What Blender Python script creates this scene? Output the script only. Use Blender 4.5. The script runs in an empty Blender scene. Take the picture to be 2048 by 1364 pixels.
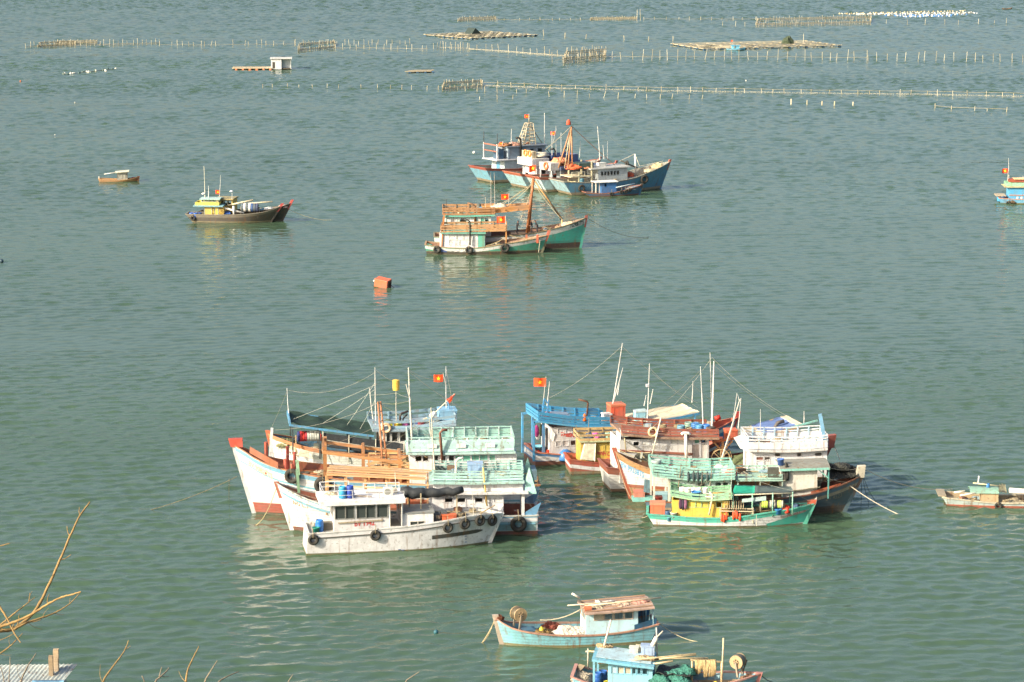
import bpy, math, random
from mathutils import Vector, Matrix, noise as mnoise
random.seed(7)
R = math.radians
scene = bpy.context.scene
COL = scene.collection

# ------------------------------------------------------------------ camera, sky, sun, exposure
CAM_H, FPX, HOR = 48.0, 5200.0, -250.0          # camera height, focal length in photo pixels, horizon row of the photo
PITCH = math.atan((682 - HOR) / FPX)
cam = bpy.data.cameras.new('camera')
cam.sensor_width = 36.0
cam.lens = 36.0 * FPX / 2048.0
cam.clip_start, cam.clip_end = 0.5, 30000.0
cam_ob = bpy.data.objects.new('camera', cam)
COL.objects.link(cam_ob)
cam_ob.location = (0, 0, CAM_H)
cam_ob.rotation_euler = (math.pi / 2 - PITCH, 0, 0)
scene.camera = cam_ob

SUN_AZ, SUN_EL = R(236), R(28)                  # azimuth clockwise from +Y (the view direction), elevation
world = bpy.data.worlds.new('World'); scene.world = world; world.use_nodes = True
wn = world.node_tree.nodes; wn.clear()
sky = wn.new('ShaderNodeTexSky'); sky.sky_type = 'NISHITA'; sky.sun_disc = False
sky.sun_elevation = SUN_EL; sky.sun_rotation = SUN_AZ
sky.air_density = 1.0; sky.dust_density = 4.9; sky.ozone_density = 1.0
bg = wn.new('ShaderNodeBackground'); bg.inputs['Strength'].default_value = 0.138
wo = wn.new('ShaderNodeOutputWorld')
world.node_tree.links.new(sky.outputs[0], bg.inputs['Color'])
world.node_tree.links.new(bg.outputs[0], wo.inputs['Surface'])
sun = bpy.data.lights.new('sun', 'SUN'); sun.energy = 4.4; sun.angle = R(0.53); sun.color = (1.0, 0.89, 0.71)
sun_ob = bpy.data.objects.new('sun', sun); COL.objects.link(sun_ob)
to_sun = Vector((math.sin(SUN_AZ) * math.cos(SUN_EL), math.cos(SUN_AZ) * math.cos(SUN_EL), math.sin(SUN_EL)))
sun_ob.rotation_euler = (-to_sun).to_track_quat('-Z', 'Y').to_euler()
sun_ob.location = (-60, -40, 120)
scene.view_settings.view_transform = 'Standard'
scene.view_settings.look = 'None'
scene.view_settings.exposure = 0.72
scene.view_settings.gamma = 1.0

CAM = Vector((0, 0, CAM_H))
FWD = Vector((0, math.cos(PITCH), -math.sin(PITCH)))
UP = Vector((0, math.sin(PITCH), math.cos(PITCH)))
def ray(u, v):
    return (FWD + Vector((1, 0, 0)) * ((u - 1024) / FPX) - UP * ((v - 682) / FPX)).normalized()
def water_at(u, v, z=0.0):
    d = ray(u, v); t = (z - CAM_H) / d.z
    return CAM + d * t
def dist_at(u, v, dist):
    d = ray(u, v)
    return CAM + d * (dist / d.dot(FWD))
def pix_u(p):                                    # photo column of a world point
    d = Vector(p) - CAM; return 1024 + FPX * d.x / d.dot(FWD)
def mpp(v):                                      # metres per photo pixel at the water row v
    return (water_at(1024, v) - CAM).dot(FWD) / FPX

# ------------------------------------------------------------------ materials
MATS = {}
def _nodes(name):
    m = bpy.data.materials.new(name); m.use_nodes = True
    nt = m.node_tree; b = nt.nodes['Principled BSDF']
    return m, nt, b
def lin(c):                                      # '#rrggbb' -> linear
    c = c.lstrip('#'); o = []
    for i in (0, 2, 4):
        x = int(c[i:i+2], 16) / 255
        o.append(x / 12.92 if x <= 0.04045 else ((x + 0.055) / 1.055) ** 2.4)
    return tuple(o)
def mixc(nt, fac, a, b):
    n = nt.nodes.new('ShaderNodeMix'); n.data_type = 'RGBA'
    L = nt.links
    if isinstance(fac, (int, float)): n.inputs[0].default_value = fac
    else: L.new(fac, n.inputs[0])
    for s, k in ((a, 6), (b, 7)):
        if isinstance(s, tuple): n.inputs[k].default_value = (*s[:3], 1)
        else: L.new(s, n.inputs[k])
    return n.outputs[2]
def noise_fac(nt, co, scale, lo, hi, detail=4, mapscale=None, rough=0.6):
    L = nt.links
    if mapscale:
        mp = nt.nodes.new('ShaderNodeMapping'); mp.inputs['Scale'].default_value = mapscale
        L.new(co, mp.inputs[0]); co = mp.outputs[0]
    n = nt.nodes.new('ShaderNodeTexNoise'); n.inputs['Scale'].default_value = scale
    n.inputs['Detail'].default_value = detail; n.inputs['Roughness'].default_value = rough
    L.new(co, n.inputs['Vector'])
    r = nt.nodes.new('ShaderNodeMapRange'); r.inputs[1].default_value = lo; r.inputs[2].default_value = hi
    L.new(n.outputs[0], r.inputs[0])
    return r.outputs[0]
def paint(col, wear=0.35, rough=0.55, plank=0.0, tint=None):
    """weathered boat paint: faded patches, vertical rust runs, chips down to grey wood"""
    key = ('p', col, wear, rough, plank)
    if key in MATS: return MATS[key]
    m, nt, b = _nodes('paint_' + col.strip('#')); L = nt.links
    c = lin(col); lum = 0.3 * c[0] + 0.6 * c[1] + 0.1 * c[2]          # sun-bleached: paler in hue than fresh paint
    c = tuple(min(0.76, 0.9 * x + 0.1 * lum) for x in c)
    tc = nt.nodes.new('ShaderNodeTexCoord'); co = tc.outputs['Object']
    faded = tuple(min(0.8, x * 0.72 + 0.10 * (0.5 + sum(c) / 6)) for x in c)
    base = mixc(nt, noise_fac(nt, co, 0.9, 0.38, 0.68), c, faded)
    dirt = tuple(x * 0.45 + y for x, y in zip(c, (0.05, 0.042, 0.03)))
    f = nt.nodes.new('ShaderNodeMath'); f.operation = 'MULTIPLY'; f.inputs[1].default_value = min(1, wear * 1.7)
    L.new(noise_fac(nt, co, 1.6, 0.43, 0.70, 7, None, 0.75), f.inputs[0])
    base = mixc(nt, f.outputs[0], base, dirt)
    f2 = nt.nodes.new('ShaderNodeMath'); f2.operation = 'MULTIPLY'; f2.inputs[1].default_value = min(1, wear * 1.5)
    L.new(noise_fac(nt, co, 1.0, 0.56, 0.70, 3, (3.1, 3.1, 0.28)), f2.inputs[0])
    base = mixc(nt, f2.outputs[0], base, (0.20, 0.095, 0.035))
    f3 = nt.nodes.new('ShaderNodeMath'); f3.operation = 'MULTIPLY'; f3.inputs[1].default_value = min(1, wear * 1.7)
    L.new(noise_fac(nt, co, 4.5, 0.60, 0.66, 6), f3.inputs[0])
    base = mixc(nt, f3.outputs[0], base, (0.17, 0.14, 0.105))
    oi = nt.nodes.new('ShaderNodeObjectInfo'); rr = nt.nodes.new('ShaderNodeMapRange'); rr.inputs[3].default_value = 0.84; rr.inputs[4].default_value = 1.08
    L.new(oi.outputs['Random'], rr.inputs[0]); hs = nt.nodes.new('ShaderNodeHueSaturation'); L.new(base, hs.inputs['Color']); base = hs.outputs[0]
    if not plank: L.new(rr.outputs[0], hs.inputs['Value'])
    b.inputs['Roughness'].default_value = rough
    bp = nt.nodes.new('ShaderNodeBump'); bp.inputs['Strength'].default_value = 0.6; bp.inputs['Distance'].default_value = 0.02
    h = noise_fac(nt, co, 3.0, 0, 1, 5)
    if plank:
        sx = nt.nodes.new('ShaderNodeSeparateXYZ'); L.new(co, sx.inputs[0])
        mo = nt.nodes.new('ShaderNodeMath'); mo.operation = 'PINGPONG'; mo.inputs[1].default_value = plank
        L.new(sx.outputs[2], mo.inputs[0])
        mr = nt.nodes.new('ShaderNodeMapRange'); mr.inputs[1].default_value = 0; mr.inputs[2].default_value = 0.025
        mr.inputs[3].default_value = -1.2; mr.inputs[4].default_value = 0
        L.new(mo.outputs[0], mr.inputs[0])
        ad = nt.nodes.new('ShaderNodeMath'); L.new(mr.outputs[0], ad.inputs[0]); L.new(h, ad.inputs[1]); h = ad.outputs[0]
        sm = nt.nodes.new('ShaderNodeMath'); sm.operation = 'MULTIPLY'; sm.inputs[1].default_value = -0.32; L.new(mr.outputs[0], sm.inputs[0])
        base = mixc(nt, sm.outputs[0], base, (0.10, 0.085, 0.06))       # grime in the plank seams
    L.new(base, b.inputs['Base Color'])
    L.new(h, bp.inputs['Height']); L.new(bp.outputs[0], b.inputs['Normal'])
    MATS[key] = m
    return m
def wood(col, rough=0.8, grain=0.5):
    key = ('w', col, grain)
    if key in MATS: return MATS[key]
    m, nt, b = _nodes('wood_' + col.strip('#')); L = nt.links
    c = lin(col)
    tc = nt.nodes.new('ShaderNodeTexCoord'); co = tc.outputs['Object']
    oi = nt.nodes.new('ShaderNodeObjectInfo')
    base = mixc(nt, noise_fac(nt, co, 1.0, 0.3, 0.7, 5, (0.8, 9, 9)), tuple(x * 0.72 for x in c), tuple(min(1, x * 1.22) for x in c))
    grey = (sum(c) / 3,) * 3
    base = mixc(nt, noise_fac(nt, co, 0.8, 0.45, 0.8), base, tuple(0.55 * x + 0.45 * y for x, y in zip(c, grey)))
    rr = nt.nodes.new('ShaderNodeMapRange'); rr.inputs[3].default_value = 0.78; rr.inputs[4].default_value = 1.15
    L.new(oi.outputs['Random'], rr.inputs[0])
    hs = nt.nodes.new('ShaderNodeHueSaturation'); L.new(base, hs.inputs['Color']); L.new(rr.outputs[0], hs.inputs['Value'])
    L.new(hs.outputs[0], b.inputs['Base Color'])
    b.inputs['Roughness'].default_value = rough
    bp = nt.nodes.new('ShaderNodeBump'); bp.inputs['Strength'].default_value = 0.4; bp.inputs['Distance'].default_value = 0.01
    L.new(noise_fac(nt, co, 1.0, 0, 1, 5, (1, 12, 12)), bp.inputs['Height']); L.new(bp.outputs[0], b.inputs['Normal'])
    MATS[key] = m
    return m
def plain(name, col, rough=0.6, metal=0.0, var=0.25, scale=4.0, bump=0.0):
    key = ('f', name, col)
    if key in MATS: return MATS[key]
    m, nt, b = _nodes(name); L = nt.links
    c = lin(col)
    tc = nt.nodes.new('ShaderNodeTexCoord'); co = tc.outputs['Object']
    f = noise_fac(nt, co, scale, 0.3, 0.7, 5)
    L.new(mixc(nt, f, tuple(x * (1 - var) for x in c), tuple(min(1, x * (1 + var)) for x in c)), b.inputs['Base Color'])
    b.inputs['Roughness'].default_value = rough; b.inputs['Metallic'].default_value = metal
    if bump:
        bp = nt.nodes.new('ShaderNodeBump'); bp.inputs['Distance'].default_value = bump
        L.new(noise_fac(nt, co, scale * 2.5, 0, 1, 5), bp.inputs['Height']); L.new(bp.outputs[0], b.inputs['Normal'])
    MATS[key] = m
    return m
def glassy():
    key = 'glass'
    if key in MATS: return MATS[key]
    m, nt, b = _nodes('dark_glass')
    b.inputs['Base Color'].default_value = (0.05, 0.06, 0.058, 1); b.inputs['Roughness'].default_value = 0.08
    MATS[key] = m
    return m
def netmat(col, hole=0.0):
    """knotted net: strands over strands in relief"""
    key = ('n', col)
    if key in MATS: return MATS[key]
    m, nt, b = _nodes('net_' + col.strip('#')); L = nt.links
    c = lin(col)
    tc = nt.nodes.new('ShaderNodeTexCoord'); co = tc.outputs['Object']
    w = nt.nodes.new('ShaderNodeTexVoronoi'); w.inputs['Scale'].default_value = 7.0; L.new(co, w.inputs['Vector'])
    base = mixc(nt, noise_fac(nt, co, 5.0, 0.3, 0.7, 6), tuple(x * 0.6 for x in c), tuple(min(1, x * 1.35) for x in c))
    L.new(base, b.inputs['Base Color']); b.inputs['Roughness'].default_value = 0.9
    bp = nt.nodes.new('ShaderNodeBump'); bp.inputs['Distance'].default_value = 0.08
    L.new(w.outputs['Distance'], bp.inputs['Height']); L.new(bp.outputs[0], b.inputs['Normal'])
    MATS[key] = m
    return m

# ------------------------------------------------------------------ mesh helpers
class G:
    def __init__(s): s.v = []; s.f = []; s.mi = []; s.cur = 0
    def add(s, vs, fs):
        o = len(s.v); s.v += [tuple(p) for p in vs]
        for f in fs: s.f.append(tuple(o + i for i in f)); s.mi.append(s.cur)
        return s
    def hexa(s, p):   # 8 points: bottom 4 ccw, top 4 ccw
        return s.add(p, [(3, 2, 1, 0), (4, 5, 6, 7), (0, 1, 5, 4), (1, 2, 6, 5), (2, 3, 7, 6), (3, 0, 4, 7)])
    def box(s, x0, x1, y0, y1, z0, z1):
        if x0 > x1: x0, x1 = x1, x0
        if y0 > y1: y0, y1 = y1, y0
        if z0 > z1: z0, z1 = z1, z0
        return s.hexa([(x0, y0, z0), (x1, y0, z0), (x1, y1, z0), (x0, y1, z0), (x0, y0, z1), (x1, y0, z1), (x1, y1, z1), (x0, y1, z1)])
    def bar(s, p, q, w, h=None, up=(0, 0, 1)):
        h = h or w; p = Vector(p); q = Vector(q); d = (q - p)
        if d.length < 1e-6: return s
        d.normalize(); up = Vector(up)
        if abs(d.dot(up)) > 0.98: up = Vector((1, 0, 0))
        a = d.cross(up).normalized() * (w / 2); b = a.cross(d).normalized() * (h / 2)
        c = [p + a - b, p - a - b, p - a + b, p + a + b, q + a - b, q - a - b, q - a + b, q + a + b]
        return s.add(c, [(3, 2, 1, 0), (4, 5, 6, 7), (0, 1, 5, 4), (1, 2, 6, 5), (2, 3, 7, 6), (3, 0, 4, 7)])
    def tube(s, pts, r, n=6, r1=None):
        pts = [Vector(p) for p in pts]; k = len(pts); r1 = r if r1 is None else r1
        rings = []; prev = None
        for i, p in enumerate(pts):
            d = (pts[min(i + 1, k - 1)] - pts[max(i - 1, 0)]).normalized()
            ref = prev if prev is not None else (Vector((0, 0, 1)) if abs(d.z) < 0.9 else Vector((1, 0, 0)))
            a = d.cross(ref).normalized(); b = a.cross(d).normalized(); prev = b
            rr = r + (r1 - r) * i / max(1, k - 1)
            rings.append([p + a * (rr * math.cos(2 * math.pi * j / n)) + b * (rr * math.sin(2 * math.pi * j / n)) for j in range(n)])
        vs = [p for q in rings for p in q]; fs = []
        for i in range(k - 1):
            for j in range(n):
                fs.append((i * n + j, i * n + (j + 1) % n, (i + 1) * n + (j + 1) % n, (i + 1) * n + j))
        fs.append(tuple(range(n - 1, -1, -1))); fs.append(tuple((k - 1) * n + j for j in range(n)))
        return s.add(vs, fs)
    def lathe(s, prof, n=14, c=(0, 0, 0), axis='z', close=False):
        """prof: (radius, height) pairs"""
        vs = []; fs = []; k = len(prof)
        for r, h in prof:
            for j in range(n):
                a = 2 * math.pi * j / n
                p = (r * math.cos(a), r * math.sin(a), h)
                if axis == 'x': p = (p[2], p[0], p[1])
                if axis == 'y': p = (p[0], p[2], p[1])
                vs.append((p[0] + c[0], p[1] + c[1], p[2] + c[2]))
        m = k if close else k - 1
        for i in range(m):
            for j in range(n):
                i2 = (i + 1) % k
                fs.append((i * n + j, i * n + (j + 1) % n, i2 * n + (j + 1) % n, i2 * n + j))
        if not close:
            fs.append(tuple(range(n - 1, -1, -1))); fs.append(tuple((k - 1) * n + j for j in range(n)))
        return s.add(vs, fs)
    def torus(s, Rr, r, n=20, k=8, c=(0, 0, 0), axis='y', flat=1.0):
        prof = [(Rr + r * math.cos(2 * math.pi * i / k), flat * r * math.sin(2 * math.pi * i / k)) for i in range(k)]
        return s.lathe(prof, n, c, axis, close=True)
    def sheet(s, grid, th=0.0):
        """grid[i][j] of points -> surface, with thickness along -z if th"""
        a = len(grid); b = len(grid[0])
        vs = [p for row in grid for p in row]
        fs = [(i * b + j, (i + 1) * b + j, (i + 1) * b + j + 1, i * b + j + 1) for i in range(a - 1) for j in range(b - 1)]
        if th:
            o = len(vs); vs += [(p[0], p[1], p[2] - th) for row in grid for p in row]
            fs += [(o + i * b + j, o + i * b + j + 1, o + (i + 1) * b + j + 1, o + (i + 1) * b + j) for i in range(a - 1) for j in range(b - 1)]
            for i in range(a - 1):
                for j in (0, b - 1):
                    fs.append((i * b + j, (i + 1) * b + j, o + (i + 1) * b + j, o + i * b + j))
            for j in range(b - 1):
                for i in (0, a - 1):
                    fs.append((i * b + j, i * b + j + 1, o + i * b + j + 1, o + i * b + j))
        return s.add(vs, fs)
    def sweep(s, pts, w, h, side):
        """rectangular section w (outwards, along side vectors) x h (up) along a polyline; pts lie at the inner lower edge"""
        vs = []; fs = []
        for p, q in zip(pts, side):
            p = Vector(p); q = Vector(q) * w
            vs += [p, p + q, p + q + Vector((0, 0, h)), p + Vector((0, 0, h))]
        for i in range(len(pts) - 1):
            for j in range(4):
                fs.append((4 * i + j, 4 * i + (j + 1) % 4, 4 * i + 4 + (j + 1) % 4, 4 * i + 4 + j))
        fs += [(3, 2, 1, 0), tuple(4 * (len(pts) - 1) + j for j in range(4))]
        return s.add(vs, fs)
    def blob(s, c, rx, ry, rz, seed=0, amp=0.3, n=12, k=7, freq=1.6, flatbottom=True):
        vs = []; fs = []
        for i in range(k + 1):
            th = math.pi * i / k
            for j in range(n):
                ph = 2 * math.pi * j / n
                d = Vector((math.sin(th) * math.cos(ph), math.sin(th) * math.sin(ph), math.cos(th)))
                f = 1 + amp * mnoise.noise(d * freq + Vector((seed * 7.3, seed * 3.1, 1.7))) + amp * 0.6 * mnoise.noise(d * freq * 3.1 + Vector((seed, 9, seed)))
                z = d.z * rz * f
                if flatbottom: z = max(z, -0.15 * rz)
                vs.append((c[0] + d.x * rx * f, c[1] + d.y * ry * f, c[2] + z))
        for i in range(k):
            for j in range(n):
                fs.append((i * n + j, (i + 1) * n + j, (i + 1) * n + (j + 1) % n, i * n + (j + 1) % n))
        return s.add(vs, fs)
    def mesh(s, name, mats, smooth=False):
        me = bpy.data.meshes.new(name); me.from_pydata(s.v, [], s.f)
        if not isinstance(mats, (list, tuple)): mats = [mats]
        for m in mats: me.materials.append(m)
        if len(mats) > 1: me.polygons.foreach_set('material_index', s.mi)
        if smooth: me.polygons.foreach_set('use_smooth', [True] * len(me.polygons))
        me.update()
        return me
    def build(s, name, mats, parent=None, smooth=False, label=None):
        ob = bpy.data.objects.new(name, s.mesh(name, mats, smooth)); COL.objects.link(ob)
        if parent is not None: ob.parent = parent
        if label: ob['label'] = label
        return ob
def tag(o, label, cat=None, group=None, kind=None):
    if label: o['label'] = label
    if cat: o['category'] = cat
    if group: o['group'] = group
    if kind: o['kind'] = kind
    return o
def empty(name, loc, rz, label, cat, group=None):
    o = bpy.data.objects.new(name, None); COL.objects.link(o)
    o.location = loc; o.rotation_euler = (0, 0, rz); o.empty_display_size = 0.3
    return tag(o, label, cat, group)
def interp(pts, x):
    """smooth interpolation through sorted (x, y) pairs"""
    if x <= pts[0][0]: return pts[0][1]
    if x >= pts[-1][0]: return pts[-1][1]
    for i in range(len(pts) - 1):
        if pts[i][0] <= x <= pts[i + 1][0]:
            (x0, y0), (x1, y1) = pts[i], pts[i + 1]
            t = (x - x0) / max(1e-9, x1 - x0)
            def slope(a):
                lo, hi = max(0, a - 1), min(len(pts) - 1, a + 1)
                return (pts[hi][1] - pts[lo][1]) / max(1e-9, pts[hi][0] - pts[lo][0])
            m0, m1 = slope(i) * (x1 - x0), slope(i + 1) * (x1 - x0)
            return (2*t**3 - 3*t**2 + 1) * y0 + (t**3 - 2*t**2 + t) * m0 + (-2*t**3 + 3*t**2) * y1 + (t**3 - t**2) * m1
def text_mesh(txt, size, shear=0.0, bold=0.0):
    cu = bpy.data.curves.new('lettering', 'FONT'); cu.body = txt; cu.size = size; cu.shear = shear; cu.offset = bold
    cu.resolution_u = 2; cu.align_x = 'CENTER'; cu.align_y = 'CENTER'
    ob = bpy.data.objects.new('lettering_tmp', cu); COL.objects.link(ob)
    dg = bpy.context.evaluated_depsgraph_get(); dg.update()
    me = bpy.data.meshes.new_from_object(ob.evaluated_get(dg))
    vs = [tuple(v.co) for v in me.vertices]; fs = [tuple(p.vertices) for p in me.polygons]
    bpy.data.objects.remove(ob); bpy.data.curves.remove(cu); bpy.data.meshes.remove(me)
    return vs, fs
# ------------------------------------------------------------------ water
import numpy as np
def make_water():
    m, nt, b = _nodes('sea_water'); L = nt.links
    tc = nt.nodes.new('ShaderNodeTexCoord'); co = tc.outputs['Object']
    def wave(scale, mapscale, rot, detail, rough=0.55):
        mp = nt.nodes.new('ShaderNodeMapping'); mp.inputs['Scale'].default_value = mapscale; mp.inputs['Rotation'].default_value = (0, 0, R(rot))
        L.new(co, mp.inputs[0])
        n = nt.nodes.new('ShaderNodeTexNoise'); n.inputs['Scale'].default_value = scale; n.inputs['Detail'].default_value = detail
        n.inputs['Roughness'].default_value = rough
        L.new(mp.outputs[0], n.inputs['Vector'])
        return n.outputs[0]
    h = nt.nodes.new('ShaderNodeMath'); h.operation = 'MULTIPLY'; h.inputs[1].default_value = RIPPLE
    gu = nt.nodes.new('ShaderNodeMapRange'); L.new(noise_fac(nt, co, 0.011, 0.36, 0.66, 4, (0.45, 1.0, 1.0)), gu.inputs[0]); gu.inputs[3].default_value = RIPPLE * .45; gu.inputs[4].default_value = RIPPLE * 2.1
    # one broad gust front lies across the bay
    sp = nt.nodes.new('ShaderNodeSeparateXYZ'); L.new(co, sp.inputs[0])
    def mth(op, a, c):
        n = nt.nodes.new('ShaderNodeMath'); n.operation = op
        for i, v in enumerate((a, c)):
            if isinstance(v, (int, float)): n.inputs[i].default_value = v
            else: L.new(v, n.inputs[i])
        return n.outputs[0]
    wob = noise_fac(nt, co, 0.03, 0.0, 1.0, 4, (0.5, 1, 1))
    dy = mth('ADD', mth('SUBTRACT', sp.outputs[1], 252.0), mth('ADD', mth('MULTIPLY', sp.outputs[0], -0.16), mth('MULTIPLY', wob, 44.0)))
    fr = mth('POWER', 2.718, mth('MULTIPLY', mth('POWER', mth('MULTIPLY', dy, 1 / 15.0), 2.0), -1.0))
    gsum = mth('ADD', gu.outputs[0], mth('MULTIPLY', fr, RIPPLE * 4.0))
    L.new(gsum, h.inputs[1])                # cat's-paws: gusts roughen some patches and leave slicks between
    L.new(wave(2.3, (0.6, 1.0, 1.0), -12, 4.0), h.inputs[0])
    bp = nt.nodes.new('ShaderNodeBump'); bp.inputs['Strength'].default_value = 1.0; bp.inputs['Distance'].default_value = 1.0
    L.new(h.outputs[0], bp.inputs['Height']); L.new(bp.outputs[0], b.inputs['Normal'])
    turb = noise_fac(nt, co, 0.02, 0.3, 0.7, 4, (0.4, 1, 1))
    L.new(mixc(nt, turb, WATER_A, WATER_B), b.inputs['Base Color'])
    b.inputs['Roughness'].default_value = ROUGH; b.inputs['IOR'].default_value = 1.333
    # wind chop as real relief: a sum of short-crested waves, finer near the shore than far out
    rng = np.random.default_rng(4)
    N = 84; lam = 0.62 * (7.0 / 0.62) ** rng.random(N); ang = rng.normal(R(97), R(30), N)
    k = 2 * np.pi / lam; kx, ky = k * np.cos(ang), k * np.sin(ang); ph = rng.random(N) * 2 * np.pi
    amp = CHOP * lam ** 1.0 * np.exp(-((np.log(lam / 1.05)) / 0.95) ** 2) / np.sqrt(N)
    gk = 2 * np.pi / (70 + 300 * rng.random(8)); ga = rng.normal(R(75), R(38), 8); gp = rng.random(8) * 6.28
    V = []; F = []; off = 0
    def patch(x0, x1, y0, y1, d):
        nonlocal off
        nx, ny = int((x1 - x0) / d) + 1, int((y1 - y0) / d) + 1
        X, Y = np.meshgrid(np.linspace(x0, x1, nx), np.linspace(y0, y1, ny))
        gust = sum(np.sin(gk[i] * (X * np.cos(ga[i]) * .5 + Y * np.sin(ga[i])) + gp[i]) for i in range(8)) / 8 ** .5
        gust = np.clip(0.95 + 0.22 * gust, 0.72, 1.35) * (1 + np.clip((Y - 260) / 700, -.1, 1.0) * FETCH)
        gust = gust * (1 - .42 * np.exp(-((Y - 274 - 8 * np.sin(X / 37)) / 15) ** 2) * np.clip(.75 - X / 140, .15, 1))
        sl = (amp * k) ** 2; keep = lam >= 2.4 * d; comp = min(1.8, (sl.sum() / sl[keep].sum()) ** .5)
        Z = np.zeros_like(X); DX = np.zeros_like(X); DY = np.zeros_like(X)
        for i in range(N):
            if not keep[i]: continue
            t = kx[i] * X + ky[i] * Y + ph[i]; c, s = np.cos(t), np.sin(t)
            Z += amp[i] * c; DX -= amp[i] * kx[i] / k[i] * s; DY -= amp[i] * ky[i] / k[i] * s
        gust = gust * comp; Z *= gust; Z = Z + 0.9 * Z * np.abs(Z) - .03
        V.append(np.stack([X + .7 * DX * gust, Y + .7 * DY * gust, Z], -1).reshape(-1, 3))
        a = (np.arange(ny - 1)[:, None] * nx + np.arange(nx - 1)[None, :]).reshape(-1) + off
        F.append(np.stack([a, a + 1, a + nx + 1, a + nx], -1)); off += nx * ny
    patch(-62, 62, 118, 262, 0.26); patch(-95, 95, 262, 440, 0.42); patch(-160, 160, 440, 700, 0.56); patch(-232, 232, 700, 1060, 0.7)
    S = 9000; V.append(np.array([(-S, -600, -.7), (S, -600, -.7), (S, 14000, -.7), (-S, 14000, -.7)], float)); F.append(np.array([[off, off + 1, off + 2, off + 3]]))
    V = np.concatenate(V); F = np.concatenate(F)
    me = bpy.data.meshes.new('water'); me.vertices.add(len(V)); me.vertices.foreach_set('co', V.astype(np.float32).ravel())
    me.loops.add(F.size); me.loops.foreach_set('vertex_index', F.astype(np.int32).ravel())
    me.polygons.add(len(F)); me.polygons.foreach_set('loop_start', np.arange(0, F.size, 4, dtype=np.int32)); me.polygons.foreach_set('loop_total', np.full(len(F), 4, np.int32))
    me.polygons.foreach_set('use_smooth', np.ones(len(F), bool)); me.update(calc_edges=True); me.materials.append(m)
    o = bpy.data.objects.new('water', me); COL.objects.link(o)
    tag(o, 'green grey sea with small wind ripples filling the bay', None, None, 'structure')
CHOP, RIPPLE, FETCH, ROUGH = 0.050, 0.019, 0.85, 0.04
WATER_A, WATER_B = (0.052, 0.094, 0.055), (0.062, 0.109, 0.064)
make_water()
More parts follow.
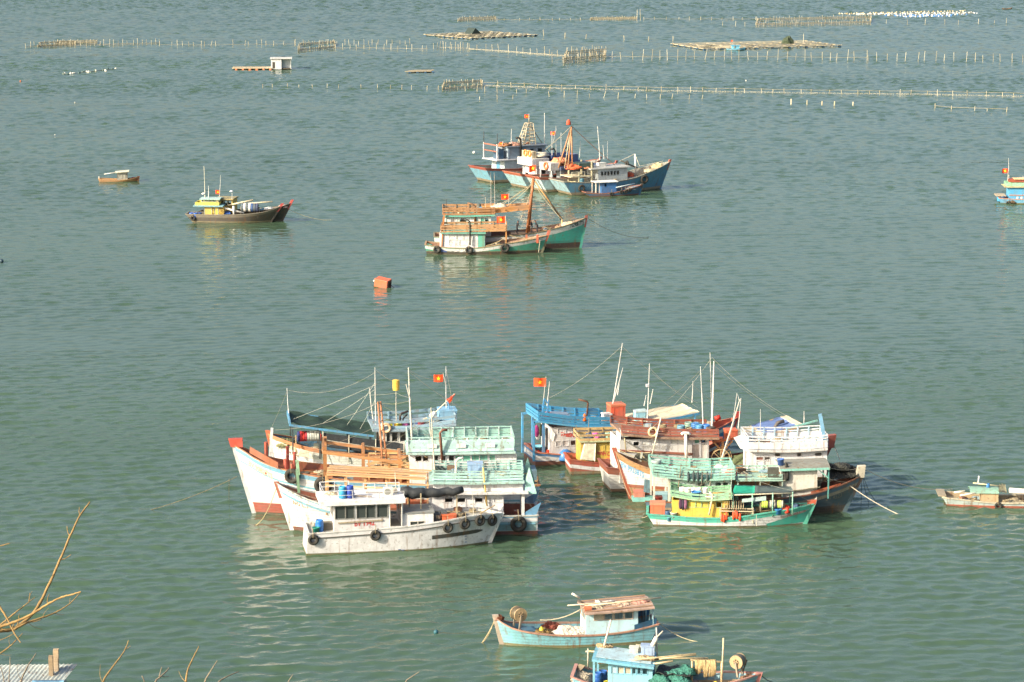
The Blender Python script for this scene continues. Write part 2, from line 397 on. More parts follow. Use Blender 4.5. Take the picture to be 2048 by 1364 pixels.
# ------------------------------------------------------------------ boat builder
# Local frame of a boat: x from the stern waterline towards the bow, z up, y to port.
# "n" is the distance from the centre line towards the camera-facing side (y = s * n).
DARK = '#2a2a28'
class Boat:
    def __init__(b, name, label, cat, stern, stem=None, W=4.0, wt=0.86, heading=None, L=None, roll=0.0, group=None):
        b.W, b.wt, b.short = W, wt, label
        corner = water_at(*stern)
        if stem is not None:
            bow = water_at(*stem); c = corner.copy()
            for _ in range(5):
                d = (bow - c).normalized(); b.s = -1 if d.x > 0 else 1
                nv = Vector((-d.y, d.x, 0)) * b.s
                c = corner - nv * (W * wt * 0.45)
            b.L = (bow - c).length
        else:
            d = Vector((math.cos(R(heading)), math.sin(R(heading)), 0)); b.s = -1 if d.x > 0 else 1
            c = corner - Vector((-d.y, d.x, 0)) * b.s * (W * wt * 0.45); b.L = L
        b.rz = math.atan2(d.y, d.x); b.o = c
        b.root = empty(name, c, b.rz, label, cat, group)
        b.root.rotation_euler = (R(roll), 0, b.rz)
        b.M = Matrix.Translation(c) @ Matrix.Rotation(b.rz, 4, 'Z') @ Matrix.Rotation(R(roll), 4, 'X')
        b.Mi = b.M.inverted()
    def at(b, u, v, n=0.0):
        """local (x, z) of the photo point (u, v) on the vertical plane n metres to the near side"""
        o = b.Mi @ CAM; d = b.Mi.to_3x3() @ ray(u, v)
        t = (b.s * n - o.y) / d.y
        p = o + d * t
        return p.x, p.z
    def XZ(b, u, n, z):
        lo, hi = -15.0, 45.0; s = 1 if pix_u(b.wp((hi, b.s * n, z))) > pix_u(b.wp((lo, b.s * n, z))) else -1
        for _ in range(30):
            m = (lo + hi) / 2
            if (pix_u(b.wp((m, b.s * n, z))) - u) * s < 0: lo = m
            else: hi = m
        return lo
    def X(b, u, v, n=0.0): return b.at(u, v, n)[0]
    def Z(b, u, v, n=0.0): return b.at(u, v, n)[1]
    def P(b, u, v, n=0.0):
        x, z = b.at(u, v, n); return Vector((x, b.s * n, z))
    def wp(b, p): return b.M @ Vector(p)
    # ---- hull
    def hbs(b, t):
        W2 = b.W / 2
        if t < 0.5: return W2 * (b.wt + (1 - b.wt) * math.sin(math.pi * t))
        q = (t - 0.5) / 0.5
        return max(0.05, W2 * (1 - q ** b.full) ** 0.85)
    def hbw(b, t):
        W2 = b.W / 2 * 0.88
        if t < 0.4: return W2 * (b.wt + (1 - b.wt) * math.sin(math.pi * t / 0.8))
        q = (t - 0.4) / 0.6
        return max(0.04, W2 * (1 - q ** (b.full * 0.8)) ** 1.0)
    def sh(b, t): return interp(b.sheer, b.xst + t * (b.xbt - b.xst))
    def pt(b, t, z):
        sh = b.sh(t); k = max(0.0, min(1.15, (z + 0.5) / (sh + 0.5)))
        xw = t * b.L - 0.0; xs = b.xst + t * (b.xbt - b.xst)
        xb = xw + (xw - xs) * 0.5 / (sh) * 0.6
        x = xb + (xs - xb) * k
        e = 1.0 + 0.9 * max(0, t - 0.5)
        return x, b.hbw(t) + (b.hbs(t) - b.hbw(t)) * k ** e
    def surf(b, x, z):
        lo, hi = 0.0, 1.0
        for _ in range(24):
            m = (lo + hi) / 2
            if b.pt(m, z)[0] < x: lo = m
            else: hi = m
        return b.pt(lo, z)[1]
    def hull(b, stem_top, stern_top, sheer, bands, full=2.3, deck=0.55, cap='#8a5a3a', rub=None, stem_col=None, deckcol='#9a7a58', capw=0.14, stem_rise=0.25, inner=None, plank=0.11, stem_full=False):
        b.full = full; main = bands[min(1, len(bands) - 1)][1][0]
        if bands[0][0][0] == 's' or bands[0][0][1] > .13: bands = [(('a', .1), ('#53513a', .7))] + list(bands)   # wet, weedy waterline
        b.xbt, zb = b.at(*stem_top, 0.0)
        b.xst, zs = b.at(*stern_top, b.W / 2 * b.wt)
        pts = [(b.xst, zs)]
        for (u, v) in sheer:
            n = b.W / 2
            for _ in range(4):
                x, z = b.at(u, v, n); t = (x - b.xst) / (b.xbt - b.xst); n = b.hbs(max(0, min(1, t)))
            pts.append((x, z))
        pts.append((b.xbt, zb)); pts.sort()
        b.sheer = pts; b.deckh = deck
        N = 26; ts = [1 - (1 - i / N) ** 1.25 for i in range(N + 1)]
        rows = [('a', -0.5)] + [k for k, _ in bands]
        def zrow(r, t):
            sh = b.sh(t)
            return min(r[1], sh - 0.05) if r[0] == 'a' else sh - r[1]
        g = G()
        for r in range(len(rows) - 1):
            g.cur = r
            sub = 2
            for side in (1, -1):
                grid = []
                for t in ts:
                    col = []
                    for k in range(sub + 1):
                        z = zrow(rows[r], t) + (zrow(rows[r + 1], t) - zrow(rows[r], t)) * k / sub
                        x, y = b.pt(t, z); col.append((x, side * y, z))
                    grid.append(col)
                g.sheet(grid)
            a0, a1 = zrow(rows[r], 0), zrow(rows[r + 1], 0)
            (x0, y0), (x1, y1) = b.pt(0, a0), b.pt(0, a1)
            g.add([(x0, -y0, a0), (x0, y0, a0), (x1, y1, a1), (x1, -y1, a1)], [(0, 1, 2, 3)])
        mats = [paint(c, w, 0.5, plank) for _, (c, w) in bands]
        b.hull_ob = g.build('hull', mats, b.root, True)
        # inside of the bulwark
        g = G(); inc = inner or cap
        for side in (1, -1):
            grid = []
            for t in ts:
                col = []
                for k in range(4):
                    z = b.sh(t) - deck * k / 3; x, y = b.pt(t, z); col.append((min(x, b.pt(1, z)[0] - .25), side * max(0.02, y - 0.09), z))
                grid.append(col)
            g.sheet(grid)
        (x, y), (x2, y2) = b.pt(0, b.sh(0)), b.pt(0, b.sh(0) - deck); g.add([(x + .09, -y, b.sh(0)), (x + .09, y, b.sh(0)), (x2 + .09, y2, b.sh(0) - deck), (x2 + .09, -y2, b.sh(0) - deck)], [(0, 1, 2, 3)])
        g.build('bulwark_lining', paint(inc, 0.5), b.root)
        # deck
        g = G(); grid = []
        for t in ts:
            x, y = b.pt(t, b.sh(t) - deck); y = max(0.02, y - 0.08); x = min(x, b.pt(1, b.sh(t) - deck)[0] - .2)
            grid.append([(x, -y, b.sh(t) - deck), (x, 0, b.sh(t) - deck + 0.05), (x, y, b.sh(t) - deck)])
        g.sheet(grid); g.build('deck', wood(deckcol), b.root)
        # cap rails, rub rails
        for side in (1, -1):
            g = G(); ps = []; ss = []
            for t in ts:
                x, y = b.pt(t, b.sh(t)); ps.append((x, side * max(0.0, y - 0.10), b.sh(t) - 0.01)); ss.append((0, side, 0))
            g.sweep(ps, capw, 0.09, ss); g.build('cap_rail', paint(cap, 0.45), b.root)
            for (d, hh, c) in (rub or []):
                g = G(); ps = []; ss = []
                for t in ts[:-1]:
                    z = b.sh(t) - d; x, y = b.pt(t, z); ps.append((x, side * (y - 0.02), z)); ss.append((0, side, 0))
                g.sweep(ps, 0.09, hh, ss); g.build('rub_rail', paint(c, 0.5), b.root)
        x, y = b.pt(0, b.sh(0)); g = G(); g.box(x - 0.08, x + 0.12, -y - 0.02, y + 0.02, b.sh(0), b.sh(0) + 0.095); g.build('cap_rail', paint(cap, 0.45), b.root)
        # stem post
        xw, _ = b.pt(1, -0.4); xt, _ = b.pt(1, zb); dx = (xt - xw) / (zb + 0.4)
        e = stem_rise; f = 0.0 if stem_full else 0.72
        def ring(z):
            q = (z + .4) / (zb + .4); x = xw + dx * (z + .4); w0, w1 = .09 + .03 * q, .07 + .03 * q
            return [(x - .2 - .05 * q, -w0, z), (x + .13, -w1, z), (x + .13, w1, z), (x - .2 - .05 * q, w0, z)]
        zm = -.4 + (zb + .4) * f
        if f > 0:
            g = G(); g.hexa(ring(-.4) + ring(zm)); g.build('stem_post', paint(main, 0.4), b.root)
        g = G(); g.hexa(ring(zm + .002) + ring(zb + e)); g.build('stem_head' if f > 0 else 'stem_post', paint(stem_col or cap, 0.4), b.root)
        return b
    def dk(b, x):                                   # deck height at x
        t = (x - b.xst) / (b.xbt - b.xst); return b.sh(max(0, min(1, t))) - b.deckh
    def hb(b, x):
        t = (x - b.xst) / (b.xbt - b.xst); return b.hbs(max(0, min(1, t)))
    # ---- painted name on the near side of the bow or on a wall
    def lettering(b, txt, u0, u1, v_mid0, v_mid1, col, on_hull=True, n=None, wear=0.15, height=None, shear=0.0, bold=0.012):
        """centre line from photo point (u0, v_mid0) to (u1, v_mid1)"""
        if on_hull:
            def loc(u, v):
                nn = b.W / 2
                for _ in range(6):
                    x, z = b.at(u, v, nn); nn = b.surf(x, z)
                return x, z
            (xa, za), (xb, zb_) = loc(u0, v_mid0), loc(u1, v_mid1)
        else:
            (xa, za), (xb, zb_) = b.at(u0, v_mid0, n), b.at(u1, v_mid1, n)
        vs, fs = text_mesh(txt, 1.0, shear, bold)
        w = max(v[0] for v in vs) - min(v[0] for v in vs); hh = max(v[1] for v in vs) - min(v[1] for v in vs)
        sx = abs(math.hypot(xb - xa, zb_ - za)) / w; sy = (height / hh) if height else sx
        x0 = min(v[0] for v in vs); g = G(); out = []
        for v in vs:
            f = (v[0] - x0) / w
            z = za + (zb_ - za) * f + v[1] * sy; x = xa + (xb - xa) * f
            y = (b.surf(x, z) if on_hull else n) + 0.015
            out.append((x, b.s * y, z))
        g.add(out, fs)
        return g.build('lettering', paint(col, wear), b.hull_ob if on_hull else b.root)
    # ---- generic parts
    def part(b, name, g, mat, parent=None, smooth=False, label=None):
        return g.build(name, mat, parent or b.root, smooth, label)
    def line(b, name, p, q, r, col='#d8d6cc', r1=None, n=6):
        g = G(); g.tube([p, q], r, n, r1); return g.build(name, plain('line_' + col.strip('#'), col), b.root)
    def whip(b, u0, v0, u1, v1, n=0.0, r=0.05, col='#dcdad2', name='antenna'):
        p = b.P(u0, v0, n); q = b.P(u1, v1, n)
        g = G(); g.tube([p, p.lerp(q, 0.5) + Vector((0.02, 0.02, 0)), q], r, 6, r * 0.5)
        return g.build(name, paint(col, 0.15), b.root)
    def wall(b, A, B, z0, z1, col, holes=(), th=0.08, fr=None, wear=0.35, name='wall', batten=0.0, plank=0.0, zb=None):
        """upright wall from A=(x,y) to B=(x,y); holes: (s0, s1, za, zb, fill) fill g glass, o open, s:#col shutter"""
        A = Vector((A[0], A[1], 0)); B = Vector((B[0], B[1], 0)); d = (B - A); Ln = d.length; d.normalize()
        nrm = Vector((d.y, -d.x, 0))
        mid = (A + B) / 2
        if nrm.dot(mid - Vector((b.wallc[0], b.wallc[1], 0))) < 0: nrm = -nrm
        g = G()
        def slab(s0, s1, za, zc, o0=0.0, o1=None, gg=None):
            o1 = -th if o1 is None else o1
            p = A + d * s0; q = A + d * s1
            (gg or g).hexa([p + nrm * o1 + Vector((0, 0, za)), q + nrm * o1 + Vector((0, 0, za)), q + nrm * o0 + Vector((0, 0, za)), p + nrm * o0 + Vector((0, 0, za)),
                            p + nrm * o1 + Vector((0, 0, zc)), q + nrm * o1 + Vector((0, 0, zc)), q + nrm * o0 + Vector((0, 0, zc)), p + nrm * o0 + Vector((0, 0, zc))])
        rows = {}
        for h in holes: rows.setdefault((round(h[2], 3), round(h[3], 3)), []).append(h)
        z = z0
        for (za, zc) in sorted(rows):
            if za > z: slab(0, Ln, z, za)
            s = 0.0
            for h in sorted(rows[(za, zc)]):
                if h[0] > s: slab(s, h[0], za, zc)
                s = h[1]
            if s < Ln: slab(s, Ln, za, zc)
            z = zc
        if z < z1: slab(0, Ln, z, z1)
        w = b.part(name, g, paint(col, wear, 0.55, plank))
        for h in holes:
            s0, s1, za, zc, fill = h
            if fill != 'n':
                f = G(); t = 0.045
                slab(s0 - t, s0, za - t, zc + t, 0.03, -0.02, f); slab(s1, s1 + t, za - t, zc + t, 0.03, -0.02, f)
                slab(s0, s1, za - t, za, 0.03, -0.02, f); slab(s0, s1, zc, zc + t, 0.03, -0.02, f)
                door = (zc - za) > 1.2
                fo = b.part('door_frame' if door else 'window_frame', f, paint(fr or col, wear))
            else: fo = b.root
            if fill == 'g':
                f = G(); slab(s0, s1, za, zc, -0.03, -0.045, f); b.part('pane', f, glassy(), fo)
            elif fill.startswith('s:'):
                f = G(); slab(s0, s1, za, zc, -0.02, -0.05, f); b.part('shutter' if (zc - za) < 1.2 else 'door', f, paint(fill[2:], 0.4), fo)
        if batten:
            k = max(1, int(Ln / batten))
            for i in range(k + 1):
                s = min(Ln - 0.05, Ln * i / k)
                if any(h[0] - 0.05 < s < h[1] + 0.05 for h in holes): continue
                f = G(); slab(s, s + 0.07, z0, z1 - 0.01, 0.035, 0.002, f); b.part('batten', f, paint(fr or col, wear))
        return w
    def cabin(b, x0, x1, w, z0, z1, col, near=(), far=None, front=(), back=(), fr=None, wear=0.35, batten=0.0, plank=0.0, th=0.08, skip='', c=0.0):
        """four walls; near/far holes measured in x (boat frame), front/back in y from -w/2"""
        b.wallc = ((x0 + x1) / 2, c)
        y = w / 2; s = b.s
        def conv(hs): return [(max(0.03, min(h[0], h[1]) - x0), min(x1 - x0 - 0.03, max(h[0], h[1]) - x0), h[2], h[3], h[4]) for h in hs]
        if 'n' not in skip: b.wall((x0, s * y + c), (x1, s * y + c), z0, z1, col, conv(near), th, fr, wear, 'cabin_wall', batten, plank)
        if 'f' not in skip: b.wall((x0, -s * y + c), (x1, -s * y + c), z0, z1, col, conv(near if far is None else far), th, fr, wear, 'cabin_wall', 0, plank)
        cv = lambda hs: [(h[0] + y - th, h[1] + y - th, h[2], h[3], h[4]) for h in hs]
        if 'b' not in skip: b.wall((x0, -y + th + c), (x0, y - th + c), z0, z1, col, cv(back), th, fr, wear, 'cabin_wall', 0, plank)
        if 'F' not in skip: b.wall((x1, -y + th + c), (x1, y - th + c), z0, z1, col, cv(front), th, fr, wear, 'cabin_wall', 0, plank)
    def roof(b, pts, w, th, col, name='roof', camber=0.06, mat=None, wear=0.4, c=0.0, nd=9):
        """slab swept along (x, z) of its underside"""
        x0, x1 = pts[0][0], pts[-1][0]; g = G(); grid = []
        ps = sorted(pts)
        for i in range(nd):
            x = ps[0][0] + (ps[-1][0] - ps[0][0]) * i / (nd - 1); z = interp(ps, x)
            grid.append([(x, c + w * (k / 4 - 0.5), z + th + camber * (1 - (k / 2 - 1) ** 2)) for k in range(5)])
        g.sheet(grid, th)
        return b.part(name, g, mat or paint(col, wear))
    def rail(b, pts, n, h, boards, col, every=1.2, post=0.07, bt=0.04, flare=0.0, postcol=None, wear=0.35, both=True, ends='', capc=None):
        """railing standing on the line (x, z) at n to the near side: boards (z0, z1) and posts, each its own mesh"""
        ps = sorted(pts); xs = [ps[0][0] + (ps[-1][0] - ps[0][0]) * i / 8 for i in range(9)]
        for sd in ((1, -1) if both else (1,)):
            yy = b.s * sd
            for (za, zc) in boards:
                j0, j1 = random.uniform(-.022, .022), random.uniform(-.022, .022); za, zc = za + j0, zc + j1 * .5 + j0 * .5
                g = G(); pp = [(x, yy * (n + flare * za / h), interp(ps, x) + za) for x in xs]
                sdv = [(0, yy, 0)] * len(xs)
                if flare:
                    vs = []; fs = []
                    for x in xs:
                        z = interp(ps, x) + random.uniform(-.014, .014)
                        vs += [(x, yy * (n + flare * za / h), z + za), (x, yy * (n + flare * za / h + bt), z + za), (x, yy * (n + flare * zc / h + bt), z + zc), (x, yy * (n + flare * zc / h), z + zc)]
                    for i in range(len(xs) - 1):
                        for j in range(4): fs.append((4*i+j, 4*i+(j+1) % 4, 4*i+4+(j+1) % 4, 4*i+4+j))
                    fs += [(3, 2, 1, 0), tuple(4 * (len(xs) - 1) + j for j in range(4))]
                    g.add(vs, fs)
                else: g.sweep(pp, bt, zc - za, sdv)
                b.part('rail_board', g, paint(col, wear))
            k = max(1, round((ps[-1][0] - ps[0][0]) / every))
            for i in range(k + 1):
                x = ps[0][0] + (ps[-1][0] - ps[0][0]) * i / k; z = interp(ps, x)
                g = G(); g.bar((x, yy * (n - post / 2 - 0.003), z), (x + random.uniform(-.05, .05), yy * (n + flare - post / 2 - 0.003), z + h - random.uniform(.004, .03)), post); b.part('rail_post', g, paint(postcol or col, wear))
        for e in ends:
            x = ps[0][0] if e == 'b' else ps[-1][0]; z = interp(ps, x)
            for (za, zc) in boards:
                g = G(); g.box(x - bt, x, -n + 0.09, n - 0.09, z + za + 0.003, z + zc - 0.003); b.part('rail_board', g, paint(col, wear))
    def post(b, x, n, z0, z1, w, col, name='post'):
        g = G(); g.box(x - w / 2, x + w / 2, b.s * n - w / 2, b.s * n + w / 2, z0, z1); return b.part(name, g, paint(col, 0.35))
    def beam(b, p, q, w, col, h=None, name='beam', mat=None):
        g = G(); g.bar(p, q, w, h); return b.part(name, g, mat or paint(col, 0.4))
    def pipe(b, pts, r, col, name='exhaust_pipe'):
        g = G(); g.tube(pts, r, 8); return b.part(name, g, plain('pipe_' + col.strip('#'), col, 0.6), smooth=True)
    # ---- loose things aboard (top-level)
    def drop(b, name, g, mat, pos, label, cat, group=None, smooth=True, rot=None):
        me = g.mesh(name, mat, smooth); ob = bpy.data.objects.new(name, me); COL.objects.link(ob)
        ob.matrix_world = b.M @ Matrix.Translation(pos) @ (rot or Matrix.Identity(4))
        return tag(ob, label, cat, group)
    def tyre(b, u, v, Rr, label, n=None):
        n0 = b.W / 2
        for _ in range(6):
            x, z = b.at(u, v, n0 + 0.16); n0 = b.surf(x, z) if n is None else n
        g = G(); r = Rr * 0.3; g.torus(Rr - r, r, 20, 8, axis='y', flat=1.1)
        x2 = b.surf(x + 0.3, z); x1 = b.surf(x - 0.3, z); yaw = math.atan2(x2 - x1, 0.6) * b.s if n is None else 0
        o = b.drop('tyre_fender', g, plain('tyre_rubber', '#35342f', 0.85, 0, 0.35, 6.0, 0.02), (x, b.s * (n0 + r * 1.15), z), label, 'tyre', 'tyre fenders hung along the hulls', True, Matrix.Rotation(yaw, 4, 'Z') @ Matrix.Rotation(R(random.uniform(-8, 8)), 4, 'Y'))
        sg = -b.s
        g = G(); g.tube([(-.03, sg * r * .9, Rr * .55), (-.02, -sg * r * 1.2, Rr * .5), (0, -sg * r * .6, Rr + .05), (.03, sg * r * 1.6, Rr + .42)], 0.028, 5)
        g.build('rope', plain('old_rope', '#8a7d62', 0.9), o)
        return o
    def drum(b, u, v_base, n, r, h, col, label, barrel=True, z=None, group='plastic drums and buckets aboard the boats', lid=None):
        x, zz = b.at(u, v_base, n)
        if z is None: z = zz
        else: x = b.XZ(u, n, z)
        g = G()
        if barrel: prof = [(r * .82, 0), (r * .96, h * .1), (r, h * .3), (r * .955, h * .33), (r, h * .36), (r, h * .64), (r * .955, h * .67), (r, h * .7), (r * .96, h * .9), (r * .84, h * .97), (r * .8, h * .97), (r * .78, h * .93)]
        else: prof = [(r * .82, 0), (r * .97, h * .86), (r * 1.05, h * .87), (r * 1.05, h), (r * .96, h), (r * .9, h * .6), (r * .8, h * .55)]
        g.lathe(prof, 14)
        return b.drop('drum' if barrel else 'bucket', g, plain('plastic_' + col.strip('#'), col, 0.45, 0, 0.15), (x, b.s * n, z), label, 'drum' if barrel else 'bucket', group)
    def crate(b, u, v_base, n, lx, ly, lz, col, label, name='fish_box', cat='box', rz=0.0, lidcol=None, group=None, z=None):
        x, zz = b.at(u, v_base, n)
        if z is None: z = zz
        else: x = b.XZ(u, n, z)
        root = empty(name, b.M @ Vector((x, b.s * n, z)), b.rz + rz, label, cat, group)
        g = G(); g.box(-lx/2, lx/2, -ly/2, ly/2, 0, lz * .86)
        for k in (-1, 1): g.box(k * lx * .3 - .03, k * lx * .3 + .03, -ly/2 - .02, ly/2 + .02, 0.02, lz * .84)
        g.build('box_body', paint(col, 0.25), root)
        g = G(); g.box(-lx/2 - .04, lx/2 + .04, -ly/2 - .04, ly/2 + .04, lz * .863, lz); g.build('lid', paint(lidcol or col, 0.25), root)
        return root
    def pile(b, u, v, n, rx, ry, rz_, col, label, name='net_pile', cat='net', seed=1, amp=0.35, mat=None, z=None, kind=None):
        x, zz = b.at(u, v, n)
        if z is None: z = zz
        else: x = b.XZ(u, n, z)
        g = G(); g.blob((0, 0, 0), rx, ry, rz_, seed, amp, 22, 12, 2.2)
        o = b.drop(name, g, mat or netmat(col), (x, b.s * n, z), label, cat)
        return o
    def reel(b, x, n, z, r, w, cols, label, axis='x', flange='#b9a27c', name='line_reel'):
        """drum of line between flanges on a stand; cols are the bands of line"""
        root = empty(name, b.M @ Vector((x, b.s * n, z)), b.rz, label, 'reel')
        k = len(cols)
        for i, c in enumerate(cols):
            a0 = -w/2 + w * i / k; a1 = a0 + w / k * 0.82
            g = G(); g.lathe([(r * .55, a0), (r, a0), (r, a1), (r * .55, a1)], 16, (0, 0, 0), axis); g.build('line_coil', plain('coil_' + c.strip('#'), c, 0.7), root)
        g = G(); g.lathe([(0.05, -w/2 - .15), (0.05, w/2 + .15)], 8, (0, 0, 0), axis); g.build('axle', plain('axle', '#6b6459'), root)
        for e in (-1, 1):
            c = (e * (w/2 + .1), 0, 0) if axis == 'x' else (0, e * (w/2 + .1), 0)
            g = G(); g.box(c[0] - .05, c[0] + .05, c[1] - .05, c[1] + .05, -max(0.2, z - b.dk(x)) + 0.0, 0.1); g.build('stand', wood(flange), root)
        return root
    def flag(b, u, v, n, wpx, hpx, label, pole=None, flip=-1, seed=0, pcol='#cfcabd', poler=0.035):
        """red flag with a yellow star: (u, v) is the upper hoist corner; pole = (u, v) of its foot"""
        p = b.P(u, v, n); sc = mpp(v + 120) if False else (b.wp(p) - CAM).dot(FWD) / FPX
        w, h = wpx * sc, hpx * sc
        root = empty('flag', b.wp(p), 0, label, 'flag', 'red flags with a yellow star')
        def cl(a, c):  # cloth point a along the fly, c down, 0..1
            wv = 0.16 * w * a
            return Vector((flip * a * w * 0.97, wv * math.sin(5.0 * a + seed + c * 0.8) + 0.05 * w * math.sin(9 * a + 2 * seed), -c * h - 0.06 * h * math.sin(4 * a + seed) * a - 0.05 * h * a))
        g = G(); g.sheet([[cl(i / 12, j / 6) for j in range(7)] for i in range(13)])
        cloth = g.build('cloth', plain('flag_red', '#e84c1c', 0.75, 0, 0.12), root, True)
        for sd in (1, -1):
            vs = [cl(0.5, 0.5)]; 
            for k in range(10):
                rr = 0.33 if k % 2 == 0 else 0.13; a = math.pi / 2 + k * math.pi / 5
                vs.append(cl(0.5 + rr * math.cos(a) * h / w, 0.5 - rr * math.sin(a)))
            vs = [q + Vector((0, 0.012 * sd, 0)) for q in vs]
            g = G(); g.add(vs, [(0, 1 + k, 1 + (k + 1) % 10) for k in range(10)]); g.build('star', plain('flag_star', '#f7d21c', 0.7, 0, 0.05), cloth)
        if pole:
            q = b.wp(b.P(*pole, n)) - b.wp(p); g = G(); g.tube([Vector((0, 0, 0.12)), q], poler * .7, 6, poler); g.build('pole', paint(pcol, 0.2), root)
        return root
    def mooring(b, p, q, r, label, sag=0.6, col='#a89a7c', n=14):
        """rope between two world points"""
        g = G(); P0, P1 = Vector(p), Vector(q)
        g.tube([P0.lerp(P1, i / n) - Vector((0, 0, sag * 4 * (i / n) * (1 - i / n))) for i in range(n + 1)], r * .65, 5)
        o = g.build('mooring_rope', plain('rope_' + col.strip('#'), col, 0.9)); return tag(o, label, 'rope', 'mooring ropes')
    def rope(b, p, q, r, sag=0.2, col='#b3a484', name='rigging_line', n=8):
        g = G(); P0, P1 = Vector(p), Vector(q)
        g.tube([P0.lerp(P1, i / n) - Vector((0, 0, sag * 4 * (i / n) * (1 - i / n))) for i in range(n + 1)], r, 5)
        return b.part(name, g, plain('rope_' + col.strip('#'), col, 0.9))
    def sheetpart(b, name, corners, th, mat, bumps=0.0, nu=10, nv=6, seed=0, top=False):
        """cloth or board through four local corners (a0, a1, b1, b0)"""
        a0, a1, b1, b0 = [Vector(c) for c in corners]; g = G(); grid = []
        for i in range(nu + 1):
            row = []
            for j in range(nv + 1):
                s, t = i / nu, j / nv
                p = a0.lerp(a1, s).lerp(b0.lerp(b1, s), t)
                if bumps: p = p + Vector((0, 0, bumps * mnoise.noise(Vector((s * 5 + seed, t * 4, seed))) - bumps * 0.8 * math.sin(math.pi * t) * abs(math.sin(math.pi * s * 3))))
                row.append(tuple(p))
            grid.append(row)
        g.sheet(grid, th)
        return b.part(name, g, mat, smooth=bool(bumps))
    def lifebuoy(b, u, v, n, r, col, label, face='n'):
        x, z = b.at(u, v, n); g = G(); g.torus(r * .78, r * .24, 20, 8, axis='y' if face == 'n' else 'x')
        return b.drop('life_ring', g, plain('ring_' + col.strip('#'), col, 0.6), (x, b.s * n, z), label, 'life ring', 'life rings on the boats')
# ================================================================== near-left raft of four boats
RUBBER = plain('tyre_rubber', '#35342f', 0.85, 0, 0.35, 6.0, 0.02)
TARP_BLK = plain('black_tarp', '#33373a', 0.7, 0, 0.3, 3.0, 0.04)
TARP_GRN = plain('green_shade_net', '#22392f', 0.85, 0, 0.3, 3.0, 0.05)
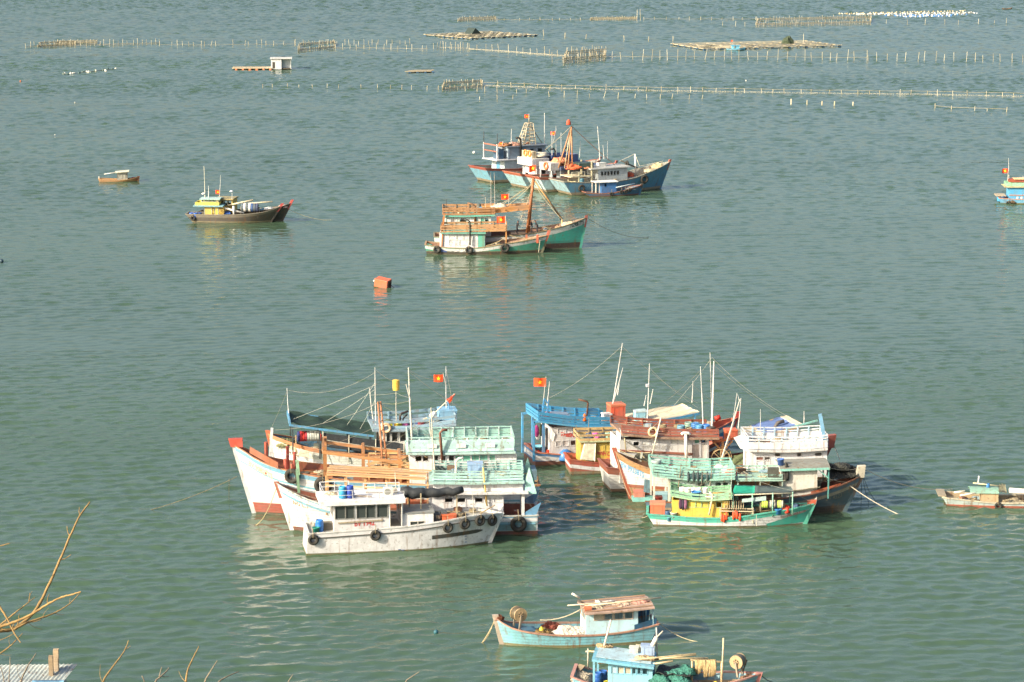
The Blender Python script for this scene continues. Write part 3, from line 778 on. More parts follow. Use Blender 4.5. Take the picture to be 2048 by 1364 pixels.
# ---- A: white cabin boat numbered BV 1942
def boat_A():
    b = Boat('cabin_boat', 'white wooden cabin boat numbered in red, black tyres along its hull', 'boat', (612, 1110), (978, 1084), W=3.5, wt=0.93)
    b.hull((1004, 1027), (616, 1069), [(700, 1063), (804, 1055), (866, 1047), (951, 1032)],
           [(('a', 0.10), ('#6f7048', 0.7)), (('s', 0.36), ('#f1eee2', 0.34)), (('s', 0), ('#f3f0e6', 0.2))],
           full=3.0, deck=0.12, cap='#ece8dc', rub=[(0.36, 0.06, '#454640')], deckcol='#b5b1a4', stem_rise=0.05, inner='#e4e0d2', stem_full=True, plank=0.0)
    h = 1.4
    x0, x1 = b.X(668, 1040, h), b.X(806, 1040, h)
    z0 = b.dk(x0) - 0.05; z1 = b.Z(735, 1008, h)
    zl, zh = b.Z(720, 1036, h), b.Z(720, 1012, h)
    zl2 = b.Z(790, 1053, h)
    wins = [(b.X(a, 1024, h), b.X(c, 1024, h), zl, zh, 'g') for a, c in ((671, 690), (692, 708), (714, 731.5), (733.5, 750), (754.5, 775))]
    xd = b.X(778, 1040, h)
    b.cabin(x0, xd, 2 * h, z0, z1, '#f1eee3', near=wins, fr='#83857e', wear=0.22, front=[(-0.5, 0.5, zl, zh, 'o')], back=[(-0.9, -0.1, zl, zh, 'g'), (0.1, 0.9, zl, zh, 'g')])
    b.wallc = ((x0 + x1) / 2, 0)
    for s in (1, -1):
        b.wall((xd + 0.01, b.s * s * h), (x1, b.s * s * h), z0, z1, '#f1eee3', [(0.08, x1 - xd - 0.12, zl2, z1 - 0.08, 'o')], 0.08, '#e6e2d4', 0.2, 'cabin_wall')
    b.wall((x1, -h + .09), (x1, h - .09), z0, z1, '#f1eee3', [(0.3, 1.3, zl, zh, 'g'), (1.5, 2.4, zl, zh, 'g')], 0.08, '#5d5f58', 0.2, 'cabin_wall')
    g = G(); g.bar((b.X(777, 1030, h - .3), b.s * (h - .3), z0 + .1), (b.X(777, 1030, h - .3), b.s * (h - .3), z1 - .2), .06); b.part('door_rail', g, paint('#7c4a32'))
    # bench rail and drain along the wall
    b.beam((b.X(676, 1046, h) , b.s * (h + .05), b.Z(676, 1046, h)), (b.X(765, 1040, h), b.s * (h + .05), b.Z(765, 1040, h)), .06, '#b8a888', .1, 'rubbing_strip')
    b.lettering('BV 1942', 709, 749, 1048, 1045.5, '#c8301f', False, h, 0.05, 0.42, 0, 0.03)
    xr0, xr1 = b.X(640, 1010, 1.6), b.X(811, 1003, 1.6)
    b.roof([(xr0, z1 + 0.01), (xr1, z1 + 0.01)], 3.3, 0.34, '#f4f1e8', wear=0.2)
    zr = z1 + 0.37
    b.rail([(xr0 + .3, zr), (b.X(706, 990, 1.5), zr)], 1.45, 0.72, [(.34, .375), (.68, .72)], '#efece2', 0.9, 0.045, 0.04, wear=0.15, ends='b')
    b.rail([(b.X(735, 990, 1.5), zr), (xr1 - .1, zr)], 1.45, 0.5, [(.22, .255), (.46, .5)], '#efece2', 1.0, 0.045, 0.04, wear=0.15)
    # low trunk cabin forward
    h2 = 1.25; xt0, xt1 = x1 + 0.02, b.X(867, 1040, h2); zt = b.Z(835, 1027, h2)
    b.cabin(xt0, xt1, 2 * h2, z0, zt, '#eeebdf', near=[(b.X(821, 1047, h2), b.X(835, 1047, h2), b.Z(835, 1052, h2), b.Z(835, 1043, h2), 'g'), (b.X(836.5, 1047, h2), b.X(848, 1047, h2), b.Z(835, 1052, h2), b.Z(835, 1043, h2), 'g')], fr='#c9c6ba', wear=0.2)
    b.roof([(xt0, zt + .01), (xt1 + .08, zt + .01)], 2.62, 0.07, '#8e928e', camber=0.1)
    # dark slash painted on the bow
    def hp(u, v):
        n = 1.6
        for _ in range(6): x, z = b.at(u, v, n); n = b.surf(x, z)
        return x, z
    g = G(); grid = []
    (xa, za), (xb, zb) = hp(864, 1075), hp(965, 1060)
    for i in range(9):
        x = xa + (xb - xa) * i / 8; z = za + (zb - za) * i / 8 ** 1.0 if False else za + (zb - za) * i / 8; hh = 0.15 if i < 8 else 0.05
        grid.append([(x, b.s * (b.surf(x, z - hh) + .012), z - hh), (x, b.s * (b.surf(x, z + hh) + .012), z + hh)])
    g.sheet(grid); b.part('painted_slash', g, paint('#3b3c38', 0.3), b.hull_ob)
    # depth marks in blue
    for (u, v) in ((931, 1072), (931, 1078), (931, 1084), (799, 1099), (806, 1100)):
        x, z = hp(u, v); g = G(); y = b.surf(x, z) + .015
        g.box(x - .09, x + .09, b.s * y - .004, b.s * y + .004, z - .03, z + .03); b.part('draft_mark', g, paint('#4a6a9a', 0.2), b.hull_ob)
    # rolled awning on its pole, forward of the cabin
    g = G(); zz = b.Z(868, 984, 0.2)
    xs0, xs1 = b.X(806, 985, 0.2), b.X(926, 982, 0.2)
    g.tube([(xs0 + (xs1 - xs0) * i / 12, 0.12 * math.sin(i * 1.7), zz + 0.06 * math.sin(i * 2.3) - 0.1 * math.sin(math.pi * i / 12)) for i in range(13)], 0.44, 10, 0.25); b.part('rolled_awning', g, TARP_BLK, smooth=True)
    for xx in (xs0 + .5, xs1 - .4):
        b.post(xx, -0.2, b.dk(xx) + .05, zz, 0.09, '#cbb88e')
    b.post(b.X(840, 1015, 0), .5, b.dk(b.X(840, 1015, 0)), zz, .08, '#cbb88e')
    # mast and air conditioner on the roof
    b.whip(792, 997, 790, 945, 0.5, 0.05, '#e8e2cc', 'mast')
    xa = b.X(776, 992, .6); g = G(); g.box(xa - .33, xa + .33, b.s * .6 - .16, b.s * .6 + .16, zr + .02, zr + .62); ac = b.part('air_conditioner', g, paint('#e9e5d8', .15))
    g = G(); g.lathe([(.02, 0), (.24, 0), (.24, .02), (.02, .03)], 16, (xa - .05, b.s * .765, zr + .32), 'y'); b.part('fan_grille', g, plain('grille', '#8d8d84'), ac)
    # things aboard
    b.drum(685, 998, 0.9, 0.27, 0.92, '#3f9bc4', 'light blue plastic drum on the roof of the white cabin boat', z=zr)
    b.drum(700, 998, 0.9, 0.27, 0.95, '#2f4b9e', 'dark blue plastic drum on the roof of the white cabin boat', z=zr)
    b.drum(639, 1062, 0.7, 0.29, 0.95, '#2f74c0', 'tall blue drum on the stern of the white cabin boat', z=b.dk(0.6))
    b.drum(632, 1068, 1.15, 0.27, 0.5, '#23806f', 'teal green tub on the stern of the white cabin boat', False, z=b.dk(0.6))
    b.crate(898, 1044, 0.9, 1.0, 0.5, 0.42, '#e8692a', 'orange box on the foredeck of the white cabin boat', z=b.dk(b.X(898, 1044, .9)))
    xx = b.X(873, 1040, .6)
    for i, (dx, cc) in enumerate(((0, '#3f464c'), (.55, '#565a5c'))):
        g = G(); g.box(-.2, .2, -.4, .4, 0, .55 + .1 * i); b.drop('engine_cover', g, plain('grey_cover' + str(i), cc), (xx + dx, b.s * .45, b.dk(xx)), ('dark grey', 'mid grey')[i] + ' engine cover on the foredeck of the white cabin boat', 'cover', smooth=False)
    zp = b.dk(b.X(645, 1050, .2)); g = G(); g.box(-.8, .8, -.5, .5, 0, .35); g.box(-.7, .6, -.45, .2, .352, .55); b.drop('plank_stack', g, wood('#6f6a5e'), (b.X(652, 1058, .1), 0, zp), 'grey timbers stacked behind the white cabin boat cabin', 'timber', smooth=False)
    for k, (u, v, nm) in enumerate(((627, 1080, 'first tyre from the stern'), (751, 1071, 'second tyre from the stern, below the cabin'), (896, 1055.5, 'third tyre from the stern'), (930, 1048, 'fourth tyre from the stern'), (960.5, 1041, 'fifth tyre from the stern'), (985, 1041, 'tyre nearest the bow'))):
        b.tyre(u, v, 0.40 if k < 3 else 0.42, nm + ' on the white cabin boat')
    # anchor tripod and rail at the bow
    p = b.P(975, 1022, 0); b.rope(b.P(870, 1022, .3), p, .02, .1)
    b.beam(b.P(955, 1030, .2), b.P(990, 1010, 0), .07, '#b59a6e', name='bow_pole')
    b.whip(947, 1035, 945, 985, .7, .035, '#c9c2ae', 'pole')
    return b
A = boat_A()

# ---- B: white and blue boat behind the cabin boat, teal wheelhouse at its stern
def boat_B():
    b = Boat('fishing_boat', 'white and blue fishing boat with weathered teal upper deck, moored behind the white cabin boat', 'boat', (1075, 1070), (585, 1061), W=4.4, wt=0.9)
    b.hull((552, 966), (1075, 1032), [(1002, 1033), (800, 1024), (700, 1019), (640, 1008), (600, 993), (570, 978)],
           [(('a', 0.35), ('#7a4438', 0.5)), (('s', 0.62), ('#eef0ea', 0.3)), (('s', 0.42), ('#7fb9cc', 0.3)), (('s', 0.12), ('#f0f1ea', 0.25)), (('s', 0), ('#6aa7c4', 0.3))],
           full=2.6, deck=0.75, cap='#c9ccc4', rub=[(0.62, 0.09, '#6fb0c8')], stem_col='#a8583a', deckcol='#9b5f3c', inner='#a85c3c', stem_rise=0.1)
    g = G(); grid = []
    for i in range(11):                                    # teal stern quarter
        t = .005 + .021 * i; sh = b.sh(t); grid.append([(b.pt(t, z)[0], b.s * (b.pt(t, z)[1] + .012), z) for z in (.38, .6, sh - .62, sh - .44)])
    g.sheet(grid); b.part('painted_panel', g, paint('#7ba6aa', .5), b.hull_ob)
    h = 1.75
    # lower house
    x0, x1 = b.X(1007, 1010, h), b.X(858, 1010, h)
    z0 = b.dk((x0 + x1) / 2); z1 = b.Z(975, 986, h)
    zl, zh = b.Z(975, 1004, h), b.Z(975, 996, h)
    ws = [(b.X(a, 1000, h), b.X(c, 1000, h), zl, zh, f) for a, c, f in ((950, 965, 'o'), (970, 983, 's:#e9ebe0'), (988, 1004, 's:#e6e8de'), (890, 905, 'o'), (915, 930, 'o'))]
    b.cabin(x0, x1, 2 * h, z0, z1, '#eef0e6', near=ws, wear=0.35, batten=1.3, front=[(-.5, .5, z0 + .1, z1 - .2, 's:#8a4a2a')])
    # white flared eave, then upper panels, then teal roof
    xe0, xe1 = b.X(1057, 990, 2.2), b.X(850, 990, 2.2)
    b.roof([(xe0, z1 + .02), ((xe0 + xe1) / 2, z1 - .02), (xe1, z1 + .02)], 4.5, 0.12, '#e9f1ea', name='eave')
    z2 = b.Z(960, 967, h)
    ws = [(b.X(a, 975, h), b.X(c, 975, h), z1 + .35, z2 - .12, 's:#e4ebe2') for a, c in ((873, 890), (895, 915), (942, 960), (966, 980), (985, 1002), (1007, 1022), (1026, 1042))]
    b.cabin(b.X(1046, 975, h), b.X(866, 975, h), 2 * h, z1 + .15, z2, '#eef3ea', near=ws, wear=0.4, batten=0)
    xr0, xr1 = b.X(1049, 963, 2.05), b.X(858, 966, 2.05)
    b.roof([(xr0, z2 + .06), ((xr0 + xr1) / 2, z2), (xr1, z2 + .04)], 4.2, 0.13, '#a6d2c8', wear=0.55)
    zr = z2 + .2
    b.rail([(xr0 + .1, zr), ((xr0 + xr1) / 2, zr - .05), (xr1 - .3, zr)], 1.75, 0.78, [(.05, .2), (.27, .42), (.49, .62), (.7, .78)], '#a2d2c8', 0.9, 0.1, 0.05, flare=-0.12, wear=0.5, ends='bF')
    # stern: fin boards, post, blue transom boards
    for s in (1, -1):
        b.sheetpart('fin_board', [(xr0 - .05, s * 1.6, zr + .0), (xr0 - .05, s * 1.85, z1), (xr0 - .9, s * 1.9, z1), (xr0 - .35, s * 1.6, zr + 1.0)], .06, paint('#8fc9be', .4), nu=2, nv=2)
        b.post(b.X(1046, 1010, 1.9), s * 1.9 if s > 0 else -1.9, b.dk(.8), z1, .22, '#eceadd')
    xb = b.xst
    for s in (1, -1):
        b.sheetpart('stern_board', [(xb + .1, s * 1.85, b.sh(0) + .09), (xb + 1.1, s * 1.95, b.sh(0) + .09), (xb + .9, s * 1.95, b.sh(0) + .3), (xb - .25, s * 1.85, b.sh(0) + 1.0)], .06, paint('#5f9fc8', .3), nu=3, nv=2)
    # wooden rack over the foredeck
    z3 = b.Z(750, 955, 1.3); xa, xc = b.X(652, 950, 1.3), b.X(858, 960, 1.3)
    for i, nn in enumerate((1.5, 1.24, .98, .3, .02, -.4, -.9)):
        dx = random.uniform(-.3, .3)
        b.beam((xa - .1 + dx * .3, b.s * nn, b.Z(654, 948, 1.3) + .02 * i), (xc + dx, b.s * (nn + .05), z3 - .12 + .02 * i), .24, '#c89a62', .07, 'rack_plank', wood(('#c9a070', '#b98a58', '#d0aa7c')[i % 3]))
    for i, u in enumerate((652, 690, 730, 772, 815, 855)):
        x = b.X(u, 960, 1.4)
        for s in (1, -1):
            b.beam((x, s * 1.45, b.dk(x)), (x, s * 1.4, b.Z(654, 948, 1.3) - .1 + (z3 - .12 - b.Z(654, 948, 1.3)) * (x - xa) / (xc - xa)), .1, '#b98a58', name='rack_post', mat=wood('#c59a68'))
    for dz in (0.45, 0.8):
        b.beam((xa, b.s * 1.5, b.Z(654, 948, 1.3) - dz), (xc, b.s * 1.5, z3 - .12 - dz), .07, '#d8b88a', .1, 'rack_rail', wood('#d2b083'))
    # masts and pipes
    b.whip(870, 950, 862, 815, 1.2, .075, '#d9d2b8', 'mast')
    b.pipe([b.P(913, 1000, 1.2), b.P(912, 922, 1.2), b.P(917, 917, 1.2), b.P(927, 916, 1.2)], .09, '#e8e6d6')
    b.pipe([b.P(974, 1012, 1.95), b.P(966, 935, 1.95)], .065, '#d8b46a', 'pole')
    b.pipe([b.P(926, 968, 1.5), b.P(925, 945, 1.5)], .05, '#6a5238', 'pole')
    # loose things
    b.crate(950, 948, -.3, 1.1, 0.8, .95, '#8fb4d8', 'pale blue water tank on the teal roof behind the white cabin boat', 'water_tank', 'tank', z=zr)
    b.pile(925, 962, 1.45, .45, .3, .5, '#4b4630', 'brown heap of rope on the teal roof behind the white cabin boat', 'rope_heap', 'rope', 3, z=zr)
    b.tyre(1037, 1048, 0.62, 'large black tyre on the stern of the white and blue boat with teal upper deck')
    b.tyre(742, 1041, .42, 'tyre on the white and blue boat, just behind the cabin of the white cabin boat') if False else None
    b.pile(604, 990, .1, .5, .4, .3, '#6b4a2c', 'brown anchor rope heaped in the bow of the white and blue boat', 'rope_heap', 'rope', 5, z=b.dk(b.X(598, 990, .2)))
    b.beam(b.P(598, 985, .3), b.P(594, 938, .3), .2, '#7fae86', name='mooring_post')
    b.lettering('NG C.T', 586, 618, 1005, 1014, '#b08a5a', True, wear=.3, height=.34)
    for k, (dx, cc, nm) in enumerate(((0, '#c8512e', 'red'), (.5, '#c46a3c', 'brick coloured'), (1.1, '#9a4a34', 'dark red'))):
        g = G(); g.box(-.2, .2, -.3, .3, 0, .5 + .1 * k); b.drop('gear_box', g, paint(cc, .3), (b.X(1050, 1025, 1) + dx - .5, b.s * (1.2 - .6 * k), b.dk(.8)), nm + ' gear box on the open stern of the white and blue boat', 'box', smooth=False)
    return b
B = boat_B()

# ---- C: big white hull with red prow cap, teal roofed house
def boat_C():
    b = Boat('fishing_boat', 'large white fishing boat with red prow and orange deck, pale teal house', 'boat', (1072, 1028), (508, 1025), W=4.8, wt=0.85)
    b.hull((466, 890), (1079, 972), [(1040, 974), (900, 972), (760, 966), (650, 956), (604, 948), (557, 937), (516, 921), (488, 903)],
           [(('a', 0.85), ('#a8452c', 0.35)), (('s', 1.18), ('#f6f4ec', 0.18)), (('s', 1.02), ('#7cc0d4', 0.2)), (('s', 0.42), ('#f6f4ec', 0.16)), (('s', 0.06), ('#74b9d6', 0.25)), (('s', 0), ('#e8e6dc', 0.2))],
           full=2.5, deck=0.8, cap='#c07a44', rub=None, stem_col='#f0eee4', deckcol='#a8663c', inner='#a5532f', stem_rise=0.0, stem_full=True)
    xt, zt = b.pt(1, b.sheer[-1][1])[0], b.sheer[-1][1]
    g = G(); g.hexa([(xt - .75, -.3, zt - .12), (xt + .18, -.14, zt - .12), (xt + .18, .14, zt - .12), (xt - .75, .3, zt - .12), (xt - .72, -.34, zt + .5), (xt + .34, -.18, zt + .5), (xt + .34, .18, zt + .5), (xt - .72, .34, zt + .5)])
    b.part('prow_cap', g, paint('#d0432a', .2))
    b.lettering('BV.90827TS', 497, 545, 926, 954, '#e6d98a', True, wear=.15, height=.42)
    # inner bow boards and bitts
    for s in (1, -1):
        b.sheetpart('bow_board', [b.P(499, 903, s * 1.0), b.P(556, 935, s * 1.75), b.P(556, 925, s * 1.75), b.P(500, 893, s * 1.0)], .12, paint('#b5643a', .4), nu=4, nv=2)
    for (u, v0, v1, n, w, c) in ((532, 902, 884, .9, .24, '#c2452e'), (575, 912, 893, -.9, .2, '#c2452e'), (571, 937, 918, 1.3, .26, '#c9533a'), (589, 920, 904, -.6, .2, '#c2452e'), (584, 940, 928, 1.5, .22, '#c9583a')):
        g = G(); p, q = b.P(u, v0, n), b.P(u, v1, n); p.z = b.dk(p.x) - .02; g.tube([p, q], w / 2 + .02, 8); b.part('bitt', g, paint(c, .3))
    b.beam(b.P(540, 912, 0), b.P(544, 856, 0), .2, '#e9e8de', name='mooring_post')
    b.beam(b.P(597, 950, 2.0), b.P(594, 920, 2.0), .24, '#8fbf94', name='mooring_post')
    # raised foredeck hatch
    z = b.dk(b.X(620, 935, 0)); g = G(); g.box(b.X(665, 940, .4), b.X(592, 930, .4), -1.6, 1.6, z + .02, z + .4); b.part('hatch', g, wood('#b5713f'))
    # orange gallows over the deck
    zb1 = b.Z(660, 905, 1.6)
    for (u, v0, v1) in ((650, 950, 893), (727, 950, 907), (800, 950, 918)):
        for s in (1, -1):
            x = b.X(u, v0, 1.8); b.beam((x, b.s * s * 1.8, b.dk(x)), (x, b.s * s * 1.75, b.Z(u, v1, 1.8)), .24, '#c98a4a', name='gallows_post', mat=wood('#ab7748'))
    for s in (1, -1):
        b.beam(b.P(645, 904, 1.8) if s > 0 else Vector((b.X(645, 904, 1.8), -b.s * 1.8, b.Z(645, 904, 1.8))), b.P(806, 926, 1.8) if s > 0 else Vector((b.X(806, 926, 1.8), -b.s * 1.8, b.Z(806, 926, 1.8))), .2, '#c98a4a', .22, 'gallows_beam', wood('#b17f50'))
    for u, v in ((646, 897), (727, 908), (800, 920)):
        p = b.P(u, v, 1.8); q = p.copy(); q.y = -p.y; b.beam(p, q, .16, '#c98a4a', .2, 'gallows_beam', wood('#a0724a'))
    # plank platform aft of the gallows
    za, zb_ = b.Z(745, 938, 1.2), b.Z(850, 938, 1.2)
    x0, x1 = b.X(858, 935, 1.2), b.X(738, 935, 1.2)
    for k in range(9):
        y = -1.7 + k * .42
        b.beam((x0, y, zb_ + random.uniform(0, .04)), (x1 + random.uniform(-.5, .2), y, za + random.uniform(0, .04)), .36, '#d8b080', .06, 'platform_plank', wood(('#cda271', '#d6b184', '#bf9059')[k % 3]))
    for k in range(4):
        x = x0 + (x1 - x0) * k / 3
        for s in (1, -1): b.beam((x, s * 1.7, b.dk(x)), (x, s * 1.7, zb_ + .6), .1, '#b98a58', name='rack_post', mat=wood('#c18e55'))
    for s in (1, -1):
        for dz in (.28, .58): b.beam((x0, s * 1.7, zb_ + dz), (x1, s * 1.7, za + dz), .06, '#d8b080', .1, 'rack_rail', wood('#d6ab78'))
    # ladder mast
    l0, l1 = b.P(769, 948, .9), b.P(756, 806, .3); m0, m1 = b.P(778, 942, -.6), b.P(761, 803, -.1)
    for p, q in ((l0, l1), (m0, m1)):
        p.z = b.dk(p.x); b.pipe([p, q], .07, '#a8714f', 'mast')
    for k in range(1, 9):
        f = k / 9; b.pipe([l0.lerp(l1, f), m0.lerp(m1, f)], .035, '#a8714f', 'rung')
    b.pipe([l1 + Vector((0, -.3, 0)), l1 + Vector((0, .6, .15))], .07, '#a8714f', 'mast_head')
    # house
    h = 1.9; x0, x1 = b.X(1033, 920, h), b.X(819, 920, h)
    z1 = b.Z(920, 907, h); z0 = b.dk((x0 + x1) / 2)
    zl, zh = b.Z(930, 921, h), b.Z(930, 911, h)
    ws = [(b.X(a, 916, h), b.X(c, 916, h), zl, zh, f) for a, c, f in ((831, 843, 'o'), (846, 856, 'o'), (868, 876, 'o'), (884, 891, 'o'), (898, 908, 'o'), (911, 924, 's:#5fc0a4'), (926, 940, 's:#5fc0a4'), (944, 958, 's:#62c2a6'), (960, 975, 's:#5fc0a4'), (979, 990, 's:#62c2a6'))]
    b.cabin(x0, x1, 2 * h, z0, z1, '#eae6de', near=ws, wear=0.35, front=[(-.5, .4, z0 + .2, z1 - .3, 'o'), (.7, 1.4, zl, zh, 'o'), (-1.5, -.8, zl, zh, 'o')], fr='#f0eee6')
    xr0, xr1 = b.X(1031, 904, 2.25), b.X(812, 904, 2.25)
    b.roof([(xr0, z1 + .02), ((xr0 + xr1) / 2, z1), (xr1, z1 + .03)], 4.6, .14, '#b2dcd2', wear=.35)
    zr = z1 + .2
    b.rail([(xr0 + .1, zr), ((xr0 + xr1) / 2, zr - .03), (xr1 - .15, zr)], 2.15, 1.1, [(.03, .24), (.25, .46), (.47, .68), (.69, .9), (1.0, 1.1)], '#a8d6cc', .9, .09, .05, flare=-.35, postcol='#cdeee0', wear=.4, ends='bF')
    for k in range(3):
        x = x0 + 2 + k * 2.2; g = G(); g.box(x - .35, x + .35, b.s * 2.16, b.s * 2.19, zr + .3, zr + .62); b.part('name_panel', g, paint('#e8efe2', .3))
    # stern: blue locker and ladder
    xl = b.X(1058, 950, 1.5); zs = b.dk(.3)
    g = G(); g.box(b.X(1073, 950, 1.4), b.X(1046, 950, 1.4), -.2, b.s * 1.8, zs, b.Z(1058, 942, 1.8)); b.part('stern_locker', g, paint('#5d8797', .4))
    p = b.P(1066, 985, 1.9)
    for k in range(4):
        b.beam((p.x - .35, p.y, p.z + .3 * k), (p.x + .4, p.y, p.z + .3 * k), .1, '#a98a68', name='stern_step', mat=wood('#a98a68'))
    for s in (-.35, .4): b.beam((p.x + s, p.y - .06, p.z - .3), (p.x + s, p.y - .06, p.z + 1.2), .09, '#a98a68', name='stern_step', mat=wood('#9a7a58'))
    # masts
    b.whip(824, 880, 817, 735, 1.0, .1, '#e3ddcc', 'mast'); b.whip(821, 800, 812, 768, 1.2, .05, '#dcd6c6')
    b.whip(866, 905, 858, 830, 1.5, .06, '#cfc9b0', 'mast')
    b.pipe([b.P(885, 925, 2.35), b.P(880, 866, 2.35), b.P(885, 860, 2.35), b.P(895, 860, 2.35)], .1, '#6b4636')
    b.lettering('HP', 905, 920, 892, 892, '#9fcfb8', False, 2.2, height=.01) if False else None
    # tyres hung between C and B, nets, bags
    b.tyre(584, 952, .6, 'large black tyre on the big white hull, by the green post')
    b.tyre(646, 970, .7, 'large black tyre on the big white hull, amidships')
    b.pile(521, 905, .2, .6, .5, .3, '#b9ad8e', 'pale rope heaped in the red prowed bow', 'rope_heap', 'rope', 11, z=b.dk(b.X(521, 905, .2)))
    b.pile(725, 938, .9, .9, .6, .4, '#a9c6d8', 'white and blue sacks on the orange deck', 'sacks', 'sack', 12, z=b.dk(b.X(725, 938, .9)) + .1)
    b.pile(672, 925, .4, 1.2, .9, .35, '#3a4a56', 'dark blue net spread on the orange deck', 'net_pile', 'net', 13, z=b.dk(b.X(672, 925, .4)) + .1)
    b.pile(820, 925, -.5, .7, .8, .5, '#8a7a58', 'tan net heap before the pale teal house', 'net_pile', 'net', 14, z=za)
    b.drum(866, 898, 1.9, .2, .3, '#d8a03a', 'amber deck lamp bucket under the pale teal eave', False) if False else None
    g = G()
    for k in range(7): g.blob((k * .22, .1 * (k % 2), .1), .14, .14, .14, k, .1, 8, 5, 1, False)
    b.drop('float_string', g, plain('white_float', '#dfe6da', .5), (b.X(850, 868, 0), 0, zr + .05), 'string of white floats on the pale teal roof', 'floats')
    return b
C = boat_C()

# ---- D: orange prowed boat behind C, dark green awning, blue house
def boat_D():
    b = Boat('fishing_boat', 'orange prowed fishing boat with dark green awning and light blue house', 'boat', (930, 962), (560, 965), W=4.4, wt=0.85)
    b.hull((535, 868), (932, 898), [(880, 908), (780, 912), (700, 908), (650, 902), (600, 892), (565, 880)],
           [(('a', 0.3), ('#8a4434', 0.4)), (('s', 0.9), ('#e9ede6', 0.3)), (('s', 0.28), ('#dfe2d6', 0.3)), (('s', 0), ('#d98a52', 0.35))],
           full=2.5, deck=0.7, cap='#c9824c', stem_col='#cf6a3a', deckcol='#7a6a58', inner='#5a93b8', stem_rise=0.3)
    b.lettering('BV 5086', 556, 592, 890, 898, '#e8dfa0', True, wear=.2, height=.36)
    # pale canvas over the rail
    b.sheetpart('canvas_cover', [b.P(600, 897, 2.1), b.P(621, 903, 2.25), b.P(621, 916, 2.28), b.P(593, 910, 2.1)], .03, plain('canvas', '#cbb9a2', .9), .05, 8, 4)
    # shade net awning, sagging, on blue frame
    zt = [b.P(577, 828, -.4), b.P(748, 852, -.4), b.P(748, 868, 1.9), b.P(580, 846, 1.9)]
    zt[0].y = -b.s * 1.6; zt[1].y = -b.s * 1.6
    b.sheetpart('awning', zt, .05, TARP_GRN, .28, 18, 8, 3)
    b.beam(zt[3] - Vector((0, 0, .18)), zt[2] - Vector((0, 0, .18)), .12, '#4fa3cf', .16, 'awning_beam')
    b.beam(zt[0] - Vector((0, 0, .15)), zt[1] - Vector((0, 0, .15)), .12, '#4fa3cf', .16, 'awning_beam')
    b.beam(zt[0] - Vector((0, 0, .1)), zt[3] - Vector((0, 0, .1)), .14, '#4fa3cf', .3, 'awning_beam')
    for f in (0.03, .35, .7, .97):
        for e0, e1 in ((zt[3], zt[2]), (zt[0], zt[1])):
            p = e0.lerp(e1, f); b.beam((p.x, p.y, b.dk(p.x)), p - Vector((0, 0, .2)), .11, '#39474c', name='awning_post')
    # black net wall along the near rail
    c0, c1, c2, c3 = b.P(646, 865, 2.05), b.P(808, 888, 2.0), b.P(808, 914, 2.1), b.P(645, 892, 2.1)
    b.sheetpart('net_screen', [c0, c1, c2, c3], .04, TARP_BLK, .06, 16, 5, 8)
    for f in (.0, .32, .65, 1.0):
        p, q = c0.lerp(c1, f), c3.lerp(c2, f); o = Vector((0, b.s * .08, 0)); b.pipe([Vector((p.x, p.y, p.z + .1)) + o, Vector((q.x, q.y, b.dk(q.x))) + o], .04, '#b5b09c', 'screen_post')
    b.rope(c0.lerp(c3, .5) + Vector((0, b.s * .1, 0)), c1.lerp(c2, .5) + Vector((0, b.s * .1, 0)), .035, .05, '#b5b09c')
    # gallows rack with line reels
    xr = b.X(618, 885, 1.2); zr_ = b.Z(618, 872, 1.2)
    b.reel(xr, 1.2, zr_, .42, 1.9, ['#c9463a', '#b9bdb4', '#c4c7bd', '#b9bdb4', '#c4c7bd', '#b9bdb4', '#b03a48', '#d23c30', '#c83a44', '#3a3f78'], 'rack of red, white and blue line reels before the black net screen')
    # house
    h = 1.75; x0, x1 = b.X(905, 875, h), b.X(760, 875, h)
    z1 = b.Z(830, 857, h); z0 = b.dk(b.X(830, 890, 0))
    ws = [(b.X(a, 872, h), b.X(c, 872, h), z1 - 1.0, z1 - .3, 'o') for a, c in ((773, 780), (784, 795), (800, 815), (830, 845), (860, 875))]
    b.cabin(x0, x1, 2 * h, z0, z1, '#e6e4d8', near=ws, wear=.35, front=[(-.4, .4, z0 + .3, z1 - .3, 'o')])
    ra = [(b.X(912, 851, 2.0), b.Z(912, 851, 2.0)), (b.X(830, 860, 2.0), b.Z(830, 861, 2.0)), (b.X(745, 863, 2.0), b.Z(745, 863, 2.0))]
    zmid = sum(z for _, z in ra) / 3
    b.roof(ra, 4.3, .16, '#8fa9b8', wear=.5)
    rr = [(x, z + .22) for x, z in ra]
    b.rail(rr, 1.95, .62, [(.0, .2), (.42, .62)], '#86aabb', 1.8, .12, .06, flare=-.1, wear=.35, ends='b')
    b.crate(894, 842, -.2, 1.4, 1.6, .8, '#78b4d6', 'light blue bin at the stern end of the blue roof', 'storage_bin', 'bin', z=interp(sorted(rr), b.X(894, 842, 0)))
    # masts, whips, rigging
    b.whip(752, 862, 750, 735, .2, .06, '#e4e0d6'); b.whip(746, 838, 739, 775, -.6, .06, '#e0dccf')
    b.whip(893, 838, 892, 733, -.4, .055, '#d5d7d6'); b.whip(578, 832, 574, 776, -.8, .06, '#d8dcd8', 'bow_mast')
    b.whip(793, 850, 792, 775, 0, .05, '#cfcbbd', 'lamp_pole')
    g = G(); g.lathe([(.02, -.42), (.26, -.42), (.28, 0), (.28, .4), (.05, .46)], 12, b.P(792, 770, 0)); b.part('lamp_can', g, plain('lamp_yellow', '#e0b850', .5))
    for u, v, u2, v2 in ((577, 842, 750, 770), (640, 850, 748, 780), (690, 856, 750, 765), (720, 858, 750, 800), (740, 790, 793, 786), (793, 786, 818, 795)):
        b.rope(b.P(u, v, .3), b.P(u2, v2, .2), .014, .05, '#bfc0b2')
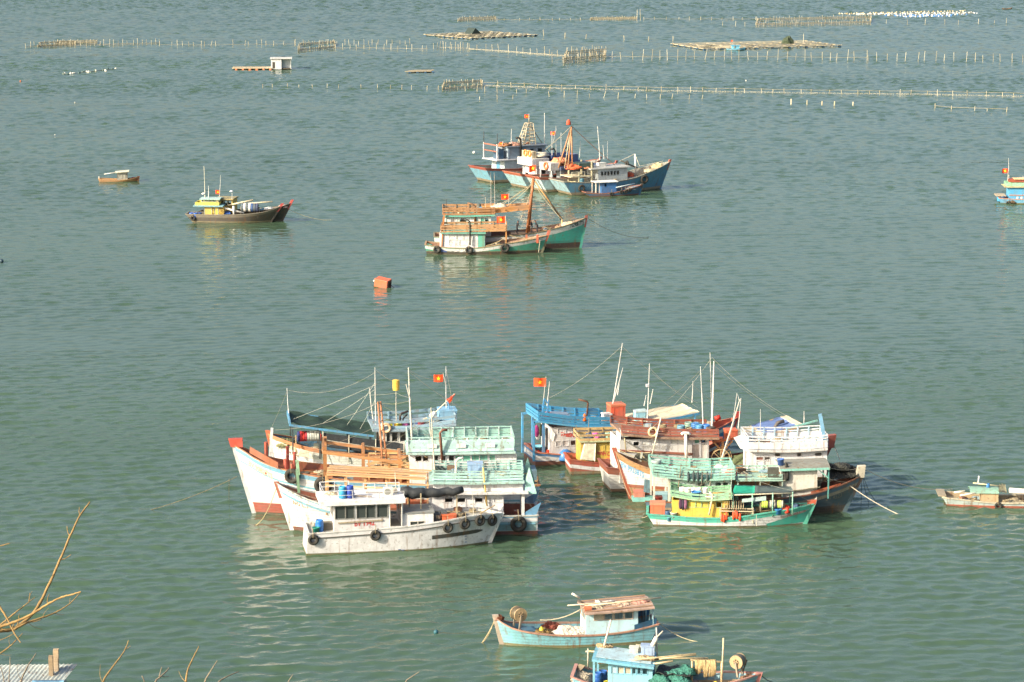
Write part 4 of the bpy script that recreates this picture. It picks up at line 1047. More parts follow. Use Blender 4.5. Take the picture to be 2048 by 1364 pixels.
    for s in (-.25, .25): b.beam(b.P(904, 845, s), b.P(895, 800, s * .3), .07, '#4f9bd0', name='stern_frame')
    b.pipe([b.P(801, 858, -.3), b.P(800, 833, -.3), b.P(803, 827, -.3), b.P(817, 822, -.3)], .09, '#3d332e')
    b.pipe([b.P(806, 858, -.5), b.P(806, 838, -.5), b.P(809, 834, -.5), b.P(815, 829, -.5)], .06, '#3d332e')
    q0, q1 = b.P(861, 834, .6), b.P(909, 788, .6); b.pipe([q0, q1], .045, '#d8cfb8', 'boom')
    b.pipe([q0, q0.lerp(q1, .2)], .2, '#e2e2da', 'wrapped_boom_end')
    b.flag(886, 749, -.2, 19, 15, 'red flag with yellow star flying over the blue house, left raft', pole=(892, 770), seed=1)
    fr = q0.lerp(q1, .75)
    b.sheetpart('furled_pennant', [fr + Vector((-.1, 0, -.3)), q1 + Vector((0, 0, -.05)), q1 + Vector((-.05, .05, .05)), fr + Vector((.2, .05, 0))], .02, plain('flag_red', '#e84c1c', 0.75, 0, 0.12), .08, 6, 3)
    # clutter on the blue roof
    junk = [(770, 853, .9, '#cfcac0'), (776, 851, -.3, '#5a6a50'), (786, 851, .8, '#d8cf3c'), (795, 853, .9, '#c8563c'), (798, 853, 1.2, '#e6d038'), (806, 853, 1.0, '#cf6a9c'), (813, 852, .7, '#5f8a96'), (830, 849, .4, '#4f6a9a'), (842, 848, .8, '#c8485a'), (850, 845, .2, '#d8cfae'), (862, 842, .1, '#7fb4cc'), (872, 840, .5, '#cfc8b6')]
    nm = ['white bag', 'olive bundle', 'lime green basin', 'brick red basket', 'yellow basin', 'pink bag', 'grey blue bucket', 'blue bundle', 'red basin', 'cream sack', 'pale blue basin', 'round beige basket']
    for k, ((u, v, n, c), t) in enumerate(zip(junk, nm)):
        x = b.X(u, v, n); z = interp(sorted(rr), x) - .05
        if 'ba' in t and t.split()[-1] in ('basin', 'basket', 'bucket') or t.endswith('bucket'):
            b.drum(u, v, n, .3, .36, c, t + ' on the light blue roof at the back of the left raft', False, z=z)
        else: b.pile(u, v, n, .45, .35, .35, c, t + ' on the light blue roof at the back of the left raft', 'bundle', 'bundle', 20 + k, .3, plain('cloth_' + c.strip('#'), c, .8), z=z)
    b.lifebuoy(772, 856, 2.15, .42, '#d9b48a', 'tan life ring on the front corner of the light blue house')
    b.pile(572, 868, 0, .9, 1.0, .45, '#6a6a48', 'olive rope and net heaped in the orange prow', 'net_pile', 'net', 41, z=b.dk(b.X(572, 868, 0)) + .3)
    return b
D = boat_D()
# ================================================================== near-right raft of six boats
# ---- G1: bright blue boat with flag, furthest back
def boat_G1():
    b = Boat('fishing_boat', 'bright blue and white fishing boat with long ramp awning and red prow', 'boat', (1070, 933), (1452, 900), W=4.2, wt=0.9)
    b.hull((1474, 836), (1073, 906), [(1130, 910), (1220, 905), (1330, 890), (1400, 872), (1440, 856)],
           [(('a', 0.42), ('#7c4434', 0.45)), (('s', 0.62), ('#3f82b8', 0.3)), (('s', 0.22), ('#f2f1ea', 0.22)), (('s', 0), ('#3f86c0', 0.25))],
           full=2.5, deck=0.7, cap='#d07a5a', stem_col='#c9302a', deckcol='#b0532f', inner='#c9572f', stem_rise=0.55)
    h = 1.6
    xw0, x1 = b.X(1104, 880, h), b.X(1230, 880, h); x0 = b.X(1082, 850, h)
    z1 = b.Z(1150, 853, h); z0 = b.dk((xw0 + x1) / 2)
    zl, zh = b.Z(1140, 891, h), b.Z(1140, 881, h); zl2, zh2 = b.Z(1140, 865, h), b.Z(1140, 856.5, h)
    ws = [(b.X(a, 886, h), b.X(c, 886, h), zl, zh, f) for a, c, f in ((1112, 1122, 's:#d8d2d2'), (1126, 1137, 's:#dcd6d4'), (1141, 1155, 'o'), (1162, 1175, 'o'))]
    ws += [(b.X(a, 860, h), b.X(c, 860, h), zl2, zh2, 's:#e2dede') for a, c in ((1116, 1128), (1132, 1144), (1148, 1158), (1164, 1176))]
    b.cabin(xw0, x1, 2 * h, z0, z1, '#e4dedb', near=ws, wear=.25, fr='#efebe8', back=[(-.5, .4, z0 + .1, z1 - .3, 'o')])
    b.lettering('THIÊN-P', 1121, 1158, 868.5, 872.5, '#d2402a', False, h, .05, .42, .25, .05)
    ra = [(b.X(1078, 845, 1.95), b.Z(1078, 845, 1.95)), (b.X(1150, 852, 1.95), b.Z(1150, 853.5, 1.95)), (b.X(1226, 857, 1.95), b.Z(1226, 856, 1.95))]
    b.roof(ra, 4.0, .14, '#45a3cc', wear=.2)
    rr = [(x, z + .18) for x, z in ra]
    b.rail(rr, 1.85, .72, [(0, .16), (.22, .4), (.46, .72)], '#2c97c6', 1.15, .1, .05, flare=.1, wear=.2, ends='b')
    for s in (1, -1):
        b.post(b.X(1068, 880, 1.8), s * 1.75, b.dk(.2), ra[0][1] + .1, .16, '#3fa8de')
        b.post(b.X(1088, 880, 1.8), s * 1.6, b.dk(1.0), ra[0][1] + .1, .2, '#3a94cc')
        b.beam((b.X(1068, 840, 1.8), s * 1.75, ra[0][1]), (b.X(1084, 850, 1.8), s * 1.75, ra[0][1] + .1), .16, '#46aee0')
        b.sheetpart('wing_board', [(ra[-1][0] - .1, s * 1.9, ra[-1][1]), (ra[-1][0] + .7, s * 1.95, ra[-1][1] - .1), (ra[-1][0] + .3, s * 1.95, ra[-1][1] + .7), (ra[-1][0] - .1, s * 1.9, ra[-1][1] + .8)], .05, paint('#46b4dc', .2), nu=2, nv=2)
    # stern mast frame with the flag
    f0, f1 = b.P(1084, 838, .3), b.P(1088, 797, .3); e0, e1 = b.P(1093, 838, .3), b.P(1097, 800, .3)
    b.beam(f0, f1, .1, '#3fa0d8', name='stern_frame'); b.beam(e0, e1, .1, '#3fa0d8', name='stern_frame'); b.beam(f1, e1.lerp(e0, .2), .09, '#3fa0d8', name='stern_frame')
    b.flag(1092, 756, .3, 25, 17, 'red flag with yellow star on the stern of the bright blue boat', pole=(1087, 800), seed=2.4)
    b.whip(1094, 812, 1099, 763, .3, .045)
    # solar panel on the roof
    b.sheetpart('solar_panel', [b.P(1098, 832, .9), b.P(1146, 838, .9), b.P(1134, 824, -1.2), b.P(1100, 822, -1.2)], .05, plain('panel_grey', '#8d98a4', .3, .1), nu=4, nv=3)
    b.pipe([b.P(1172, 850, 1.6), b.P(1176, 806, 1.6), b.P(1174, 803, 1.6), b.P(1157, 799, 1.6)], .08, '#6a4a38')
    b.pile(1169, 840, 1.9, .16, .1, .55, '#d8702a', 'orange life vest hung on the blue roof rail', 'life_vest', 'vest', 51, .2, plain('vest_orange', '#e2702a', .8))
    # boxes on the roof
    zr = rr[-1][1] - .02
    b.crate(1232, 833, 0.2, 1.25, 1.2, 1.2, '#d9552c', 'large orange box on the roof of the bright blue boat', lidcol='#e27848', z=zr + .35)
    b.crate(1213, 838, .6, .7, .7, .85, '#cfdadb', 'stack of white crates beside the orange box', 'crate_stack', 'crates', z=zr)
    b.crate(1280, 842, .8, 1.0, .8, .95, '#8ec8dc', 'pale cyan ice box on the ramp awning', 'ice_box', 'box', lidcol='#c8e2e8', z=b.Z(1280, 842, .8))
    # ramp awning
    A0, A1 = b.P(1226, 856, 1.95), b.P(1399, 824, 1.9); B1 = A1 + Vector((-.2, 0, 0)); B1.y = -A1.y; B0 = A0.copy(); B0.y = -A0.y
    b.sheetpart('ramp_awning', [A0, A1, B1, B0], .05, plain('straw_mat', '#c9bda0', .9, 0, .2, 2.0, .03), .12, 16, 8, 5)
    for (p, q) in ((A0, A1), (B0, B1)): b.beam(p - Vector((0, 0, .14)), q - Vector((0, 0, .14)), .12, '#358fbd', .2, 'awning_beam')
    b.beam(A1 - Vector((0, 0, .1)), B1 - Vector((0, 0, .1)), .12, '#358fbd', .16, 'awning_beam')
    for f in (.3, .62, .95):
        for (p, q) in ((A0, A1), (B0, B1)):
            c = p.lerp(q, f); b.beam((c.x, c.y * .96, b.dk(c.x)), c - Vector((0, 0, .2)), .12, '#4aa0d0', name='awning_post')
    # red inner prow boards
    for s in (1, -1):
        b.sheetpart('bow_board', [b.P(1412, 862, s * 1.2), b.P(1462, 848, s * .5), b.P(1462, 836, s * .5), b.P(1412, 848, s * 1.2)], .1, paint('#d24a22', .25), nu=4, nv=2)
    b.pipe([b.P(1430, 838, -.9), b.P(1440, 834, -.9)], .22, '#c93a2a', 'bow_roller')
    b.crate(1430, 860, .2, 1.0, .9, .4, '#e0652a', 'orange gear box inside the red prow', z=b.dk(b.X(1430, 860, .2)) + .3)
    # whips
    b.whip(1222, 830, 1245, 686, .2, .06); b.whip(1228, 800, 1246, 735, 0, .05); b.whip(1235, 790, 1240, 755, -.3, .04)
    b.whip(1294, 855, 1299, 727, 1.9, .06); g = G(); g.box(-.12, .12, -.08, .08, -.12, .12); b.drop('radar_box', g, paint('#efece4', .1), b.P(1295, 771, 1.9), 'small white radio box on a whip aerial over the ramp awning', 'radio box', smooth=False)
    b.whip(1288, 812, 1292, 790, 0, .04); b.whip(1300, 808, 1306, 778, 0, .04); b.whip(1384, 805, 1386, 762, 0, .05)
    # washing and drums on the open stern
    for k, (u, v, n, c, t) in enumerate(((1073, 862, 1.2, '#a8387a', 'magenta'), (1082, 860, .6, '#3f4a34', 'dark olive'), (1075, 868, .2, '#dfe2e0', 'white'))):
        g = G(); g.blob((0, 0, 0), .22, .12, .5, 60 + k, .3, 12, 8, 2, False); b.drop('hung_garment', g, plain('garment_' + c.strip('#'), c, .85), b.P(u, v, n), t + ' garment hung under the stern roof of the bright blue boat', 'clothes')
    b.sheetpart('white_cloth', [b.P(1102, 856, 1.66), b.P(1110, 868, 1.68), b.P(1106, 883, 1.68), b.P(1101, 876, 1.66)], .02, plain('white_cloth', '#ece8e2', .8), .05, 5, 5)
    for k, (u, v, n, t) in enumerate(((1079, 900, 1.2, 'left'), (1096, 892, .8, 'right'))):
        b.pile(u, v, n, .3, .25, .75, '#c8452c', t + ' red life vest heap on the stern of the bright blue boat', 'life_vest', 'vest', 70 + k, .3, plain('vest_red', '#cf4428', .8), z=b.dk(b.X(u, v, n)))
    b.drum(1076, 890, -.3, .45, .5, '#7cc4d8', 'wide pale blue tub on the stern of the bright blue boat', False, z=b.dk(.8) + .4)
    g = G(); g.blob((0, 0, 0), .62, .55, .8, 3, .04, 18, 10, 1); b.drop('water_dome', g, plain('blue_dome', '#3f78b4', .4), Vector((b.X(1131, 908, 1.75), b.s * 1.78, b.dk(b.X(1131, 908, 1.75)) + .35)), 'round blue plastic tank on the side deck of the bright blue boat', 'tank')
    b.pile(1095, 833, .2, .5, .4, .25, '#c8787c', 'pink and red cloth on the stern end of the blue roof', 'bundle', 'bundle', 75, .4, plain('pinkcloth', '#c9888a', .8), z=rr[0][1])
    return b
G1 = boat_G1()

# ---- G2: small yellow house boat, red and white hull
def boat_G2():
    b = Boat('fishing_boat', 'small red and white boat with yellow house, wedged beside the bright blue boat', 'boat', (1142, 950), (1420, 934), W=2.9, wt=0.9)
    b.hull((1440, 880), (1139, 920), [(1200, 926), (1300, 922), (1380, 908)],
           [(('a', 0.3), ('#8a7a5a', 0.5)), (('s', 0.66), ('#a84a34', 0.4)), (('s', 0.36), ('#efeee4', 0.25)), (('s', 0), ('#b8482e', 0.4))],
           full=2.5, deck=0.5, cap='#b5502f', deckcol='#a0784e', stem_col='#b5502f')
    h = 1.2; x0, x1 = b.X(1162, 905, h), b.X(1300, 905, h); z1 = b.Z(1195, 884, h); z0 = b.dk((x0 + x1) / 2)
    zl, zh = z1 - .75, z1 - .25
    ws = [(b.X(a, 895, h), b.X(c, 895, h), zl, zh, 's:#d8b83a') for a, c in ((1196, 1206), (1210, 1222), (1226, 1240))] + [(b.X(a, 895, h), b.X(c, 895, h), z0 + .15, z0 + .55, 's:#dcbc40') for a, c in ((1192, 1203), (1206, 1222))]
    b.cabin(x0, x1, 2 * h, z0, z1, '#d9b532', near=ws, wear=.35, fr='#e2c95a')
    b.lettering('MINH CA', 1193, 1224, 905, 909, '#c8482a', False, h, .1, .4, .3, .03)
    ra = [(b.X(1159, 877, 1.4), b.Z(1159, 877, 1.4)), (x1 + .2, z1 + .03)]
    ra = [(b.X(1159, 877, 1.4), z1 + .04), (x1 + .2, z1 + .02)]
    b.roof(ra, 2.9, .1, '#c8cf9a', wear=.5)
    rr = [(x, z + .14) for x, z in ra]
    b.rail(rr, 1.3, .5, [(0, .16), (.3, .5)], '#c9a566', 1.2, .08, .05, wear=.5, ends='b')
    b.sheetpart('canvas_sheet', [b.P(1170, 880, 1.32), b.P(1192, 884, 1.32), b.P(1190, 922, 1.5), b.P(1160, 918, 1.5)], .03, plain('cream_canvas', '#cfc6ae', .9), .12, 8, 8, 4)
    for k, (u, c, t) in enumerate(((1178, '#4a5a70', 'blue grey'), (1192, '#cf5a9c', 'bright pink'), (1203, '#3c4a58', 'dark blue'), (1216, '#8fb8a4', 'mint'), (1228, '#56728c', 'steel blue'))):
        b.pile(u, 868, .2, .4, .5, .35, c, t + ' bundle on the roof of the yellow house', 'bundle', 'bundle', 80 + k, .4, plain('cl_' + c.strip('#'), c, .85), z=rr[0][1])
    b.crate(1222, 925, 1.35, .7, .3, .9, '#d9642e', 'orange box squeezed beside the yellow house', z=b.dk(b.X(1222, 925, 1.3)))
    b.whip(1150, 900, 1153, 850, 1.3, .03, '#a89878', 'pole'); b.whip(1175, 880, 1178, 835, 1.2, .03, '#a89878', 'pole')
    return b
G2 = boat_G2()

# ---- G3: brown roofed boat
def boat_G3():
    b = Boat('fishing_boat', 'white walled fishing boat with brown plank roof and tarpaulin awning forward', 'boat', (1224, 985), (1628, 958), W=4.0, wt=0.8)
    b.hull((1663, 888), (1214, 936), [(1290, 944), (1400, 940), (1520, 926), (1600, 910)],
           [(('a', 0.3), ('#8a6a4a', 0.5)), (('s', 0.5), ('#e9e6da', 0.3)), (('s', 0), ('#a85a3c', 0.4))],
           full=2.4, deck=0.6, cap='#9a4a34', deckcol='#8a6a4a', stem_col='#a0442e', stem_rise=.3)
    h = 1.7; x0, x1 = b.X(1240, 890, h), b.X(1418, 890, h)
    z1 = b.Z(1320, 877, h); z0 = b.dk((x0 + x1) / 2) - .2
    zl, zh = b.Z(1330, 889, h), b.Z(1330, 881, h)
    ws = [(b.X(a, 885, h), b.X(c, 885, h), zl, zh, f) for a, c, f in ((1267, 1278, 'o'), (1283, 1298, 's:#e9e5da'), (1301, 1316, 's:#e9e5da'), (1342, 1355, 's:#e6e2d6'), (1358, 1373, 's:#e6e2d6'), (1389, 1398, 's:#4f8f78'), (1402, 1411, 'o'))]
    ws.append((b.X(1384, 905, h), b.X(1398, 905, h), zl - 1.25, zl - .1, 's:#b8a89a'))
    ws.append((b.X(1402, 905, h), b.X(1414, 905, h), zl - 1.25, zl - .1, 's:#e4ded2'))
    b.cabin(x0, x1, 2 * h, z0, z1, '#ebe7dc', near=ws, wear=.35, fr='#f0ece2', front=[(-.4, .4, z0 + .2, z1 - .3, 'o')])
    b.beam(b.P(1240, 901, h + .05), b.P(1385, 908, h + .05), .1, '#a8644c', .16, 'wall_plank')
    ra = [(b.X(1244, 871, 2.0), b.Z(1244, 871, 2.0)), (b.X(1330, 877, 2.0), b.Z(1330, 878, 2.0)), (b.X(1438, 879, 2.0), b.Z(1438, 879, 2.0))]
    b.roof(ra, 4.2, .16, '#a88468', wear=.6)
    rr = [(x, z + .2) for x, z in ra]
    b.rail(rr, 1.95, .62, [(0, .14), (.2, .36), (.42, .62)], '#a8543a', 1.3, .09, .05, flare=-.1, wear=.65)
    # white stern board across the roof end, with diagonal brace
    b.sheetpart('stern_board', [b.P(1242, 862, 1.7), b.P(1240, 895, 1.7), b.P(1225, 893, -1.2), b.P(1236, 850, -1.4)], .08, paint('#f2efe6', .2), nu=3, nv=3)
    b.beam(b.P(1244, 878, 2.0), b.P(1278, 898, 2.0), .1, '#8f8f86', name='brace')
    # name on the wall in grey letters
    b.lettering('THANH SƠN', 1283, 1345, 892, 897, '#b8b2a4', False, h, .1, .4, .2)
    b.pipe([b.P(1373, 920, 2.1), b.P(1371, 868, 2.1)], .13, '#e9e5da', 'vent_pipe'); b.pipe([b.P(1363, 869, 2.1), b.P(1366, 866, 2.1), b.P(1376, 866, 2.1), b.P(1380, 869, 2.1)], .12, '#e9e5da', 'vent_pipe')
    b.lifebuoy(1306, 864, 2.08, .42, '#d8c49a', 'cream life ring on the brown roof rail')
    zr = rr[1][1]
    for k, (u, n, c, t) in enumerate(((1362, .8, '#5d8a9c', 'grey blue drum, leftmost of the row'), (1377, -.2, '#7a9484', 'grey green drum'), (1390, .2, '#3f70a8', 'mid blue drum'), (1399, .9, '#4a86b0', 'teal blue drum'), (1412, .9, '#3f76b8', 'bright blue drum, rightmost of the row'))):
        b.drum(u, 862, n, .33, .62, c, t + ' on the brown plank roof', True, z=zr)
    # gallows and spoked hauler wheel forward of the house
    xg = b.X(1443, 900, .9); zg = b.Z(1443, 881, .9)
    b.beam((b.X(1425, 884, 1.2), b.s * 1.2, zg), (b.X(1490, 876, 1.2), b.s * 1.2, zg + .3), .2, '#b86a44', name='gallows_beam', mat=wood('#b9683f'))
    b.beam((xg, b.s * 1.2, b.dk(xg)), (xg, b.s * 1.2, zg), .18, '#b07a50', name='gallows_post', mat=wood('#b98a5e'))
    for s in (-1, 1): b.beam((xg, b.s * 1.2, zg - .8), (xg + s * .8, b.s * 1.2, zg), .12, '#b07a50', name='brace', mat=wood('#b98a5e'))
    for k, (u, v, n, r) in enumerate(((1441, 918, 1.5, .78), (1443, 914, 1.1, .82))):
        c = b.P(u, v, n); root = empty('hauler_wheel', b.wp(c), b.rz, ('front', 'rear')[k] + ' spoked hauling wheel beside the white door', 'wheel')
        g = G(); g.torus(r, .045, 24, 6, axis='y'); g.build('rim', plain('wheel_iron', '#b39a72', .7), root)
        for i in range(8):
            a = math.pi * i / 4; g = G(); g.bar((0, 0, 0), (r * math.cos(a), 0, r * math.sin(a)), .05); g.build('spoke', plain('wheel_iron', '#b39a72', .7), root)
    # tarpaulin awning
    A0, A1 = b.P(1476, 884, 1.8), b.P(1606, 848, 1.8); B0, B1 = A0.copy(), A1.copy(); B0.y *= -1; B1.y *= -1; B1.x -= .3
    m1, m2 = A0.lerp(A1, .42), B0.lerp(B1, .42)
    b.sheetpart('canvas_awning', [A0, m1, m2, B0], .05, plain('grey_canvas', '#9a9078', .9, 0, .3, 2), .16, 8, 8, 7)
    m3, m4 = A0.lerp(A1, .9), B0.lerp(B1, .9)
    b.sheetpart('tarpaulin', [m1 + Vector((0, 0, .02)), m3, m4, m2 + Vector((0, 0, .02))], .05, plain('blue_tarp', '#5f74a0', .6, 0, .25, 2), .14, 10, 8, 9)
    b.sheetpart('straw_mat', [m3 + Vector((0, 0, .02)), A1, B1, m4 + Vector((0, 0, .02))], .05, plain('straw_mat', '#c9bda0', .9, 0, .2, 2.0, .03), .05, 3, 6, 2)
    for p, q in ((A0, A1), (B0, B1)): b.beam(p - Vector((0, 0, .12)), q - Vector((0, 0, .12)), .1, '#a88a62', .2, 'awning_beam', wood('#a98a64'))
    b.beam(A1 + Vector((-1.4, .0, -.35)), A1 + Vector((1.2, 0, .25)), .12, '#7fc9bd', name='outrigger_pole')
    for f in (.45, .93):
        for p, q in ((A0, A1), (B0, B1)):
            c = p.lerp(q, f); b.beam((c.x, c.y * .85, b.dk(c.x)), c - Vector((0, 0, .15)), .14, '#8a6a48', name='awning_post', mat=wood('#8f7048'))
    b.beam(A0.lerp(A1, .93) + Vector((0, -.1, -1.2)), A0.lerp(A1, .78) + Vector((0, -.1, -.2)), .14, '#a8763f', name='brace', mat=wood('#b07f48'))
    # stove pipes
    b.pipe([b.P(1552, 890, .4), b.P(1551, 852, .4), b.P(1555, 846, .4), b.P(1568, 842, .4)], .16, '#5c5650')
    b.crate(1461, 870, .6, .9, .9, .75, '#d9612e', 'orange box at the front of the brown plank roof', z=b.Z(1461, 876, .6))
    # prow head
    xt, zt = b.pt(1, b.sheer[-1][1])[0], b.sheer[-1][1]
    g = G(); g.hexa([(xt - 1.0, -.35, zt - .3), (xt + .15, -.16, zt - .3), (xt + .15, .16, zt - .3), (xt - 1.0, .35, zt - .3), (xt - .3, -.3, zt + .75), (xt + .35, -.2, zt + .8), (xt + .35, .2, zt + .8), (xt - .3, .3, zt + .75)]); b.part('prow_cap', g, paint('#a84a34', .35))
    b.sheetpart('green_cover', [b.P(1465, 912, 1.3), b.P(1500, 904, 1.3), b.P(1498, 935, 1.9), b.P(1462, 938, 1.9)], .03, plain('olive_canvas', '#6f7a55', .9), .1, 8, 6, 3)
    # whips
    b.whip(1407, 868, 1401, 733, .2, .06, '#e9e6dc'); b.whip(1424, 868, 1420, 705, -.2, .05); b.whip(1423, 870, 1428, 722, 0, .1, '#e4e0d4', 'mast'); b.whip(1478, 800, 1475, 788, 0, .03)
    b.whip(1436, 940, 1480, 798, 2.2, .07, '#dedac8', 'boom'); b.whip(1475, 870, 1482, 796, .5, .05); b.whip(1462, 868, 1474, 786, .2, .04)
    b.whip(1520, 876, 1521, 818, 0, .035); b.whip(1608, 846, 1608, 822, 0, .05)
    b.beam(b.P(1667, 888, 0), b.P(1680, 920, 0), .06, '#d8d4c6', name='stay_pole')
    p = b.P(1302, 905, 2.1)
    b.pipe([b.P(1303, 915, 2.2), b.P(1322, 835, 2.2)], .06, '#d2cdb8', 'pole')
    return b
G3 = boat_G3()

# ---- G4: white bow with blue number, white house with pale blue rail
def boat_G4():
    b = Boat('fishing_boat', 'wooden fishing boat with blue numbered white bow and white railed house', 'boat', (1664, 1000), (1262, 996), W=4.0, wt=0.85)
    b.hull((1229, 903), (1668, 955), [(1600, 958), (1480, 957), (1380, 951), (1310, 941), (1265, 925)],
           [(('a', 0.9), ('#b08a5c', 0.6)), (('a', 1.15), ('#a8573a', 0.4)), (('s', 0.52), ('#f3f4f0', 0.2)), (('s', 0.05), ('#c39258', 0.5)), (('s', 0), ('#b98a58', 0.5))],
           full=2.3, deck=0.6, cap='#b98a56', stem_col='#b5532f', deckcol='#8f7452', inner='#8a5a38', stem_rise=.3, stem_full=True)
    b.lettering('BV.99238TS', 1242, 1288, 929, 951, '#5aaedb', True, wear=.1, height=.5, bold=.02)
    h = 1.55; x0, x1 = b.X(1654, 920, h), b.X(1498, 920, h)
    z1 = b.Z(1575, 903, h); z0 = b.dk((x0 + x1) / 2)
    zl, zh = b.Z(1600, 910, h), b.Z(1600, 904.5, h)
    ws = [(b.X(a, 908, h), b.X(c, 908, h), zl - .1, zh - .05, 'o') for a, c in ((1550, 1561), (1594, 1603), (1630, 1643))]
    ws += [(b.X(a, 920, h), b.X(c, 920, h), zl - 1.2, zl - .42, f) for a, c, f in ((1513, 1526, 's:#ebe8e0'), (1529, 1540, 's:#e8e5dc'))]
    ws += [(b.X(a, 912, h), b.X(c, 912, h), zl - .35, zl - .12, f) for a, c, f in ((1513, 1526, 's:#8a4a34'), (1529, 1540, 'o'))]
    b.cabin(x0, x1, 2 * h, z0, z1, '#f1f0ea', near=ws, wear=.18, front=[(-.6, .4, z0 + .2, z1 - .25, 'o')], fr='#e6e6e0')
    ra = [(b.X(1655, 900, 1.9), b.Z(1655, 900, 1.9)), (b.X(1580, 904, 1.9), b.Z(1580, 904.5, 1.9)), (b.X(1496, 903, 1.9), b.Z(1496, 903, 1.9))]
    b.roof(ra, 4.0, .16, '#e2e2dc', wear=.4)
    rr = [(x, z + .2) for x, z in ra]
    b.rail(rr, 1.88, 1.0, [(.0, .28), (.3, .56), (.66, .76), (.9, 1.0)], '#e0e4e2', .95, .1, .05, flare=-.12, postcol='#a9cfe6', wear=.4, ends='bF')
    nose = ra[-1][0]
    g = G(); g.hexa([(nose - .1, -1.9, ra[-1][1] + .02), (nose + .5, -1.2, ra[-1][1] + .1), (nose + .5, 1.2, ra[-1][1] + .1), (nose - .1, 1.9, ra[-1][1] + .02), (nose - .1, -1.8, ra[-1][1] + .6), (nose + .75, -.9, ra[-1][1] + .5), (nose + .75, .9, ra[-1][1] + .5), (nose - .1, 1.8, ra[-1][1] + .6)]); b.part('roof_nose', g, paint('#dedcd4', .35))
    # blue stern post
    p, q = b.P(1649, 880, 1.3), b.P(1640, 828, 1.3); b.beam(p, q, .12, '#7fbfe6', .28, 'stern_post')
    # working gear in the bow
    b.sheetpart('net_cover', [b.P(1268, 915, 1.4), b.P(1300, 922, 1.6), b.P(1303, 905, -1), b.P(1275, 905, -1)], .05, netmat('#5a5a4a'), .2, 8, 6, 6)
    b.beam(b.P(1281, 922, 1.0), b.P(1284, 905, 1.0), .3, '#b9bfae', .12, 'hatch_board')
    for (u, v, u2, v2) in ((1235, 898, 1302, 925), (1250, 900, 1300, 905), (1280, 905, 1310, 935)): b.rope(b.P(u, v, .4), b.P(u2, v2, .8), .03, .1, '#c2b48e')
    b.pile(1310, 905, .6, .4, .3, .7, '#44565e', 'blue grey tarp bundle behind the numbered bow', 'bundle', 'bundle', 90, .4, TARP_BLK, z=b.dk(b.X(1310, 930, .6)))
    b.pipe([b.P(1252, 902, 1.1), b.P(1250, 884, 1.1), b.P(1249, 876, 1.1)], .05, '#b3a27e', 'pole')
    r1 = b.wp(b.P(1232, 905, .1)); r2 = water_at(1290, 1003)
    b.mooring(r1, r2, .04, 'slack rope looping from the numbered bow into the water', 1.6, '#b8a888')
    return b
G4 = boat_G4()

